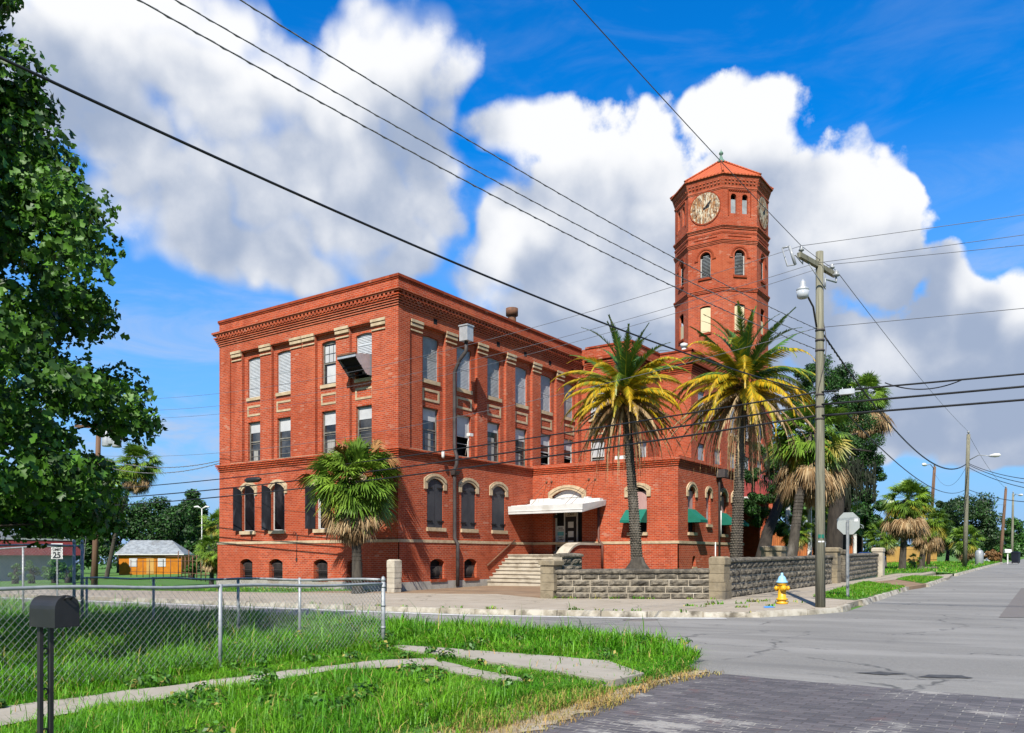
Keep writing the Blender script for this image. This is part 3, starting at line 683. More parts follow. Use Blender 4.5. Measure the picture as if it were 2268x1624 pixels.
# --- windows etc. ---------------------------------------------------------
WR = random.Random(12)
def win_louver(f, a0, a1, z0, z1, rise, o, hinge=False):
    mb = MB(); f.fill(mb, a0, a1, z0, z1, rise, o-.05)
    w = bpy_part(mb, 'window', M['frame'])
    s_ = MB(); z = z0+.03
    while z < z1-.06:
        in_ = 0 if z < z1-rise-.03 else .22*(a1-a0)*(z-(z1-rise))/max(rise, .01)
        s_.poly([f.p(a0+.03+in_,z,o+.015), f.p(a1-.03-in_,z,o+.015), f.p(a1-.03-in_,z+.062,o-.008), f.p(a0+.03+in_,z+.062,o-.008)]); z += .066
    f.box(s_, a0+.02, a1-.02, (z0+z1)/2-.025, (z0+z1)/2+.025, o-.04, o+.02); f.box(s_, a0, a0+.035, z0, z1-rise, o-.04, o+.02); f.box(s_, a1-.035, a1, z0, z1-rise, o-.04, o+.02)
    s_.build('louvered_panel', M['louver'] if WR.random() < .6 else M['louver_b'], w); return w
def bpy_part(mb, name, mats, label=None): return mb.build(name, mats, B, label)
def win_sash(f, a0, a1, z0, z1, o, blind=.35, bars=3, rise=0., open_=0., pm_=None):
    mb = MB(); t = .06
    f.box(mb, a0, a0+t, z0, z1, o-.06, o); f.box(mb, a1-t, a1, z0, z1, o-.06, o); f.box(mb, a0+t, a1-t, z0, z0+t, o-.06, o); f.box(mb, a0+t, a1-t, z1-t-rise, z1, o-.06, o)
    zm = (z0+z1)/2; f.box(mb, a0+t, a1-t, zm-.03, zm+.03, o-.05, o-.005)
    for k in range(bars): f.box(mb, a0+t, a1-t, z0+t+(zm-z0)*(k+.6)/bars*.95, z0+t+(zm-z0)*(k+.6)/bars*.95+.022, o-.05, o-.02)
    w = bpy_part(mb, 'window', pm_ or M['frame'])
    g_ = MB()
    if open_: f.box(g_, a0+t, a1-t, z0+t, zm-.03, o-.5, o-.45, 1); f.quad(g_, a0+t, a1-t, zm, z1-t, o-.04)
    else: f.quad(g_, a0+t, a1-t, z0+t, z1-t, o-.04)
    g_.build('pane', [M['glass'], M['void']], w)
    if blind and not open_ and WR.random() < .75:
        q_ = MB(); k0 = a0+t+(a1-a0)*WR.uniform(.0, .3); f.quad(q_, k0, min(a1-t-.02, k0+(a1-a0)*WR.uniform(.25, .6)), z0+t, z0+t+(z1-z0)*WR.uniform(.25, .6), o-.032); q_.build('curtain', M['curtain'], w)
    if blind: 
        blind *= WR.uniform(.85, 1.25)
        b_ = MB(); f.quad(b_, a0+t+.01, a1-t-.01, z1-t-(z1-z0)*blind, z1-t, o-.028); b_.build('blind', M['blind'], w)
    return w
def sill(f, a0, a1, z0, z1, o0, o1, mat='stone', name='sill'):
    mb = MB(); f.box(mb, a0, a1, z0, z1, o0, o1); bpy_part(mb, name, M[mat])
def ring(f, a0, a1, z0, z1, t, o0, o1):
    mb = MB(); f.box(mb, a0, a1, z0, z0+t, o0, o1); f.box(mb, a0, a1, z1-t, z1, o0, o1); f.box(mb, a0, a0+t, z0+t, z1-t, o0, o1); f.box(mb, a1-t, a1, z0+t, z1-t, o0, o1)
    bpy_part(mb, 'panel_border', M['stone'])
def cap(f, a0, a1, o):
    mb = MB(); f.box(mb, a0, a1, 11.35, 11.47, o-.1, o+.11); f.box(mb, a0+.01, a1-.01, 11.19, 11.31, o-.1, o+.08); f.box(mb, a0+.02, a1-.02, 11.0, 11.06, o-.1, o+.05)
    f.box(mb, a0+.01, a1-.01, 11.31, 11.35, o-.1, o+.05, 1); bpy_part(mb, 'pilaster_cap', [M['stone'], M['brick']])
PD, BD = .07, .22         # how far the pilasters and the window bays stand back
def storeys(f, width, pils, bays, wins, zone):
    """upper two storeys of one front: plane wall, sunk zone with pilasters, sunk bays"""
    mb = MB()
    f.panel(mb, 0, width, 5.99, 12.0, [(zone[0], zone[1], 6.03, 11.40, 0, PD)])
    ops = [(b0, b1, 6.035, 11.36, 0, BD-PD) for b0, b1 in bays]
    f.panel(mb, zone[0], zone[1], 6.03, 11.40, ops, -PD)
    for (b0, b1), (w0, w1) in zip(bays, wins):
        f.panel(mb, b0, b1, 6.035, 11.36, [(w0, w1, 9.13, 11.07, .065, .16), (w0, w1, 6.04, 7.96, 0, .16)], -BD)
    return mb
def wall_part(mb, mats=None): return bpy_part(mb, 'wall', mats or M['brick'])

# front (towards the cross street)
lp = [(.90,1.69),(3.06,3.89),(5.24,6.045),(6.075,6.89),(8.23,9.08),(10.42,11.27)]
lb = [(1.69,3.06),(3.89,5.24),(6.89,8.23),(9.08,10.42)]; lw = [(1.96,3.01),(4.12,5.17),(7.17,8.14),(9.33,10.34)]
mb = storeys(FL, 12.0, lp, lb, lw, (.85, 11.27))
FL.box(mb, 6.045, 6.075, 6.03, 10.95, -PD-.09, -PD-.06)
# lower storeys of the front
lbase = [(1.72,2.65),(3.88,4.84),(6.94,7.85),(9.08,10.0)]; lfirst = [(1.80,2.74),(3.96,4.90),(7.02,7.96),(9.16,10.1)]
FL.panel(mb, 0, 12, 2.20, 5.66, [(a, b, 2.70, 4.86, .24, .18) for a, b in lfirst])
FL.panel(mb, -.06, 12.06, .40, 2.08, [(a, b, .47, 1.37, .16, .30) for a, b in lbase], .06)
# side front
rp = [(.79+2.325*i, 1.57+2.325*i) for i in range(6)]; rb = [(1.57+2.325*i, 3.115+2.325*i) for i in range(5)] + [(13.195, 14.60)]
rw = [(1.78+2.325*i, 2.81+2.325*i) for i in range(6)]
mb2 = storeys(FR, 14.98, rp, rb, rw, (.72, 14.60))
rfirst = [(1.80,2.86),(4.15,5.20),(6.49,7.55)]; rbase = [(1.94,2.88),(4.29,5.22)]
FR.panel(mb2, 0, 10.01, 2.20, 5.66, [(a, b, 2.74, 4.87, .24, .14) for a, b in rfirst])
FR.panel(mb2, .0, 10.01, .40, 2.08, [(a, b, .50, 1.39, .16, .30) for a, b in rbase], .06)
mb.v  # keep both fronts one wall
def merge(a, b):
    n = len(a.v); a.v += b.v; a.f += [tuple(i+n for i in q) for q in b.f]; a.m += b.m; a.sm += b.sm
merge(mb, mb2)
# parapet, side and back walls
FL.panel(mb, 0, 12, 11.995, 13.03, []); FR.panel(mb, 0, 14.98, 11.995, 13.03, [])
for q in ([(-35.05,24.76),(-35.05,45),(-35.05,45),(-35.05,24.76)],): mb.poly([(-35.05,45,-.6),(-35.05,24.76,-.6),(-35.05,24.76,13.03),(-35.05,45,13.03)])
mb.poly([(-35.05,24.76+.35,12.6),(-35.05+.35,24.76+.35,12.6),(-35.05+.35,24.76+.35,13.03),(-35.05,24.76+.35,13.03)])
mb.box(-35.04, 25.11, 12.45, -23.40, 45, 12.55, 1)
mb.poly([(-23.40,39.7,12.5),(-23.40,25.1,12.5),(-23.40,25.1,13.03),(-23.40,39.7,13.03)]); mb.poly([(-35,25.1,12.5),(-23.4,25.1,12.5),(-23.4,25.1,13.03),(-35,25.1,13.03)])
wall_part(mb, [M['brick'], M['roof_flat']])
# light-proof core behind the openings
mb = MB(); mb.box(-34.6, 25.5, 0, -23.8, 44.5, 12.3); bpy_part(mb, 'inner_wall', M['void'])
# foundations
mb = MB(); FL.box(mb, -.10, 12.10, -.6, .40, -.3, .10); FR.box(mb, -.3, 10.0, -.6, .42, -.3, .12); bpy_part(mb, 'foundation', M['foundation'])
# bands
def band(name, z0, z1, p, mat='brick', ext=0):
    mb = MB()
    FL.box(mb, -p, 12+p, z0, z1, -.02, p); FR.box(mb, 0, 10.01-p, z0, z1, -.02, p); FE.box(mb, 0, 7.95+p, z0, z1, -.02, p); FX.box(mb, 0, 8.6, z0, z1, -.02, p)
    return mb
mb = MB()
for z0, z1, p in ((5.66,5.71,.04),(5.71,5.75,.02),(5.75,5.80,.08),(5.80,5.84,.04),(5.84,5.89,.12),(5.89,5.92,.07),(5.92,6.00,.15)): merge(mb, band('', z0, z1, p))
bpy_part(mb, 'belt_course', M['brick'])
bpy_part(band('', 2.08, 2.20, .09), 'water_table', M['stone'])
mb = MB()
for k, (z0, z1, p) in enumerate(((11.86,11.92,.04),(11.96,12.01,.08),(12.05,12.10,.12),(12.14,12.19,.16),(12.23,12.28,.20),(12.38,12.44,.22),(12.44,12.53,.27))):
    FL.box(mb, -p, 12+p, z0, z1, -.02, p); FR.box(mb, 0, 14.95-p, z0, z1, -.02, p)
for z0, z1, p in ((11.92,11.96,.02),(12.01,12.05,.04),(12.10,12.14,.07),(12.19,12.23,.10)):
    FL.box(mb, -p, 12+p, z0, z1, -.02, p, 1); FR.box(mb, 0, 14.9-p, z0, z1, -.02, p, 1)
k = 0.06
while k < 14.6:
    if k < 11.9: FL.box(mb, k, k+.11, 12.28, 12.38, -.02, .21)
    FR.box(mb, k, k+.11, 12.28, 12.38, -.02, .21)
    for n, (z0, z1, p) in enumerate(((11.92,11.96,.07),(12.01,12.05,.11),(12.10,12.14,.15),(12.19,12.23,.19))):
        FR.box(mb, k+.11*(n % 2), k+.11*(n % 2)+.10, z0, z1, -.02, p)
        if n == 3 and k < 11.8: FL.box(mb, k+.11, k+.21, z0, z1, -.02, p)
    k += .24
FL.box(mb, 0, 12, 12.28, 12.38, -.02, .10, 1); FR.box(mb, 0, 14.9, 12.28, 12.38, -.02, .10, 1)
bpy_part(mb, 'cornice', [M['brick'], M['brick_gap_shade']])

mb = MB(); FL.box(mb, -.06, 12.06, 13.03, 13.14, -.35, .06); FR.box(mb, .35, 14.9, 13.03, 13.14, -.35, .06); FL.box(mb, -.03, 12.03, 12.96, 13.03, -.02, .03); FR.box(mb, .02, 14.9, 12.96, 13.03, -.02, .03)
bpy_part(mb, 'coping', M['brick_dark'])
for a0, a1 in lp: cap(FL, a0, a1, -PD)
for a0, a1 in rp: cap(FR, a0, a1, -PD)
cap(FR, 14.60, 14.95, -PD)
# front windows
O = -BD-.10
for i, (a0, a1) in enumerate(lw):
    if i in (0, 1): win_louver(FL, a0, a1, 9.14, 11.07, .065, O)
    elif i == 2:
        w = win_sash(FL, a0, a1, 9.14, 11.05, O, 0, 0, .06, pm_=M['dark_frame'])
        q = MB()
        for c_ in range(3):
            for r_ in range(2): FL.quad(q, a0+.10+c_*.27, a0+.34+c_*.27, 10.15+r_*.38, 10.49+r_*.38, O-.02)
        FL.quad(q, a0+.22, a1-.10, 9.22, 9.98, O-.02); q.build('boarded_pane', M['blind'], w)
    else: win_louver(FL, a0, a1, 10.12, 11.07, .065, O)
    win_sash(FL, a0, a1, 6.05, 7.96, O, (.24, .26, .28, .30)[i], 3, 0, 0, M['dark_frame'])
    sill(FL, a0-.05, a1+.05, 8.98, 9.13, -BD-.05, -BD+.07); ring(FL, a0-.03, a1+.03, 8.24, 8.74, .09, -BD-.02, -BD+.025)
mb = MB(); FL.box(mb, .9, 11.2, 6.0, 6.035, -.3, .02); FR.box(mb, .75, 14.6, 6.0, 6.035, -.3, .02); bpy_part(mb, 'sill', M['stone'])
for i, (a0, a1) in enumerate(rw):
    win_louver(FR, a0, a1, 9.16, 11.07, .065, O)
    win_sash(FR, a0, a1, 6.05, 7.96, O, (.22,.52,.24,.26,.30,.28)[i], (3,1,2,3,2,3)[i], 0, 1. if i in (1, 4, 5) else 0, M['frame'] if i in (1, 4, 5) else M['dark_frame'])
    sill(FR, a0-.06, a1+.06, 8.99, 9.16, -BD-.05, -BD+.07); ring(FR, a0-.05, a1+.05, 8.23, 8.76, .10, -BD-.02, -BD+.025)
for i in range(6):
    mb = MB(); FR.quad(mb, 2.22+2.33*i, 2.47+2.33*i, 11.58, 11.82, .004); bpy_part(mb, 'vent_hole', M['void'])
# first floor front: arched windows with iron shutters swung open
for i, (a0, a1) in enumerate(lfirst):
    mb = MB(); FL.hood(mb, a0, a1, 4.86, .24, .20, .22, -.02, .05); FL.hood(mb, a0-.07, a1+.07, 4.95, .25, .05, .0, .04, .075); bpy_part(mb, 'arch_hood', M['stone'])
    sill(FL, a0-.10, a1+.10, 2.54, 2.70, -.15, .10)
    mb = MB(); FL.fill(mb, a0, a1, 2.70, 4.86, .24, -.17); w = bpy_part(mb, 'window', M['blind'])
    q = MB()
    for z in (3.2, 3.7, 4.2): FL.box(q, a0+.03, a1-.03, z, z+.03, -.17, -.155)
    FL.box(q, a0, a0+.05, 2.7, 4.62, -.17, -.14); FL.box(q, a1-.05, a1, 2.7, 4.62, -.17, -.14); q.build('frame', M['frame'], w)
    for s_, hx, ang in ((-1, a0, R(28)), (1, a1, R(98))):
        if i == 0 and s_ < 0: ang = R(20)
        if i == 1 and s_ < 0: ang = R(22)
        # a leaf hinged at the jamb; ang = how far it stands off the wall
        L = (a1-a0)/2; mb = MB(); e = Vector((cos(ang)*s_, sin(ang)))
        if s_ > 0: e = Vector((-cos(R(84)), sin(R(84))))
        nx = Vector((-e.y, e.x))*.02; A = [(0, 4.62 if s_ else 4.62)]
        prof = [(0, 2.72), (L, 2.72), (L, 4.84), (L*.55, 4.79), (0, 4.62)]
        P0 = [FL.p(hx+e.x*u-nx.x, z, .03+e.y*u-nx.y) for u, z in prof]; P1 = [FL.p(hx+e.x*u+nx.x, z, .03+e.y*u+nx.y) for u, z in prof]
        mb.poly(P0); mb.poly(P1[::-1])
        for k in range(5): mb.poly([P0[k], P1[k], P1[(k+1) % 5], P0[(k+1) % 5]])
        bpy_part(mb, 'shutter', M['black_shutter'])
for a0, a1 in lbase:
    mb = MB(); FL.fill(mb, a0, a1, .47, 1.37, .16, -.24); w = bpy_part(mb, 'basement_window', M['void'])
    q = MB(); k = a0+.06
    while k < a1-.03: q.tube([FL.p(k, .5, -.10), FL.p(k, 1.27, -.10)], .011, 4); k += .085
    for z in (.55, .85, 1.15): FL.box(q, a0, a1, z, z+.02, -.11, -.09)
    q.build('window_bars', M['pipe'], w)
    sill(FL, a0-.06, a1+.06, .38, .47, -.2, .12, 'brick_dark')
# side, first floor: closed shutters
for i, (a0, a1) in enumerate(rfirst):
    mb = MB(); FR.hood(mb, a0, a1, 4.87, .24, .22, .24, -.02, .05); FR.hood(mb, a0-.08, a1+.08, 4.97, .25, .05, .0, .04, .08); bpy_part(mb, 'arch_hood', M['stone'])
    sill(FR, a0-.06, a1+.12, 2.58, 2.74, -.15, .10)
    c = (a0+a1)/2
    for s_ in (-1, 1):
        mb = MB(); x0, x1 = (a0+.01, c-.006) if s_ < 0 else (c+.006, a1-.01)
        A = [q for q in FR.arc(a0, a1, 4.86, .24, 12) if x0-.001 <= q[0] <= x1+.001]; A = [(x0, A[0][1])] + A + [(x1, A[-1][1])]
        P = [FR.p(x0, 2.75, -.03), FR.p(x1, 2.75, -.03)] + [FR.p(x, z-.01, -.03) for x, z in A[::-1]]
        mb.poly(P); mb.poly([FR.p(x0,2.75,-.03), FR.p(x0,2.75,-.07), FR.p(x1,2.75,-.07), FR.p(x1,2.75,-.03)])
        mb.poly([p - FR.n*.05 for p in P][::-1])
        for z in (3.0, 4.45):
            FR.box(mb, (x0-.05) if s_ < 0 else x1-.35, (x0+.35) if s_ < 0 else x1+.05, z, z+.045, -.03, .02, 1)
        bpy_part(mb, 'shutter', [M['dark_shutter'], M['black']])
for a0, a1 in rbase:
    mb = MB(); FR.fill(mb, a0, a1, .50, 1.39, .16, -.24); w = bpy_part(mb, 'basement_window', M['void'])
    q = MB(); k = a0+.06
    while k < a1-.03: q.tube([FR.p(k, .52, -.06), FR.p(k, 1.05, -.06)], .012, 4); k += .085
    for z in (.55, 1.04): FR.box(q, a0, a1, z, z+.02, -.07, -.05)
    q.build('window_bars', M['pipe'], w)
    sill(FR, a0-.05, a1+.08, .38, .50, -.2, .16, 'brick_dark')
# exhaust hood hanging out of the fourth bay
mb = MB(); a0, a1 = 9.28, 10.36
P = [(-.2, 10.08), (.48, 9.99), (.82, 9.90), (.82, 9.79), (.18, 9.16), (-.2, 9.16)]
for s_ in (a0, a1):
    q = [FL.p(s_, z, o) for o, z in P]; mb.poly(q if s_ == a0 else q[::-1])
for k in (0, 1, 2): mb.poly([FL.p(a0, P[k][1], P[k][0]), FL.p(a0, P[k+1][1], P[k+1][0]), FL.p(a1, P[k+1][1], P[k+1][0]), FL.p(a1, P[k][1], P[k][0])])
q = [FL.p(a0+.02, 9.77, .80), FL.p(a1-.02, 9.77, .80), FL.p(a1-.02, 9.20, .18), FL.p(a0+.02, 9.20, .18)]
mb.poly([v + Vector((0, .05, .12)) for v in q], 1)
FL.box(mb, a0-.01, a1+.01, 9.91, 9.98, .77, .85, 2)
for z, o in ((9.78, .80), (9.48, .49), (9.18, .18)): mb.tube([FL.p(a0, z, o), FL.p(a1, z, o)], .03, 6, 1)
bpy_part(mb, 'exhaust_hood', [M['sheet'], M['void'], M['rust']])
# downpipe with its square head on the side front
mb = MB(); FR.box(mb, 3.32, 3.75, 10.98, 11.62, .55, 1.0); FR.box(mb, 3.29, 3.78, 11.62, 11.68, .52, 1.03); h = bpy_part(mb, 'rain_head', M['sheet'])
mb = MB(); mb.tube([FR.p(3.53, 10.98, .77), FR.p(3.53, 10.55, .77), FR.p(3.53, 10.2, .40), FR.p(3.54, 9.7, .10), FR.p(3.54, 6.3, .10), FR.p(3.55, 5.95, .22), FR.p(3.55, 5.6, .22), FR.p(3.55, 5.35, .10), FR.p(3.55, 2.3, .10), FR.p(3.62, 2.05, .22), FR.p(3.62, .15, .22)], .085, 10)
mb.box8([FR.p(3.35,5.3,.30), FR.p(3.35,5.3,0), FR.p(3.75,5.3,0), FR.p(3.75,5.3,.30), FR.p(3.4,5.12,.2), FR.p(3.4,5.12,0), FR.p(3.7,5.12,0), FR.p(3.7,5.12,.2)])
bpy_part(mb, 'downpipe', M['pipe'])
# floodlight and its bracket, conduit on the front
mb = MB(); FR.box(mb, 4.35, 4.60, 6.95, 7.08, .15, .34); mb.tube([FR.p(4.45, 6.1, 0), FR.p(4.45, 6.5, .1), FR.p(4.45, 6.95, .22)], .015, 5); bpy_part(mb, 'floodlight', M['white'])
mb = MB(); mb.lathe([(.05,-.18),(.07,-.1),(.07,.1),(.04,.16)], FR.p(2.6, 5.95, .22), 10); bpy_part(mb, 'wall_lamp', M['white'])
mb = MB(); mb.tube([FL.p(5.55, 2.45, .08), FL.p(5.68, 2.62, .08), FL.p(5.80, 2.55, .08), FL.p(5.83, 2.40, .06), FL.p(5.83, 1.35, .09)], .014, 5); FL.box(mb, 5.80, 5.87, 1.28, 1.42, .06, .12); bpy_part(mb, 'conduit', M['pipe'])
# roof vent
mb = MB(); c = Vector((-25.0, 35.7, 0)); mb.lathe([(.26, 12.5), (.22, 14.3), (.20, 14.36)], c, 14); mb.lathe([(.33, 14.36), (.33, 14.74), (.12, 14.8)], c, 14); bpy_part(mb, 'roof_vent', M['rust'])

# --- upper rear wings and entrance wing ------------------------------------
mb = MB()
F2 = Fr((-23.05, 39.74, 0), (1,0,0), (0,-1,0)); F3 = Fr((-19.94, 39.74, 0), (0,1,0), (1,0,0)); F4 = Fr((-19.94, 43.3, 0), (1,0,0), (0,-1,0)); F5 = Fr((-18.02, 43.3, 0), (0,1,0), (1,0,0))
F2.panel(mb, 0, 3.11, 5.9, 13.08, [(.55,1.45,9.16,11.07,.11,.15),(.55,1.45,6.1,7.96,0,.15)])
F3.panel(mb, 0, 3.56, 5.9, 13.08, [(1.0,2.0,9.16,11.07,.11,.15),(1.0,2.0,6.1,7.96,0,.15)])
F4.panel(mb, 0, 1.92, 5.9, 13.08, []); F5.panel(mb, 0, 14.7, 5.9, 13.08, [(1.0+2.6*i,2.0+2.6*i,z,z+1.9,0,.15) for i in range(5) for z in (6.1, 9.16)])
mb.poly([(-23.05,39.74,12.6),(-19.94,39.74,12.6),(-19.94,43.3,12.6),(-18.02,43.3,12.6),(-18.02,58,12.6),(-35,58,12.6),(-35,45,12.6),(-23.05,45,12.6)], 1)
mb.poly([(-18.02,58,-1),(-35.05,58,-1),(-35.05,58,13.03),(-18.02,58,13.03)]); mb.poly([(-35.05,58,-1),(-35.05,44.99,-1),(-35.05,44.99,13.03),(-35.05,58,13.03)])
for f, n in ((F2, 3.11), (F3, 3.56), (F4, 1.92), (F5, 14.7)):
    for k, (z0, z1, p) in enumerate(((11.86,11.93,.03),(11.97,12.04,.06),(12.08,12.15,.09),(12.19,12.26,.12),(12.37,12.53,.2),(13.08,13.18,.05))):
        a, b = {F2: (.25, n+p), F3: (0, n-p), F4: (0, n+p), F5: (0, n)}[f]
        f.box(mb, a, b, z0, z1, -.25 if z0 > 13 else -.02, p, 2)
wall_part(mb, [M['brick'], M['roof_flat'], M['brick_dark']])
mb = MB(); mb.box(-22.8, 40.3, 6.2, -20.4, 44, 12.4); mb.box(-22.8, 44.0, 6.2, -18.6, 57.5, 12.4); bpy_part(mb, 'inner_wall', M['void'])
win_louver(F2, .55, 1.45, 9.16, 11.07, .11, -.1); win_sash(F2, .55, 1.45, 6.1, 7.96, -.1, .4, 2); win_louver(F3, 1.0, 2.0, 9.16, 11.07, .11, -.1); win_sash(F3, 1.0, 2.0, 6.1, 7.96, -.1, .4, 2)
sill(F2, .48, 1.52, 9.0, 9.16, -.1, .08); sill(F2, .48, 1.52, 5.99, 6.1, -.1, .08); ring(F2, .5, 1.5, 8.24, 8.74, .1, -.02, .03); sill(F3, .92, 2.08, 9.0, 9.16, -.1, .08)
for i in range(5):
    for z in (6.1, 9.16): win_louver(F5, 1.0+2.6*i, 2.0+2.6*i, z, z+1.9, 0, -.1); sill(F5, .94+2.6*i, 2.06+2.6*i, z-.15, z, -.1, .08)
# entrance wing
mb = MB()
FE.panel(mb, 0, 7.95, 2.20, 5.66, [(1.20, 2.91, 2.19, 4.80, .30, .45), (5.46, 6.39, 2.62, 4.75, .22, .16)])
FE.panel(mb, 0, 7.95, -.3, 2.08, [(1.20, 2.91, 1.62, 2.081, 0, .39)], .06)
xw = [(1.14,1.99,2.62,4.80,.30,.18),(3.41,3.96,3.07,4.78,.22,.18),(5.26,6.13,2.62,4.80,.30,.18),(7.0,7.85,2.62,4.80,.30,.18)]; xb = [(1.51,1.92,1.0,1.52,.18,.25),(3.66,4.07,1.0,1.52,.18,.25),(5.5,5.9,1.0,1.52,.18,.25)]
FX.panel(mb, 0, 8.55, 2.20, 5.66, xw); FX.panel(mb, -.06, 8.61, -.3, 2.08, xb, .06)
mb.poly([(-23.05,34.8,6.02),(-15.1,34.8,6.02),(-15.1,43.32,6.02),(-23.05,43.32,6.02)], 1)
FE.box(mb, 0, 7.99, 6.0, 6.12, -.35, .04); FX.box(mb, .35, 8.6, 6.0, 6.12, -.35, .04)
mb.poly([(-15.1,43.32,-.5),(-18.02,43.32,-.5),(-18.02,43.32,6.02),(-15.1,43.32,6.02)])
wall_part(mb, [M['brick'], M['roof_flat']])
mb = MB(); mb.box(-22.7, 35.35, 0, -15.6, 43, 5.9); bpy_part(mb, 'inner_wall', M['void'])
# doorway
mb = MB(); FE.hood(mb, 1.20, 2.91, 4.80, .30, .24, .26, -.02, .06); FE.hood(mb, 1.12, 2.99, 4.91, .32, .06, 0, .05, .09); bpy_part(mb, 'arch_hood', M['stone'])
mb = MB(); FE.fill(mb, 1.22, 2.89, 4.02, 4.79, .30, -.12); FE.box(mb, 1.22, 2.89, 3.9, 4.02, -.2, -.08); FE.box(mb, 1.34, 2.77, 4.42, 4.46, -.12, -.10); bpy_part(mb, 'tympanum', M['white'])
mb = MB()
for a in (1.20, 1.70, 2.43): FE.box(mb, a, a+.055, 1.75, 3.75, -.36, -.28)
FE.box(mb, 1.20, 2.49, 3.75, 3.82, -.36, -.27); FE.box(mb, 1.20, 2.91, 1.62, 1.75, -.42, -.1, 1); FE.quad(mb, 1.25, 1.71, 1.75, 3.75, -.35, 2); FE.quad(mb, 2.48, 2.91, 1.75, 4.0, -.35, 2); FE.quad(mb, 1.2, 2.91, 3.8, 4.1, -.35, 2)
bpy_part(mb, 'door_frame', [M['white'], M['foundation'], M['void']])
mb = MB(); FE.box(mb, 1.76, 2.42, 1.77, 3.74, -.36, -.31); d_ = bpy_part(mb, 'door', M['black'])
for z in (1.98, 2.45, 2.92): q = MB(); FE.box(q, 1.93, 2.24, z, z+.30, -.31, -.295); q.build('door_panel', M['white'], d_)
q = MB(); q.lathe([(.02,0),(.035,.03),(.03,.06),(.0,.07)], FE.p(1.82, 2.62, -.31), 10, axis=(0,-1,0)); q.build('door_knob', M['galv'], d_)
def text(s, f, a, z, o, size, mat, parent, name='lettering', ext=.004, squeeze=1.0):
    cu = bpy.data.curves.new(name, 'FONT'); cu.body = s; cu.size = size; cu.align_x = 'CENTER'; cu.extrude = ext; cu.offset = size*.018
    tmp = bpy.data.objects.new(name, cu); COL.objects.link(tmp); dg = bpy.context.evaluated_depsgraph_get()
    me = bpy.data.meshes.new_from_object(tmp.evaluated_get(dg)); bpy.data.objects.remove(tmp)
    off = wl(parent)
    for v in me.vertices: v.co = f.p(a, z, o) + f.U*(v.co.x*squeeze) + Vector((0,0,1))*v.co.y + f.n*v.co.z - off
    me.materials.clear(); me.materials.append(mat)
    ob = bpy.data.objects.new(name, me); COL.objects.link(ob); ob.parent = parent; return ob
mb = MB(); FE.box(mb, 1.80, 2.44, 3.48, 3.74, -.27, -.25); n_ = bpy_part(mb, 'number_board', M['pale_pillar']); text('2301', FE, 2.12, 3.53, -.248, .22, M['black'], n_)
mb = MB(); FE.box(mb, 1.27, 1.69, 1.98, 3.02, -.335, -.325); po = bpy_part(mb, 'poster', M['sticker'])
text('MAIN', FE, 1.48, 2.88, -.323, .10, M['black'], po, squeeze=1.1); text('ENTRANCE', FE, 1.48, 2.79, -.323, .085, M['black'], po, squeeze=.9)
text('TAMPA', FE, 1.48, 2.42, -.323, .10, M['awning'], po); text('TARP', FE, 1.48, 2.28, -.323, .15, M['black'], po, squeeze=1.0)
q = MB(); FE.quad(q, 1.29, 1.67, 2.53, 2.74, -.322, 0); FE.quad(q, 1.29, 1.67, 2.02, 2.12, -.322, 1); q.build('poster_picture', [pm('poster_blue', (.1,.35,.6), (.2,.5,.3), 9, .6), pm('poster_tan', (.6,.5,.3), (.5,.42,.3), 8, .6)], po)
# canopy over the stairs
XC = -18.9; y0, y1 = 32.6, 34.70
def cz(y): return 3.88 + (y-y0)/(y1-y0)*.30
mb = MB()
mb.box8([(-23.0,y0,cz(y0)-.07),(XC,y0,cz(y0)-.07),(XC,y1,cz(y1)-.07),(-23.0,y1,cz(y1)-.07),(-23.0,y0,cz(y0)),(XC,y0,cz(y0)),(XC,y1,cz(y1)),(-23.0,y1,cz(y1))])
mb.box8([(-23.0,y0-.06,3.54),(XC+.06,y0-.06,3.54),(XC+.06,y0,3.54),(-23.0,y0,3.54),(-23.0,y0-.10,3.92),(XC+.10,y0-.10,3.92),(XC+.10,y0,3.92),(-23.0,y0,3.92)])
mb.box8([(XC,y0,3.54),(XC+.06,y0,3.54),(XC+.10,y1,3.95),(XC,y1,3.95),(XC,y0,3.92),(XC+.10,y0,3.92),(XC+.14,y1,4.21),(XC,y1,4.21)])
mb.box(-23.0, y0-.09, 3.66, XC+.09, y0-.062, 3.70)
for k in range(4): x = -22.3+k*1.05; mb.box8([(x,y0,3.62),(x+.08,y0,3.62),(x+.08,y1,3.9),(x,y1,3.9),(x,y0,3.81),(x+.08,y0,3.81),(x+.08,y1,4.1),(x,y1,4.1)])
rnd = random.Random(5); x = -22.9                                     # ragged roof flashing
while x < XC: 
    w_ = rnd.uniform(.15, .5); hgt = rnd.uniform(.02, .10); mb.box(x, y0+.02, cz(y0+.02), min(x+w_, XC), y0+.25, cz(y0)+hgt); mb.box(x, y1-.4, cz(y1-.4), min(x+w_, XC), y1-.05, cz(y1)+hgt*1.6+.05); x += w_
ca = bpy_part(mb, 'entrance_canopy', M['white'])
for a0, a1 in ((.85, .75), (1.15, 1.05), (3.3, 3.0), (3.65, 3.35)):
    q = MB(); q.tube([FE.p(a0, 5.25, .03), FE.p(a1, 3.98, 1.75)], .011, 5, 0); q.lathe([(.06,0),(.06,.04),(.02,.05)], FE.p(a0, 5.25, 0), 8, axis=(0,-1,0)); q.build('tie_rod', M['rust'], ca)
q = MB(); q.lathe([(.05,0),(.09,-.06),(.12,-.16),(.0,-.17)], FE.p(1.95, 3.52, .9), 10); q.build('porch_lamp', M['black'], ca)
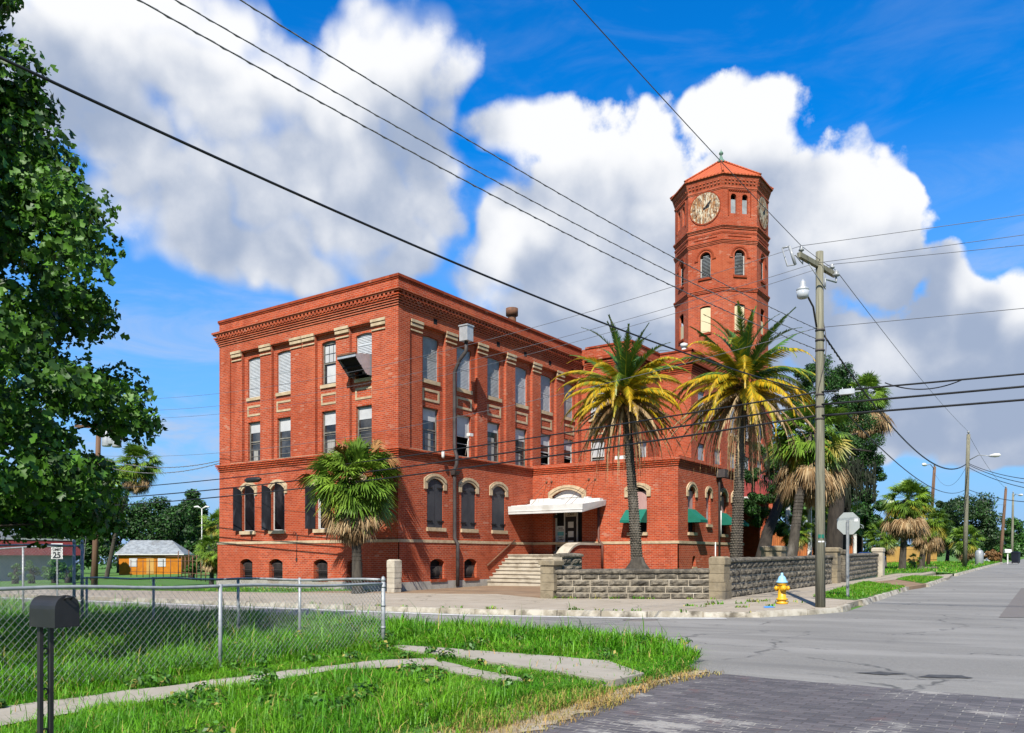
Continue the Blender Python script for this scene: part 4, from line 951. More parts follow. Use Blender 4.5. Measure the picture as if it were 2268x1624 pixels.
# stairs
mb = MB()
for k in range(8):
    yy = 30.75 + k*.25; z1 = .36 + k*.175; x1 = -19.55 if k > 1 else -19.2
    mb.box(-23.0, yy, -.1 if k == 0 else z1-.22, x1, 34.70, z1-.055)
    mb.box(-23.0, yy-.045, z1-.053, x1+.02, 34.70, z1)
bpy_part(mb, 'stairs', M['step'])
mb = MB(); mb.tube([FR.p(5.95, 1.05, .12), FR.p(8.25, 2.30, .12)], .035, 8)
for a, z in ((6.2, 1.18), (8.0, 2.16)): mb.tube([FR.p(a, z, .12), FR.p(a, z-.1, 0)], .015, 5)
bpy_part(mb, 'handrail', M['rust'])
mb = MB(); mb.box(-19.50, 31.2, -.2, -19.0, 34.70, .85, 0)
n = 10; pr = [(32.55, 2.02)] + [(32.55 - 1.35*sin(pi/2*i/n)*1.0, 2.02 - .95*(1-cos(pi/2*i/n))**.8) for i in range(1, n+1)]
for (ya, za), (yb, zb) in zip(pr, pr[1:]):
    mb.box8([(-19.5,yb,.84),(-19.0,yb,.84),(-19.0,ya,.84),(-19.5,ya,.84),(-19.5,yb,zb),(-19.0,yb,zb),(-19.0,ya,za),(-19.5,ya,za)])
    mb.box8([(-19.56,yb,zb+.003),(-18.94,yb,zb+.003),(-18.94,ya,za+.003),(-19.56,ya,za+.003),(-19.56,yb,zb+.11),(-18.94,yb,zb+.11),(-18.94,ya,za+.11),(-19.56,ya,za+.11)], 1)
mb.box(-19.5, 32.55, .84, -19.0, 34.70, 2.02); mb.box(-19.56, 32.56, 2.023, -18.94, 34.66, 2.13, 1)
bpy_part(mb, 'stair_side_wall', [M['brick'], M['step']])
mb = MB(); mb.tube([FE.p(3.88, 3.9, .1), FE.p(3.88, 2.35, .1), FE.p(3.98, 2.2, .16), FE.p(4.12, 2.05, .16), FE.p(4.12, .95, .16)], .06, 8); bpy_part(mb, 'downpipe', M['brown_pipe'])
# wing windows with green awnings
def awning(f, a0, a1, z0, z1, dep):
    mb = MB(); A, C, D = (0, z1), (dep, z0+.12), (dep, z0)
    mb.poly([f.p(a0,z0,0), f.p(a0,z0,dep), f.p(a0,z0+.12,dep), f.p(a0,z1,0)]); mb.poly([f.p(a1,z1,0), f.p(a1,z0+.12,dep), f.p(a1,z0,dep), f.p(a1,z0,0)])
    mb.poly([f.p(a0,z0+.12,dep), f.p(a1,z0+.12,dep), f.p(a1,z1,0), f.p(a0,z1,0)]); mb.poly([f.p(a0,z0,dep), f.p(a1,z0,dep), f.p(a1,z0+.12,dep), f.p(a0,z0+.12,dep)])
    bpy_part(mb, 'awning', M['awning'])
def boarded(f, a0, a1, z0, z1, rise):
    mb = MB(); f.fill(mb, a0, a1, z0+.55, z1-.22, 0, -.12); f.quad(mb, a0, a1, z0, z0+.57, -.14, 1); f.fill(mb, a0, a1, z1-.24, z1, rise, -.15, 1); bpy_part(mb, 'window', [M['pink_board'], M['void']])
boarded(FE, 5.46, 6.39, 2.62, 4.75, .22); awning(FE, 5.30, 6.40, 3.06, 3.70, .62)
mb = MB(); FE.hood(mb, 5.46, 6.39, 4.75, .22, .21, .24, -.02, .06); FE.hood(mb, 5.38, 6.47, 4.84, .23, .05, 0, .05, .09); bpy_part(mb, 'arch_hood', M['stone']); sill(FE, 5.40, 6.45, 2.47, 2.62, -.1, .10)
for i, (a0, a1, z0, z1, rise, _) in enumerate(xw):
    if i == 1:
        mb = MB(); FX.fill(mb, a0, a1, z0+.02, z1-.18, .0, -.12); FX.fill(mb, a0, a1, z1-.2, z1, rise, -.15, 1); FX.quad(mb, a0+.1, a1-.12, z0+.1, z0+.62, -.11, 2); bpy_part(mb, 'window', [M['pink_board'], M['void'], M['blind']])
    else: boarded(FX, a0, a1, z0, z1, rise); awning(FX, a0-.02, a1+.02, 3.08, 3.72, .62)
    mb = MB(); t = .17 if i == 1 else .21; FX.hood(mb, a0, a1, z1, rise, t, .2, -.02, .06); FX.hood(mb, a0-t*.4, a1+t*.4, z1+t*.42, rise*1.05, .05, 0, .05, .09); bpy_part(mb, 'arch_hood', M['stone']); sill(FX, a0-.06, a1+.06, z0-.14, z0, -.1, .10)
for a0, a1, z0, z1, rise, _ in xb: mb = MB(); FX.fill(mb, a0, a1, z0, z1, rise, -.16); bpy_part(mb, 'basement_window', M['void']); sill(FX, a0-.03, a1+.05, z0-.08, z0, -.1, .12)
mb = MB(); mb.tube([FX.p(4.85, 5.5, .25), FX.p(4.85, 5.3, .12), FX.p(4.85, .6, .12)], .06, 8); FX.box(mb, 4.6, 5.1, 5.45, 5.85, .05, .5); bpy_part(mb, 'downpipe', M['pipe'])
mb = MB(); mb.tube([FX.p(4.35, 2.2, .1), FX.p(4.35, .6, .1)], .03, 6); mb.tube([FX.p(5.12, 2.5, .1), FX.p(5.12, 3.8, .1)], .03, 6); bpy_part(mb, 'drain_pipe', M['white'])
mb = MB(); FE.box(mb, 3.7, 4.5, 6.02, 6.55, -2.2, -1.9); FE.box(mb, 4.9, 5.1, 6.02, 6.3, -1.2, -1.0); bpy_part(mb, 'roof_unit', M['white'])
mb = MB(); mb.tube([(-19.3,45.3,12.6),(-19.3,45.3,13.9)], .14, 8); mb.lathe([(.2,13.85),(.22,14.05),(.1,14.1)], (-19.3,45.3,0), 10); bpy_part(mb, 'roof_vent', M['white'])

# --- clock tower ----------------------------------------------------------
TC = Vector((-19.98, 53.15, 0)); TR = 3.05
def octv(r, k): a = R(-67.5+45*k); return TC + Vector((r*cos(a), r*sin(a), 0))
def octring(mb, r0, z0, r1, z1, mi=0):
    for k in range(8): mb.poly([octv(r0,k)+Vector((0,0,z0)), octv(r0,k+1)+Vector((0,0,z0)), octv(r1,k+1)+Vector((0,0,z1)), octv(r1,k)+Vector((0,0,z1))], mi)
def octslab(mb, r, z0, z1, mi=0): octring(mb, TR-.05, z0, r, z0, mi); octring(mb, r, z0, r, z1, mi); octring(mb, r, z1, TR-.05, z1, mi)
FW = 2*TR*sin(R(22.5)); AP = TR*cos(R(22.5))
TF = []
for k in range(8):                                     # face k between vertices k and k+1; k=7 looks to the front, k=0 half right, k=1 to the side
    p0, p1 = octv(TR, k), octv(TR, k+1); u = (p1-p0).normalized(); TF.append(Fr(p0, u, (u.y, -u.x, 0)))
mb = MB()
for k, f in enumerate(TF):
    c = FW/2; op = [(c-.36, c+.36, 19.5, 21.17, .36, .25), (c-.36, c+.36, 15.95, 17.68, .08, .12)]
    if k % 2 == 0: op += [(c-.62, c-.24, 23.45, 24.72, .19, .25), (c+.16, c+.54, 23.45, 24.72, .19, .25)]
    f.panel(mb, 0, FW, 12.0, 25.25, op)
wall_part(mb)
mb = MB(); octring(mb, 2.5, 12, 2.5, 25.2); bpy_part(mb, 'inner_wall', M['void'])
for grp in (((22.55,22.62,3.14),(22.62,22.70,3.19),(22.46,22.55,3.10)), ((22.24,22.31,3.10),(22.17,22.24,3.08)), ((21.72,21.80,3.16),(21.62,21.72,3.12),(21.54,21.62,3.09)), ((18.66,18.76,3.17),(18.56,18.66,3.13),(18.48,18.56,3.10))):
    mb = MB()
    for z0, z1, r in grp: octslab(mb, r, z0, z1)
    bpy_part(mb, 'tower_band', M['brick'])
mb = MB()
for z0, z1, r in ((25.0,25.07,3.08),(25.07,25.14,3.11),(25.14,25.2,3.07)): octslab(mb, r, z0, z1)
octring(mb, TR+.02, 25.2, 3.24, 25.72); octring(mb, 3.24, 25.72, 3.24, 25.84)
for k in range(8):
    for j in range(9):
        for z, q in ((25.34, .08), (25.52, .13)):
            f = TF[k]; f.box(mb, .1+j*.245, .21+j*.245, z, z+.09, 0, q+.03)
bpy_part(mb, 'tower_cornice', M['brick'])
for k in (7, 0, 1, 6):
    f = TF[k]; c = FW/2
    # louvred belfry window
    q = MB(); f.quad(q, c-.36, c+.36, 19.5, 21.17, -.22, 1); f.box(q, c-.36, c-.30, 19.5, 20.81, -.2, -.12); f.box(q, c+.30, c+.36, 19.5, 20.81, -.2, -.12); w = bpy_part(q, 'window', [M['frame'], M['void']])
    q = MB(); z = 19.56
    while z < 20.95: h = .30 if z < 20.8 else .2; q.poly([f.p(c-h,z,-.12), f.p(c+h,z,-.12), f.p(c+h,z+.075,-.20), f.p(c-h,z+.075,-.20)]); z += .09
    q.build('louvered_panel', M['tin_roof'], w)
    q = MB(); f.hood(q, c-.48, c+.48, 21.29, .48, .10, .18, -.02, .04); f.box(q, c-.72, c-.48, 20.62, 20.72, -.02, .05); f.box(q, c+.48, c+.72, 20.62, 20.72, -.02, .05); bpy_part(q, 'arch_hood', M['brick_dark'])
    sill(f, c-.46, c+.46, 19.36, 19.5, -.1, .08, 'brick_dark')
    q = MB(); f.fill(q, c-.34, c+.34, 15.95, 17.58 if k in (7, 0) else 16.9, .0, -.08); bpy_part(q, 'boarded_window', M['tan_panel'])
    sill(f, c-.42, c+.42, 15.82, 15.95, -.1, .07, 'brick_dark')
    q = MB(); f.box(q, .38, FW-.38, 21.98, 22.02, -.01, .03); bpy_part(q, 'brick_panel', M['brick_dark'])
    if k % 2 == 0:
        for a0, a1 in ((c-.62, c-.24), (c+.16, c+.54)): q = MB(); f.fill(q, a0, a1, 23.45, 24.40, 0, -.14); bpy_part(q, 'belfry_opening', M['tin_roof'])
        q = MB(); f.box(q, c-.82, c-.76, 23.3, 25.0, -.01, .04); f.box(q, c+.70, c+.76, 23.3, 25.0, -.01, .04)
        for j in range(12): f.box(q, c-.76+j*.125, c-.70+j*.125, 24.92, 24.98, -.01, .07); f.box(q, c-.70+j*.125, c-.64+j*.125, 24.86, 24.92, -.01, .05)
        bpy_part(q, 'brick_panel', M['brick_dark'])
    else:
        q = MB(); n = 48; C_ = f.p(c, 24.0, .045)
        rim = [C_ + f.U*(1.0*cos(2*pi*i/n)) + Vector((0,0,1.0*sin(2*pi*i/n))) for i in range(n)]; q.poly(rim)
        for i in range(n): a, b = rim[i], rim[(i+1) % n]; q.poly([a - f.n*.06, b - f.n*.06, b, a], 0)
        ck = bpy_part(q, 'clock_face', M['clock'])
        q = MB(); o = Vector((0,0,0))
        for i in range(n):
            t0, t1 = 2*pi*i/n, 2*pi*(i+1)/n
            for r0, r1, o0 in ((1.0, 1.06, .06),): q.poly([f.p(c+r0*cos(t0), 24+r0*sin(t0), o0), f.p(c+r1*cos(t0), 24+r1*sin(t0), o0), f.p(c+r1*cos(t1), 24+r1*sin(t1), o0), f.p(c+r0*cos(t1), 24+r0*sin(t1), o0)])
        q.build('clock_rim', M['brick_dark'], ck)
        q = MB()
        NUM = ['III','II','I','XII','XI','X','IX','VIII','VII','VI','V','IV']
        for i in range(12):
            t = 2*pi*i/12
            for j, ch in enumerate(NUM[i]):
                tt = t + (len(NUM[i])/2-.5-j)*.085; lean = {'V': .03, 'X': .03}.get(ch, 0)
                for sg in ((-1, 1) if lean else (0,)):
                    e = Vector((cos(tt-sg*lean), sin(tt-sg*lean))); e2 = Vector((cos(tt+(sg*lean if ch == 'X' else 0)), sin(tt+(sg*lean if ch == 'X' else 0))))
                    a = e*.90; b = e2*.66; w_ = Vector((-e.y, e.x))*.016
                    q.poly([f.p(c+(a-w_).x, 24+(a-w_).y, .052), f.p(c+(b-w_).x, 24+(b-w_).y, .052), f.p(c+(b+w_).x, 24+(b+w_).y, .052), f.p(c+(a+w_).x, 24+(a+w_).y, .052)])
        q.build('clock_numerals', M['rust'], ck)
        for ang, L, w0, nm in ((R(45), .62, .035, 'clock_hand'), (R(22), .34, .06, 'clock_hand')):
            e = Vector((cos(ang), sin(ang))); v = Vector((-e.y, e.x)); q = MB()
            pt = [e*-.14+v*w0*.6, e*-.14-v*w0*.6, e*L*.75-v*w0*1.5, e*L, e*L*.75+v*w0*1.5]
            q.poly([f.p(c+p.x, 24+p.y, .07) for p in pt]); q.build(nm, M['black'], ck)
        q = MB(); q.lathe([(.075,0),(.06,.03),(.0,.035)], f.p(c, 24, .05), 10, axis=tuple(f.n)); q.build('clock_hub', M['black'], ck)
mb = MB(); octring(mb, 2.9, 25.84, 3.36, 25.84, 1); octring(mb, 3.36, 25.84, 3.36, 25.92); 
for k in range(8): mb.poly([octv(3.36,k)+Vector((0,0,25.92)), octv(3.36,k+1)+Vector((0,0,25.92)), octv(.18,k+1)+Vector((0,0,28.05)), octv(.18,k)+Vector((0,0,28.05))])
for k in range(8): mb.tube([octv(3.38,k)+Vector((0,0,25.95)), octv(.2,k)+Vector((0,0,28.1))], .07, 6)
rf = bpy_part(mb, 'tower_roof', [M['tile'], M['brick_dark']])
q = MB(); q.lathe([(.36,28.0),(.30,28.12),(.13,28.3),(.08,28.48),(.06,28.56),(.13,28.62),(.15,28.70),(.10,28.79),(.03,28.83),(.02,28.95),(.0,28.97)], TC, 12); q.build('finial', M['copper'], rf)
# ------------------------------------------------------------------ stone walls and gate pillars
def stone_run(a, b, h, base, courses, parent, seed, bl=.62, thick=.34, lip=True):
    """rock-faced blocks with proud mortar joints; returns wall parts under parent"""
    rnd = random.Random(seed); a = Vector(a); b = Vector(b); L = (b-a).length; u = (b-a)/L; nrm = Vector((u.y, -u.x))
    f = Fr((a.x, a.y, 0), (u.x, u.y, 0), (nrm.x, nrm.y, 0)); zb = lambda s: g(*(a+u*s)) + base
    mb = MB(); hc = h/courses
    def bx(m, s0, s1, z0, z1, o0, o1, mi=0):
        A, Bz = zb(s0), zb(s1)
        m.box8([f.p(s0,A+z0,o1), f.p(s1,Bz+z0,o1), f.p(s1,Bz+z0,o0), f.p(s0,A+z0,o0), f.p(s0,A+z1,o1), f.p(s1,Bz+z1,o1), f.p(s1,Bz+z1,o0), f.p(s0,A+z1,o0)], mi)
    bx(mb, 0, L, -.3, h, -thick, 0, 0)
    mb.build('mortar_bed', M['mortar'], parent)
    mb = MB()
    for r in range(courses):
        s = -rnd.uniform(0, bl) if r % 2 else 0.
        while s < L:
            w = bl*rnd.uniform(.85, 1.15); s0, s1 = max(0, s)+.008, min(L, s+w)-.012; s += w
            if s1-s0 < .06: continue
            z0, z1 = r*hc+.008, (r+1)*hc-.020; nx, nz = max(2, int((s1-s0)/.11)), 3
            grid = []
            for iz in range(nz+1):
                row = []
                for ix in range(nx+1):
                    e = min(ix, nx-ix, 1)*min(iz, nz-iz, 1); o = .006 + (rnd.uniform(.02, .07) if e else 0)
                    S0 = s0+(s1-s0)*ix/nx; row.append(f.p(S0, zb(S0)+z0+(z1-z0)*iz/nz, o))
                grid.append(row)
            for iz in range(nz):
                for ix in range(nx): mb.poly([grid[iz][ix], grid[iz][ix+1], grid[iz+1][ix+1], grid[iz+1][ix]])
    mb.build('stone_blocks', M['rock'], parent)
    if lip:
        mb = MB(); s = 0.
        while s < L:
            w = rnd.uniform(.7, 1.0); s1 = min(L, s+w); t = rnd.uniform(-.012, .015)
            A, Bz = zb(s), zb(s1)
            prof = [(-thick-.05, h+.003), (.07, h+.003), (.075, h+.05), (.03, h+.10), (-.12, h+.125+t), (-thick, h+.10)]
            P = [f.p(s+.004, A+z, o) for o, z in prof]; Q = [f.p(s1-.004, Bz+z, o) for o, z in prof]
            mb.poly(P[::-1]); mb.poly(Q)
            for k in range(6): mb.poly([P[k], Q[k], Q[(k+1) % 6], P[(k+1) % 6]])
            s = s1
        mb.build('wall_coping', M['rock'], parent)
def pillar(name, label, c, w, h, mat, seed, base=.10, cap_h=.16, courses=5, cap_w=.04, group=None):
    c = Vector(c[:2]); z = g(*c) + base; t = thing(name, label, 'gate pillar', (c.x, c.y, z), group)
    rnd = random.Random(seed); mb = MB(); hc = (h-cap_h)/courses
    for k in range(courses):
        j = rnd.uniform(-.012, .012); mb.obox((c.x+j, c.y+j), (1, 0), w/2-.006+j, w/2-.006+j, z-.2 if k == 0 else z+k*hc+.004, z+(k+1)*hc-.008)
    mb.obox(c, (1, 0), w/2-.03, w/2-.03, z, z+h-cap_h); mb.build('shaft', mat, t)
    mb = MB(); mb.obox(c, (1, 0), w/2+cap_w, w/2+cap_w, z+h-cap_h, z+h-.03); mb.obox(c, (1, 0), w/2+cap_w, w/2+cap_w, z+h-.03, z+h+.02, top=.7); mb.build('pillar_cap', mat, t); return t
t = thing('stone_wall', 'low dark rock faced wall facing the cross street between two pillars', 'stone wall', (-14, 22.3, g(-14, 22.3)))
stone_run((-13.9, 22.30), (-9.15, 23.42), .82, .10, 4, t, 3)
t = thing('stone_wall', 'long dark stone wall along the side street behind the yellow hydrant', 'stone wall', (-8.9, 24, g(-8.9, 24)))
stone_run((-8.88, 23.9), (-8.84, 36.6), 1.12, .10, 5, t, 4, .50)
t = thing('stone_wall', 'farther stone wall section beyond the gate, behind the stop sign', 'stone wall', (-9.1, 40, g(-9.1, 40)))
stone_run((-8.95, 38.6), (-9.6, 50.2), 1.15, .10, 5, t, 5, .55)
t = thing('stone_wall', 'short blackened stone return wall beside the left gate pillar', 'stone wall', (-14.2, 22.6, g(-14.2, 22.6)))
stone_run((-13.92, 22.72), (-13.85, 23.9), 1.34, .10, 5, t, 6, .6); 
pillar('gate_pillar', 'grey stone gate pillar at the left end of the front wall', (-14.12, 22.38), .52, 1.25, M['pillar'], 1, courses=4)
pillar('gate_pillar', 'square concrete block pillar at the street corner behind the hydrant', (-8.92, 23.62), .50, 1.28, M['pillar'], 2, courses=4, cap_w=.0, cap_h=.22)
pillar('gate_pillar', 'pale weathered stone pillar standing alone by the brick building corner', (-22.40, 23.83), .42, 1.32, M['pale_pillar'], 3, courses=5, cap_h=.30, cap_w=.0)
pillar('gate_pillar', 'mossy stone pillar right of the wooden utility pole, near side of the gate', (-8.9, 36.95), .62, 1.55, M['pillar'], 4)
pillar('gate_pillar', 'patched stone pillar on the far side of the gate', (-8.95, 38.4), .62, 1.45, M['rock'], 5)
pillar('gate_pillar', 'pale round topped pillar ending the farther stone wall', (-9.62, 50.5), .55, 1.55, M['pale_pillar'], 6, courses=1, cap_h=.2)
pillar('gate_pillar', 'squat stone pillar with a low pyramid cap inside the side wall', (-9.45, 30.6), .75, 1.62, M['pillar'], 7, courses=3)
mb = MB(); xs = [-13.7, -13.2, -12.7, -12.2, -9.05]; zs = [.30, .42, .75, .95, .98]
for k in range(4):
    fy = lambda x: 22.55+(x+13.75)*.236
    q = [(xs[k], fy(xs[k])), (xs[k+1], fy(xs[k+1])), (xs[k+1]-(.5 if k == 3 else 0), 49.8), (xs[k], 49.8)]; h_ = [zs[k], zs[k+1], zs[k+1], zs[k]]
    mb.poly([(x, y, z) for (x, y), z in zip(q, h_)])
mb.poly([(-9.55,49.8,.98),(-13.7,49.8,.3),(-13.7,49.8,-.5),(-9.55,49.8,-.5)]); mb.poly([(-15.2,34.6,.93),(-13.0,34.6,.6),(-13.0,49.8,.6),(-15.2,49.8,.93)])
tag(mb.build('raised_yard', M['ground']), kind='structure')

# ------------------------------------------------------------------ chain link fences
def chain_fence(a, b, h, posts, label, zoff=.08, pitch=.075, rise=0., rail=True, thick=.0018):
    a = Vector(a); b = Vector(b); L = (b-a).length; u = (b-a)/L; base = a
    t = thing('chain_link_fence', label, 'fence', (a.x, a.y, g(*a)+zoff))
    P = lambda s, z, o=0: Vector((a.x+u.x*s-u.y*o, a.y+u.y*s+u.x*o, g(a.x+u.x*s, a.y+u.y*s)+zoff+z))
    z0, z1 = .04, h-.03; H = z1-z0; VV = []; h0 = h; hf = (lambda s: h0 + rise*s/L); FF = []; nb = 0
    import itertools
    def wire(p, q):
        nonlocal nb
        d = (q-p).normalized(); n = Vector((-u.y, u.x, 0)); w = d.cross(n).normalized(); r = thick
        for k in range(3):
            an = 2*pi*k/3; o = (n*cos(an)+w*sin(an))*r; VV.append(tuple(p+o)); VV.append(tuple(q+o))
        for k in range(3): FF.append((nb+2*k, nb+2*((k+1) % 3), nb+2*((k+1) % 3)+1, nb+2*k+1))
        nb += 6
    s = -H
    while s < L:
        for sg in (1, -1):
            s0, s1 = (s, s+H); za, zb_ = (z0, z1) if sg > 0 else (z1, z0)
            if s0 < 0: za += (zb_-za)*(-s0)/H; s0 = 0
            if s1 > L: zb_ = za+(zb_-za)*(L-s0)/(s1-s0); s1 = L
            if s1-s0 > .01: wire(P(s0, za*hf(s0)/h0, .012*sg), P(s1, zb_*hf(s1)/h0, .012*sg))
        s += pitch
    np_mesh('chain_mesh', VV, FF, np.zeros(len(FF)), M['galv'], t)
    for i, s in enumerate(posts):
        mb = MB(); i = 0 if s < .1 else 1; r = .034 if i == 0 else .026; h = hf(s); k = h+.05 if i == 0 else h
        mb.tube([P(s, -.2), P(s, k)], r, 10); 
        if i == 0: mb.lathe([(r*1.15,k-.03),(r*1.15,k),(r*.7,k+.04),(0,k+.055)], P(s, 0), 10)
        for z in (.3, .65, .95):
            if i == 0 and z < h: mb.lathe([(r*1.2, z), (r*1.2, z+.03)], P(s, 0), 10)
        mb.build('post', M['galv'], t)
    if rail:
        n = 24; mb = MB(); sg = random.Random(len(label)).uniform(0, 6)
        mb.tube([P(L*i/n, hf(L*i/n)-.03+.012*sin(i*.9+sg)) for i in range(n+1)], .021, 8); mb.build('top_rail', M['galv'], t)
    return t
FC = (-9.14, 9.47)
chain_fence(FC, (-9.14, 1.2), 1.03, [0, 3.0, 6.0], 'near chain link fence beside the overgrown path and mailbox', rise=.24)
chain_fence((-9.2, 9.47), (-18.55, 9.55), 1.10, [1.95, 3.68, 6.5, 9.2], 'chain link fence along the cross street meeting the near fence at a post')
chain_fence((-18.6, 9.55), (-40, 9.8), 1.84, [0, 2.9, 5.8], 'tall chain link fence at far left below the speed sign')
chain_fence((-18.62, 9.4), (-18.62, 1.0), 1.84, [0.02, 3.], 'tall chain link fence returning towards the camera at far left')

# ------------------------------------------------------------------ letterbox
p = Vector((*W((107-CX)/F*5.25, 5.25), 0)); p.z = g(p.x, p.y)+.06
t = thing('mailbox', 'black arched mailbox on an open scrollwork metal post in the grass', 'mailbox', p)
ax = Vector(W(.88, -.48)).normalized(); ax = Vector((ax.x, ax.y, 0)); sx = Vector((-ax.y, ax.x, 0)); zt = 1.27
def mbx(u, v, z): return Vector((p.x, p.y, 0)) + ax*u + sx*v + Vector((0, 0, z))
mb = MB(); w, n = .078, 12; prof = [(-w, 1.05), (w, 1.05)] + [(w*cos(pi*i/n), 1.165+w*1.05*sin(pi*i/n)) for i in range(n+1)]
A = [mbx(-.075, v, z) for v, z in prof]; Q = [mbx(.185, v, z) for v, z in prof]; k = len(prof)
for i in range(k): mb.poly([A[i], Q[i], Q[(i+1) % k], A[(i+1) % k]], 0, 2 <= i < k-1)
mb.poly(A[::-1]); mb.build('box_body', M['mailbox'], t)
mb = MB(); pr = [(v*1.05, 1.04+(z-1.04)*1.03) for v, z in prof]
A = [mbx(.165, v, z) for v, z in pr]; Q = [mbx(.20, v, z) for v, z in pr]
for i in range(k): mb.poly([A[i], Q[i], Q[(i+1) % k], A[(i+1) % k]], 0, False)
mb.poly(Q); mb.poly(A[::-1]); mb.tube([mbx(.20, -.02, 1.225), mbx(.222, -.02, 1.24), mbx(.222, .02, 1.24), mbx(.20, .02, 1.225)], .006, 5); mb.build('door', M['mailbox'], t)
mb = MB()
for v in (-.034, .034): mb.box8([mbx(-.045,v-.012,-.2), mbx(-.015,v-.012,-.2), mbx(-.015,v+.012,-.2), mbx(-.045,v+.012,-.2), mbx(-.045,v-.012,1.045), mbx(-.015,v-.012,1.045), mbx(-.015,v+.012,1.045), mbx(-.045,v+.012,1.045)])
mb.build('post', M['mailbox'], t)
for i, zc in enumerate((.88, .62, .36)):
    mb = MB(); pth = []
    for j in range(15): a = -pi/2+j*pi/9*(1 if i % 2 else 1); r = .010+.0012*j; pth.append(mbx(-.03, r*cos(a), zc+r*sin(a)*1.2))
    pth += [mbx(-.03, -.03+.004*j, zc+.05+.018*j) for j in range(5)]
    mb.tube(pth, .006, 5); mb.build('scroll', M['mailbox'], t)
mb = MB(); mb.box8([mbx(-.06,-.012+w+.008,1.10), mbx(-.03,-.012+w+.008,1.10), mbx(-.03,w+.004,1.10), mbx(-.06,w+.004,1.10), mbx(-.06,-.004+w+.008,1.20), mbx(-.03,-.004+w+.008,1.20), mbx(-.03,w+.004,1.20), mbx(-.06,w+.004,1.20)]); mb.build('flag', M['black'], t)

# ------------------------------------------------------------------ hydrant
p = at(1732, 1338, .12); t = thing('fire_hydrant', 'yellow fire hydrant with a pale blue bonnet on the corner pavement', 'hydrant', p)
mb = MB(); mb.lathe([(.15,0),(.15,.05),(.115,.06),(.115,.10),(.15,.11),(.15,.15),(.108,.16),(.104,.50),(.135,.52),(.135,.56)], p, 18)
mb.build('barrel', M['hyd_yellow'], t)
mb = MB(); mb.lathe([(.150,.56),(.150,.60),(.115,.62),(.108,.67),(.085,.72),(.05,.75),(.032,.76),(.032,.82),(.018,.83)], p, 18); mb.build('bonnet', M['hyd_blue'], t)
vr = Vector((C35, S35, 0)); vf = Vector((-S35, C35, 0))
for dv, r, L in ((vr, .052, .18), (-vr, .052, .18), (-vf, .07, .17)):
    mb = MB(); mb.lathe([(r,.08),(r,L-.04),(r*1.25,L-.035),(r*1.25,L),(r*.45,L+.005),(r*.4,L+.03)], p+Vector((0,0,.42)), 12, axis=tuple(dv)); mb.build('nozzle_cap', M['hyd_yellow'], t)

# ------------------------------------------------------------------ stop sign seen from behind
p = at(1878, 1325, .14); t = thing('stop_sign', 'back of an octagonal stop sign on a galvanised channel post', 'road sign', p)
fwd = Vector((.10, 1, 0)).normalized(); rt = Vector((fwd.y, -fwd.x, 0)); zc = 1.5+(HZ-1159)/F*23.4; Rr = .345
c0 = Vector((p.x, p.y, zc)); mb = MB(); oct_ = [c0 + rt*(Rr*cos(R(22.5+45*i))) + Vector((0,0,Rr*sin(R(22.5+45*i)))) for i in range(8)]
mb.poly([q + fwd*.03 for q in oct_][::-1] if False else [q - fwd*-.03 for q in oct_]); mb.poly([q + fwd*.034 for q in oct_][::-1], 1)
for i in range(8): a, b = oct_[i], oct_[(i+1) % 8]; mb.poly([a+fwd*.03, b+fwd*.03, b+fwd*.034, a+fwd*.034])
pl = mb.build('sign_plate', [M['sign_back'], pm('sign_red', (.45,.02,.02), (.4,.02,.02), 3, .5)], t)
mb = MB(); q = c0 + rt*.22 + Vector((0,0,.10)); mb.poly([q+fwd*.026+rt*a+Vector((0,0,b)) for a, b in ((-.05,-.05),(.05,-.05),(.05,.05),(-.05,.05))]); mb.build('sticker', M['sticker'], pl)
mb = MB()
for a0, a1, o0, o1 in ((-.035,.035,.0,.006),(-.035,-.028,-.035,0),(.028,.035,-.035,0)):
    mb.box8([p+rt*a0+fwd*o0+Vector((0,0,-.2)), p+rt*a1+fwd*o0+Vector((0,0,-.2)), p+rt*a1+fwd*o1+Vector((0,0,-.2)), p+rt*a0+fwd*o1+Vector((0,0,-.2))]+[p+rt*a+fwd*o+Vector((0,0,zc+.1-p.z)) for a, o in ((a0,o0),(a1,o0),(a1,o1),(a0,o1))])
mb.build('post', M['galv'], t)
# speed sign
c0 = atd(126, 1221, 21.0); zb = g(c0.x, c0.y); t = thing('speed_sign', 'white speed limit 25 sign behind the tall chain link fence', 'road sign', (c0.x, c0.y, zb))
fs = Fr((c0.x, c0.y, 0), W(1, 0) + (0,), tuple(Vector(W(0, -1) + (0,)))); fs.U = Vector((*W(1,0), 0)); fs.n = Vector((*W(0,-1), 0))
mb = MB(); fs.box(mb, -.15, .15, c0.z-.2, c0.z+.2, -.004, 0); pl = mb.build('sign_plate', M['sticker'], t)
text('SPEED', fs, 0, c0.z+.105, .004, .09, M['black'], pl); text('LIMIT', fs, 0, c0.z+.01, .004, .09, M['black'], pl); text('25', fs, 0, c0.z-.17, .004, .21, M['black'], pl)
mb = MB(); fs.box(mb, -.02, .02, zb-.2, c0.z+.2, -.03, -.006); mb.build('post', M['galv'], t)

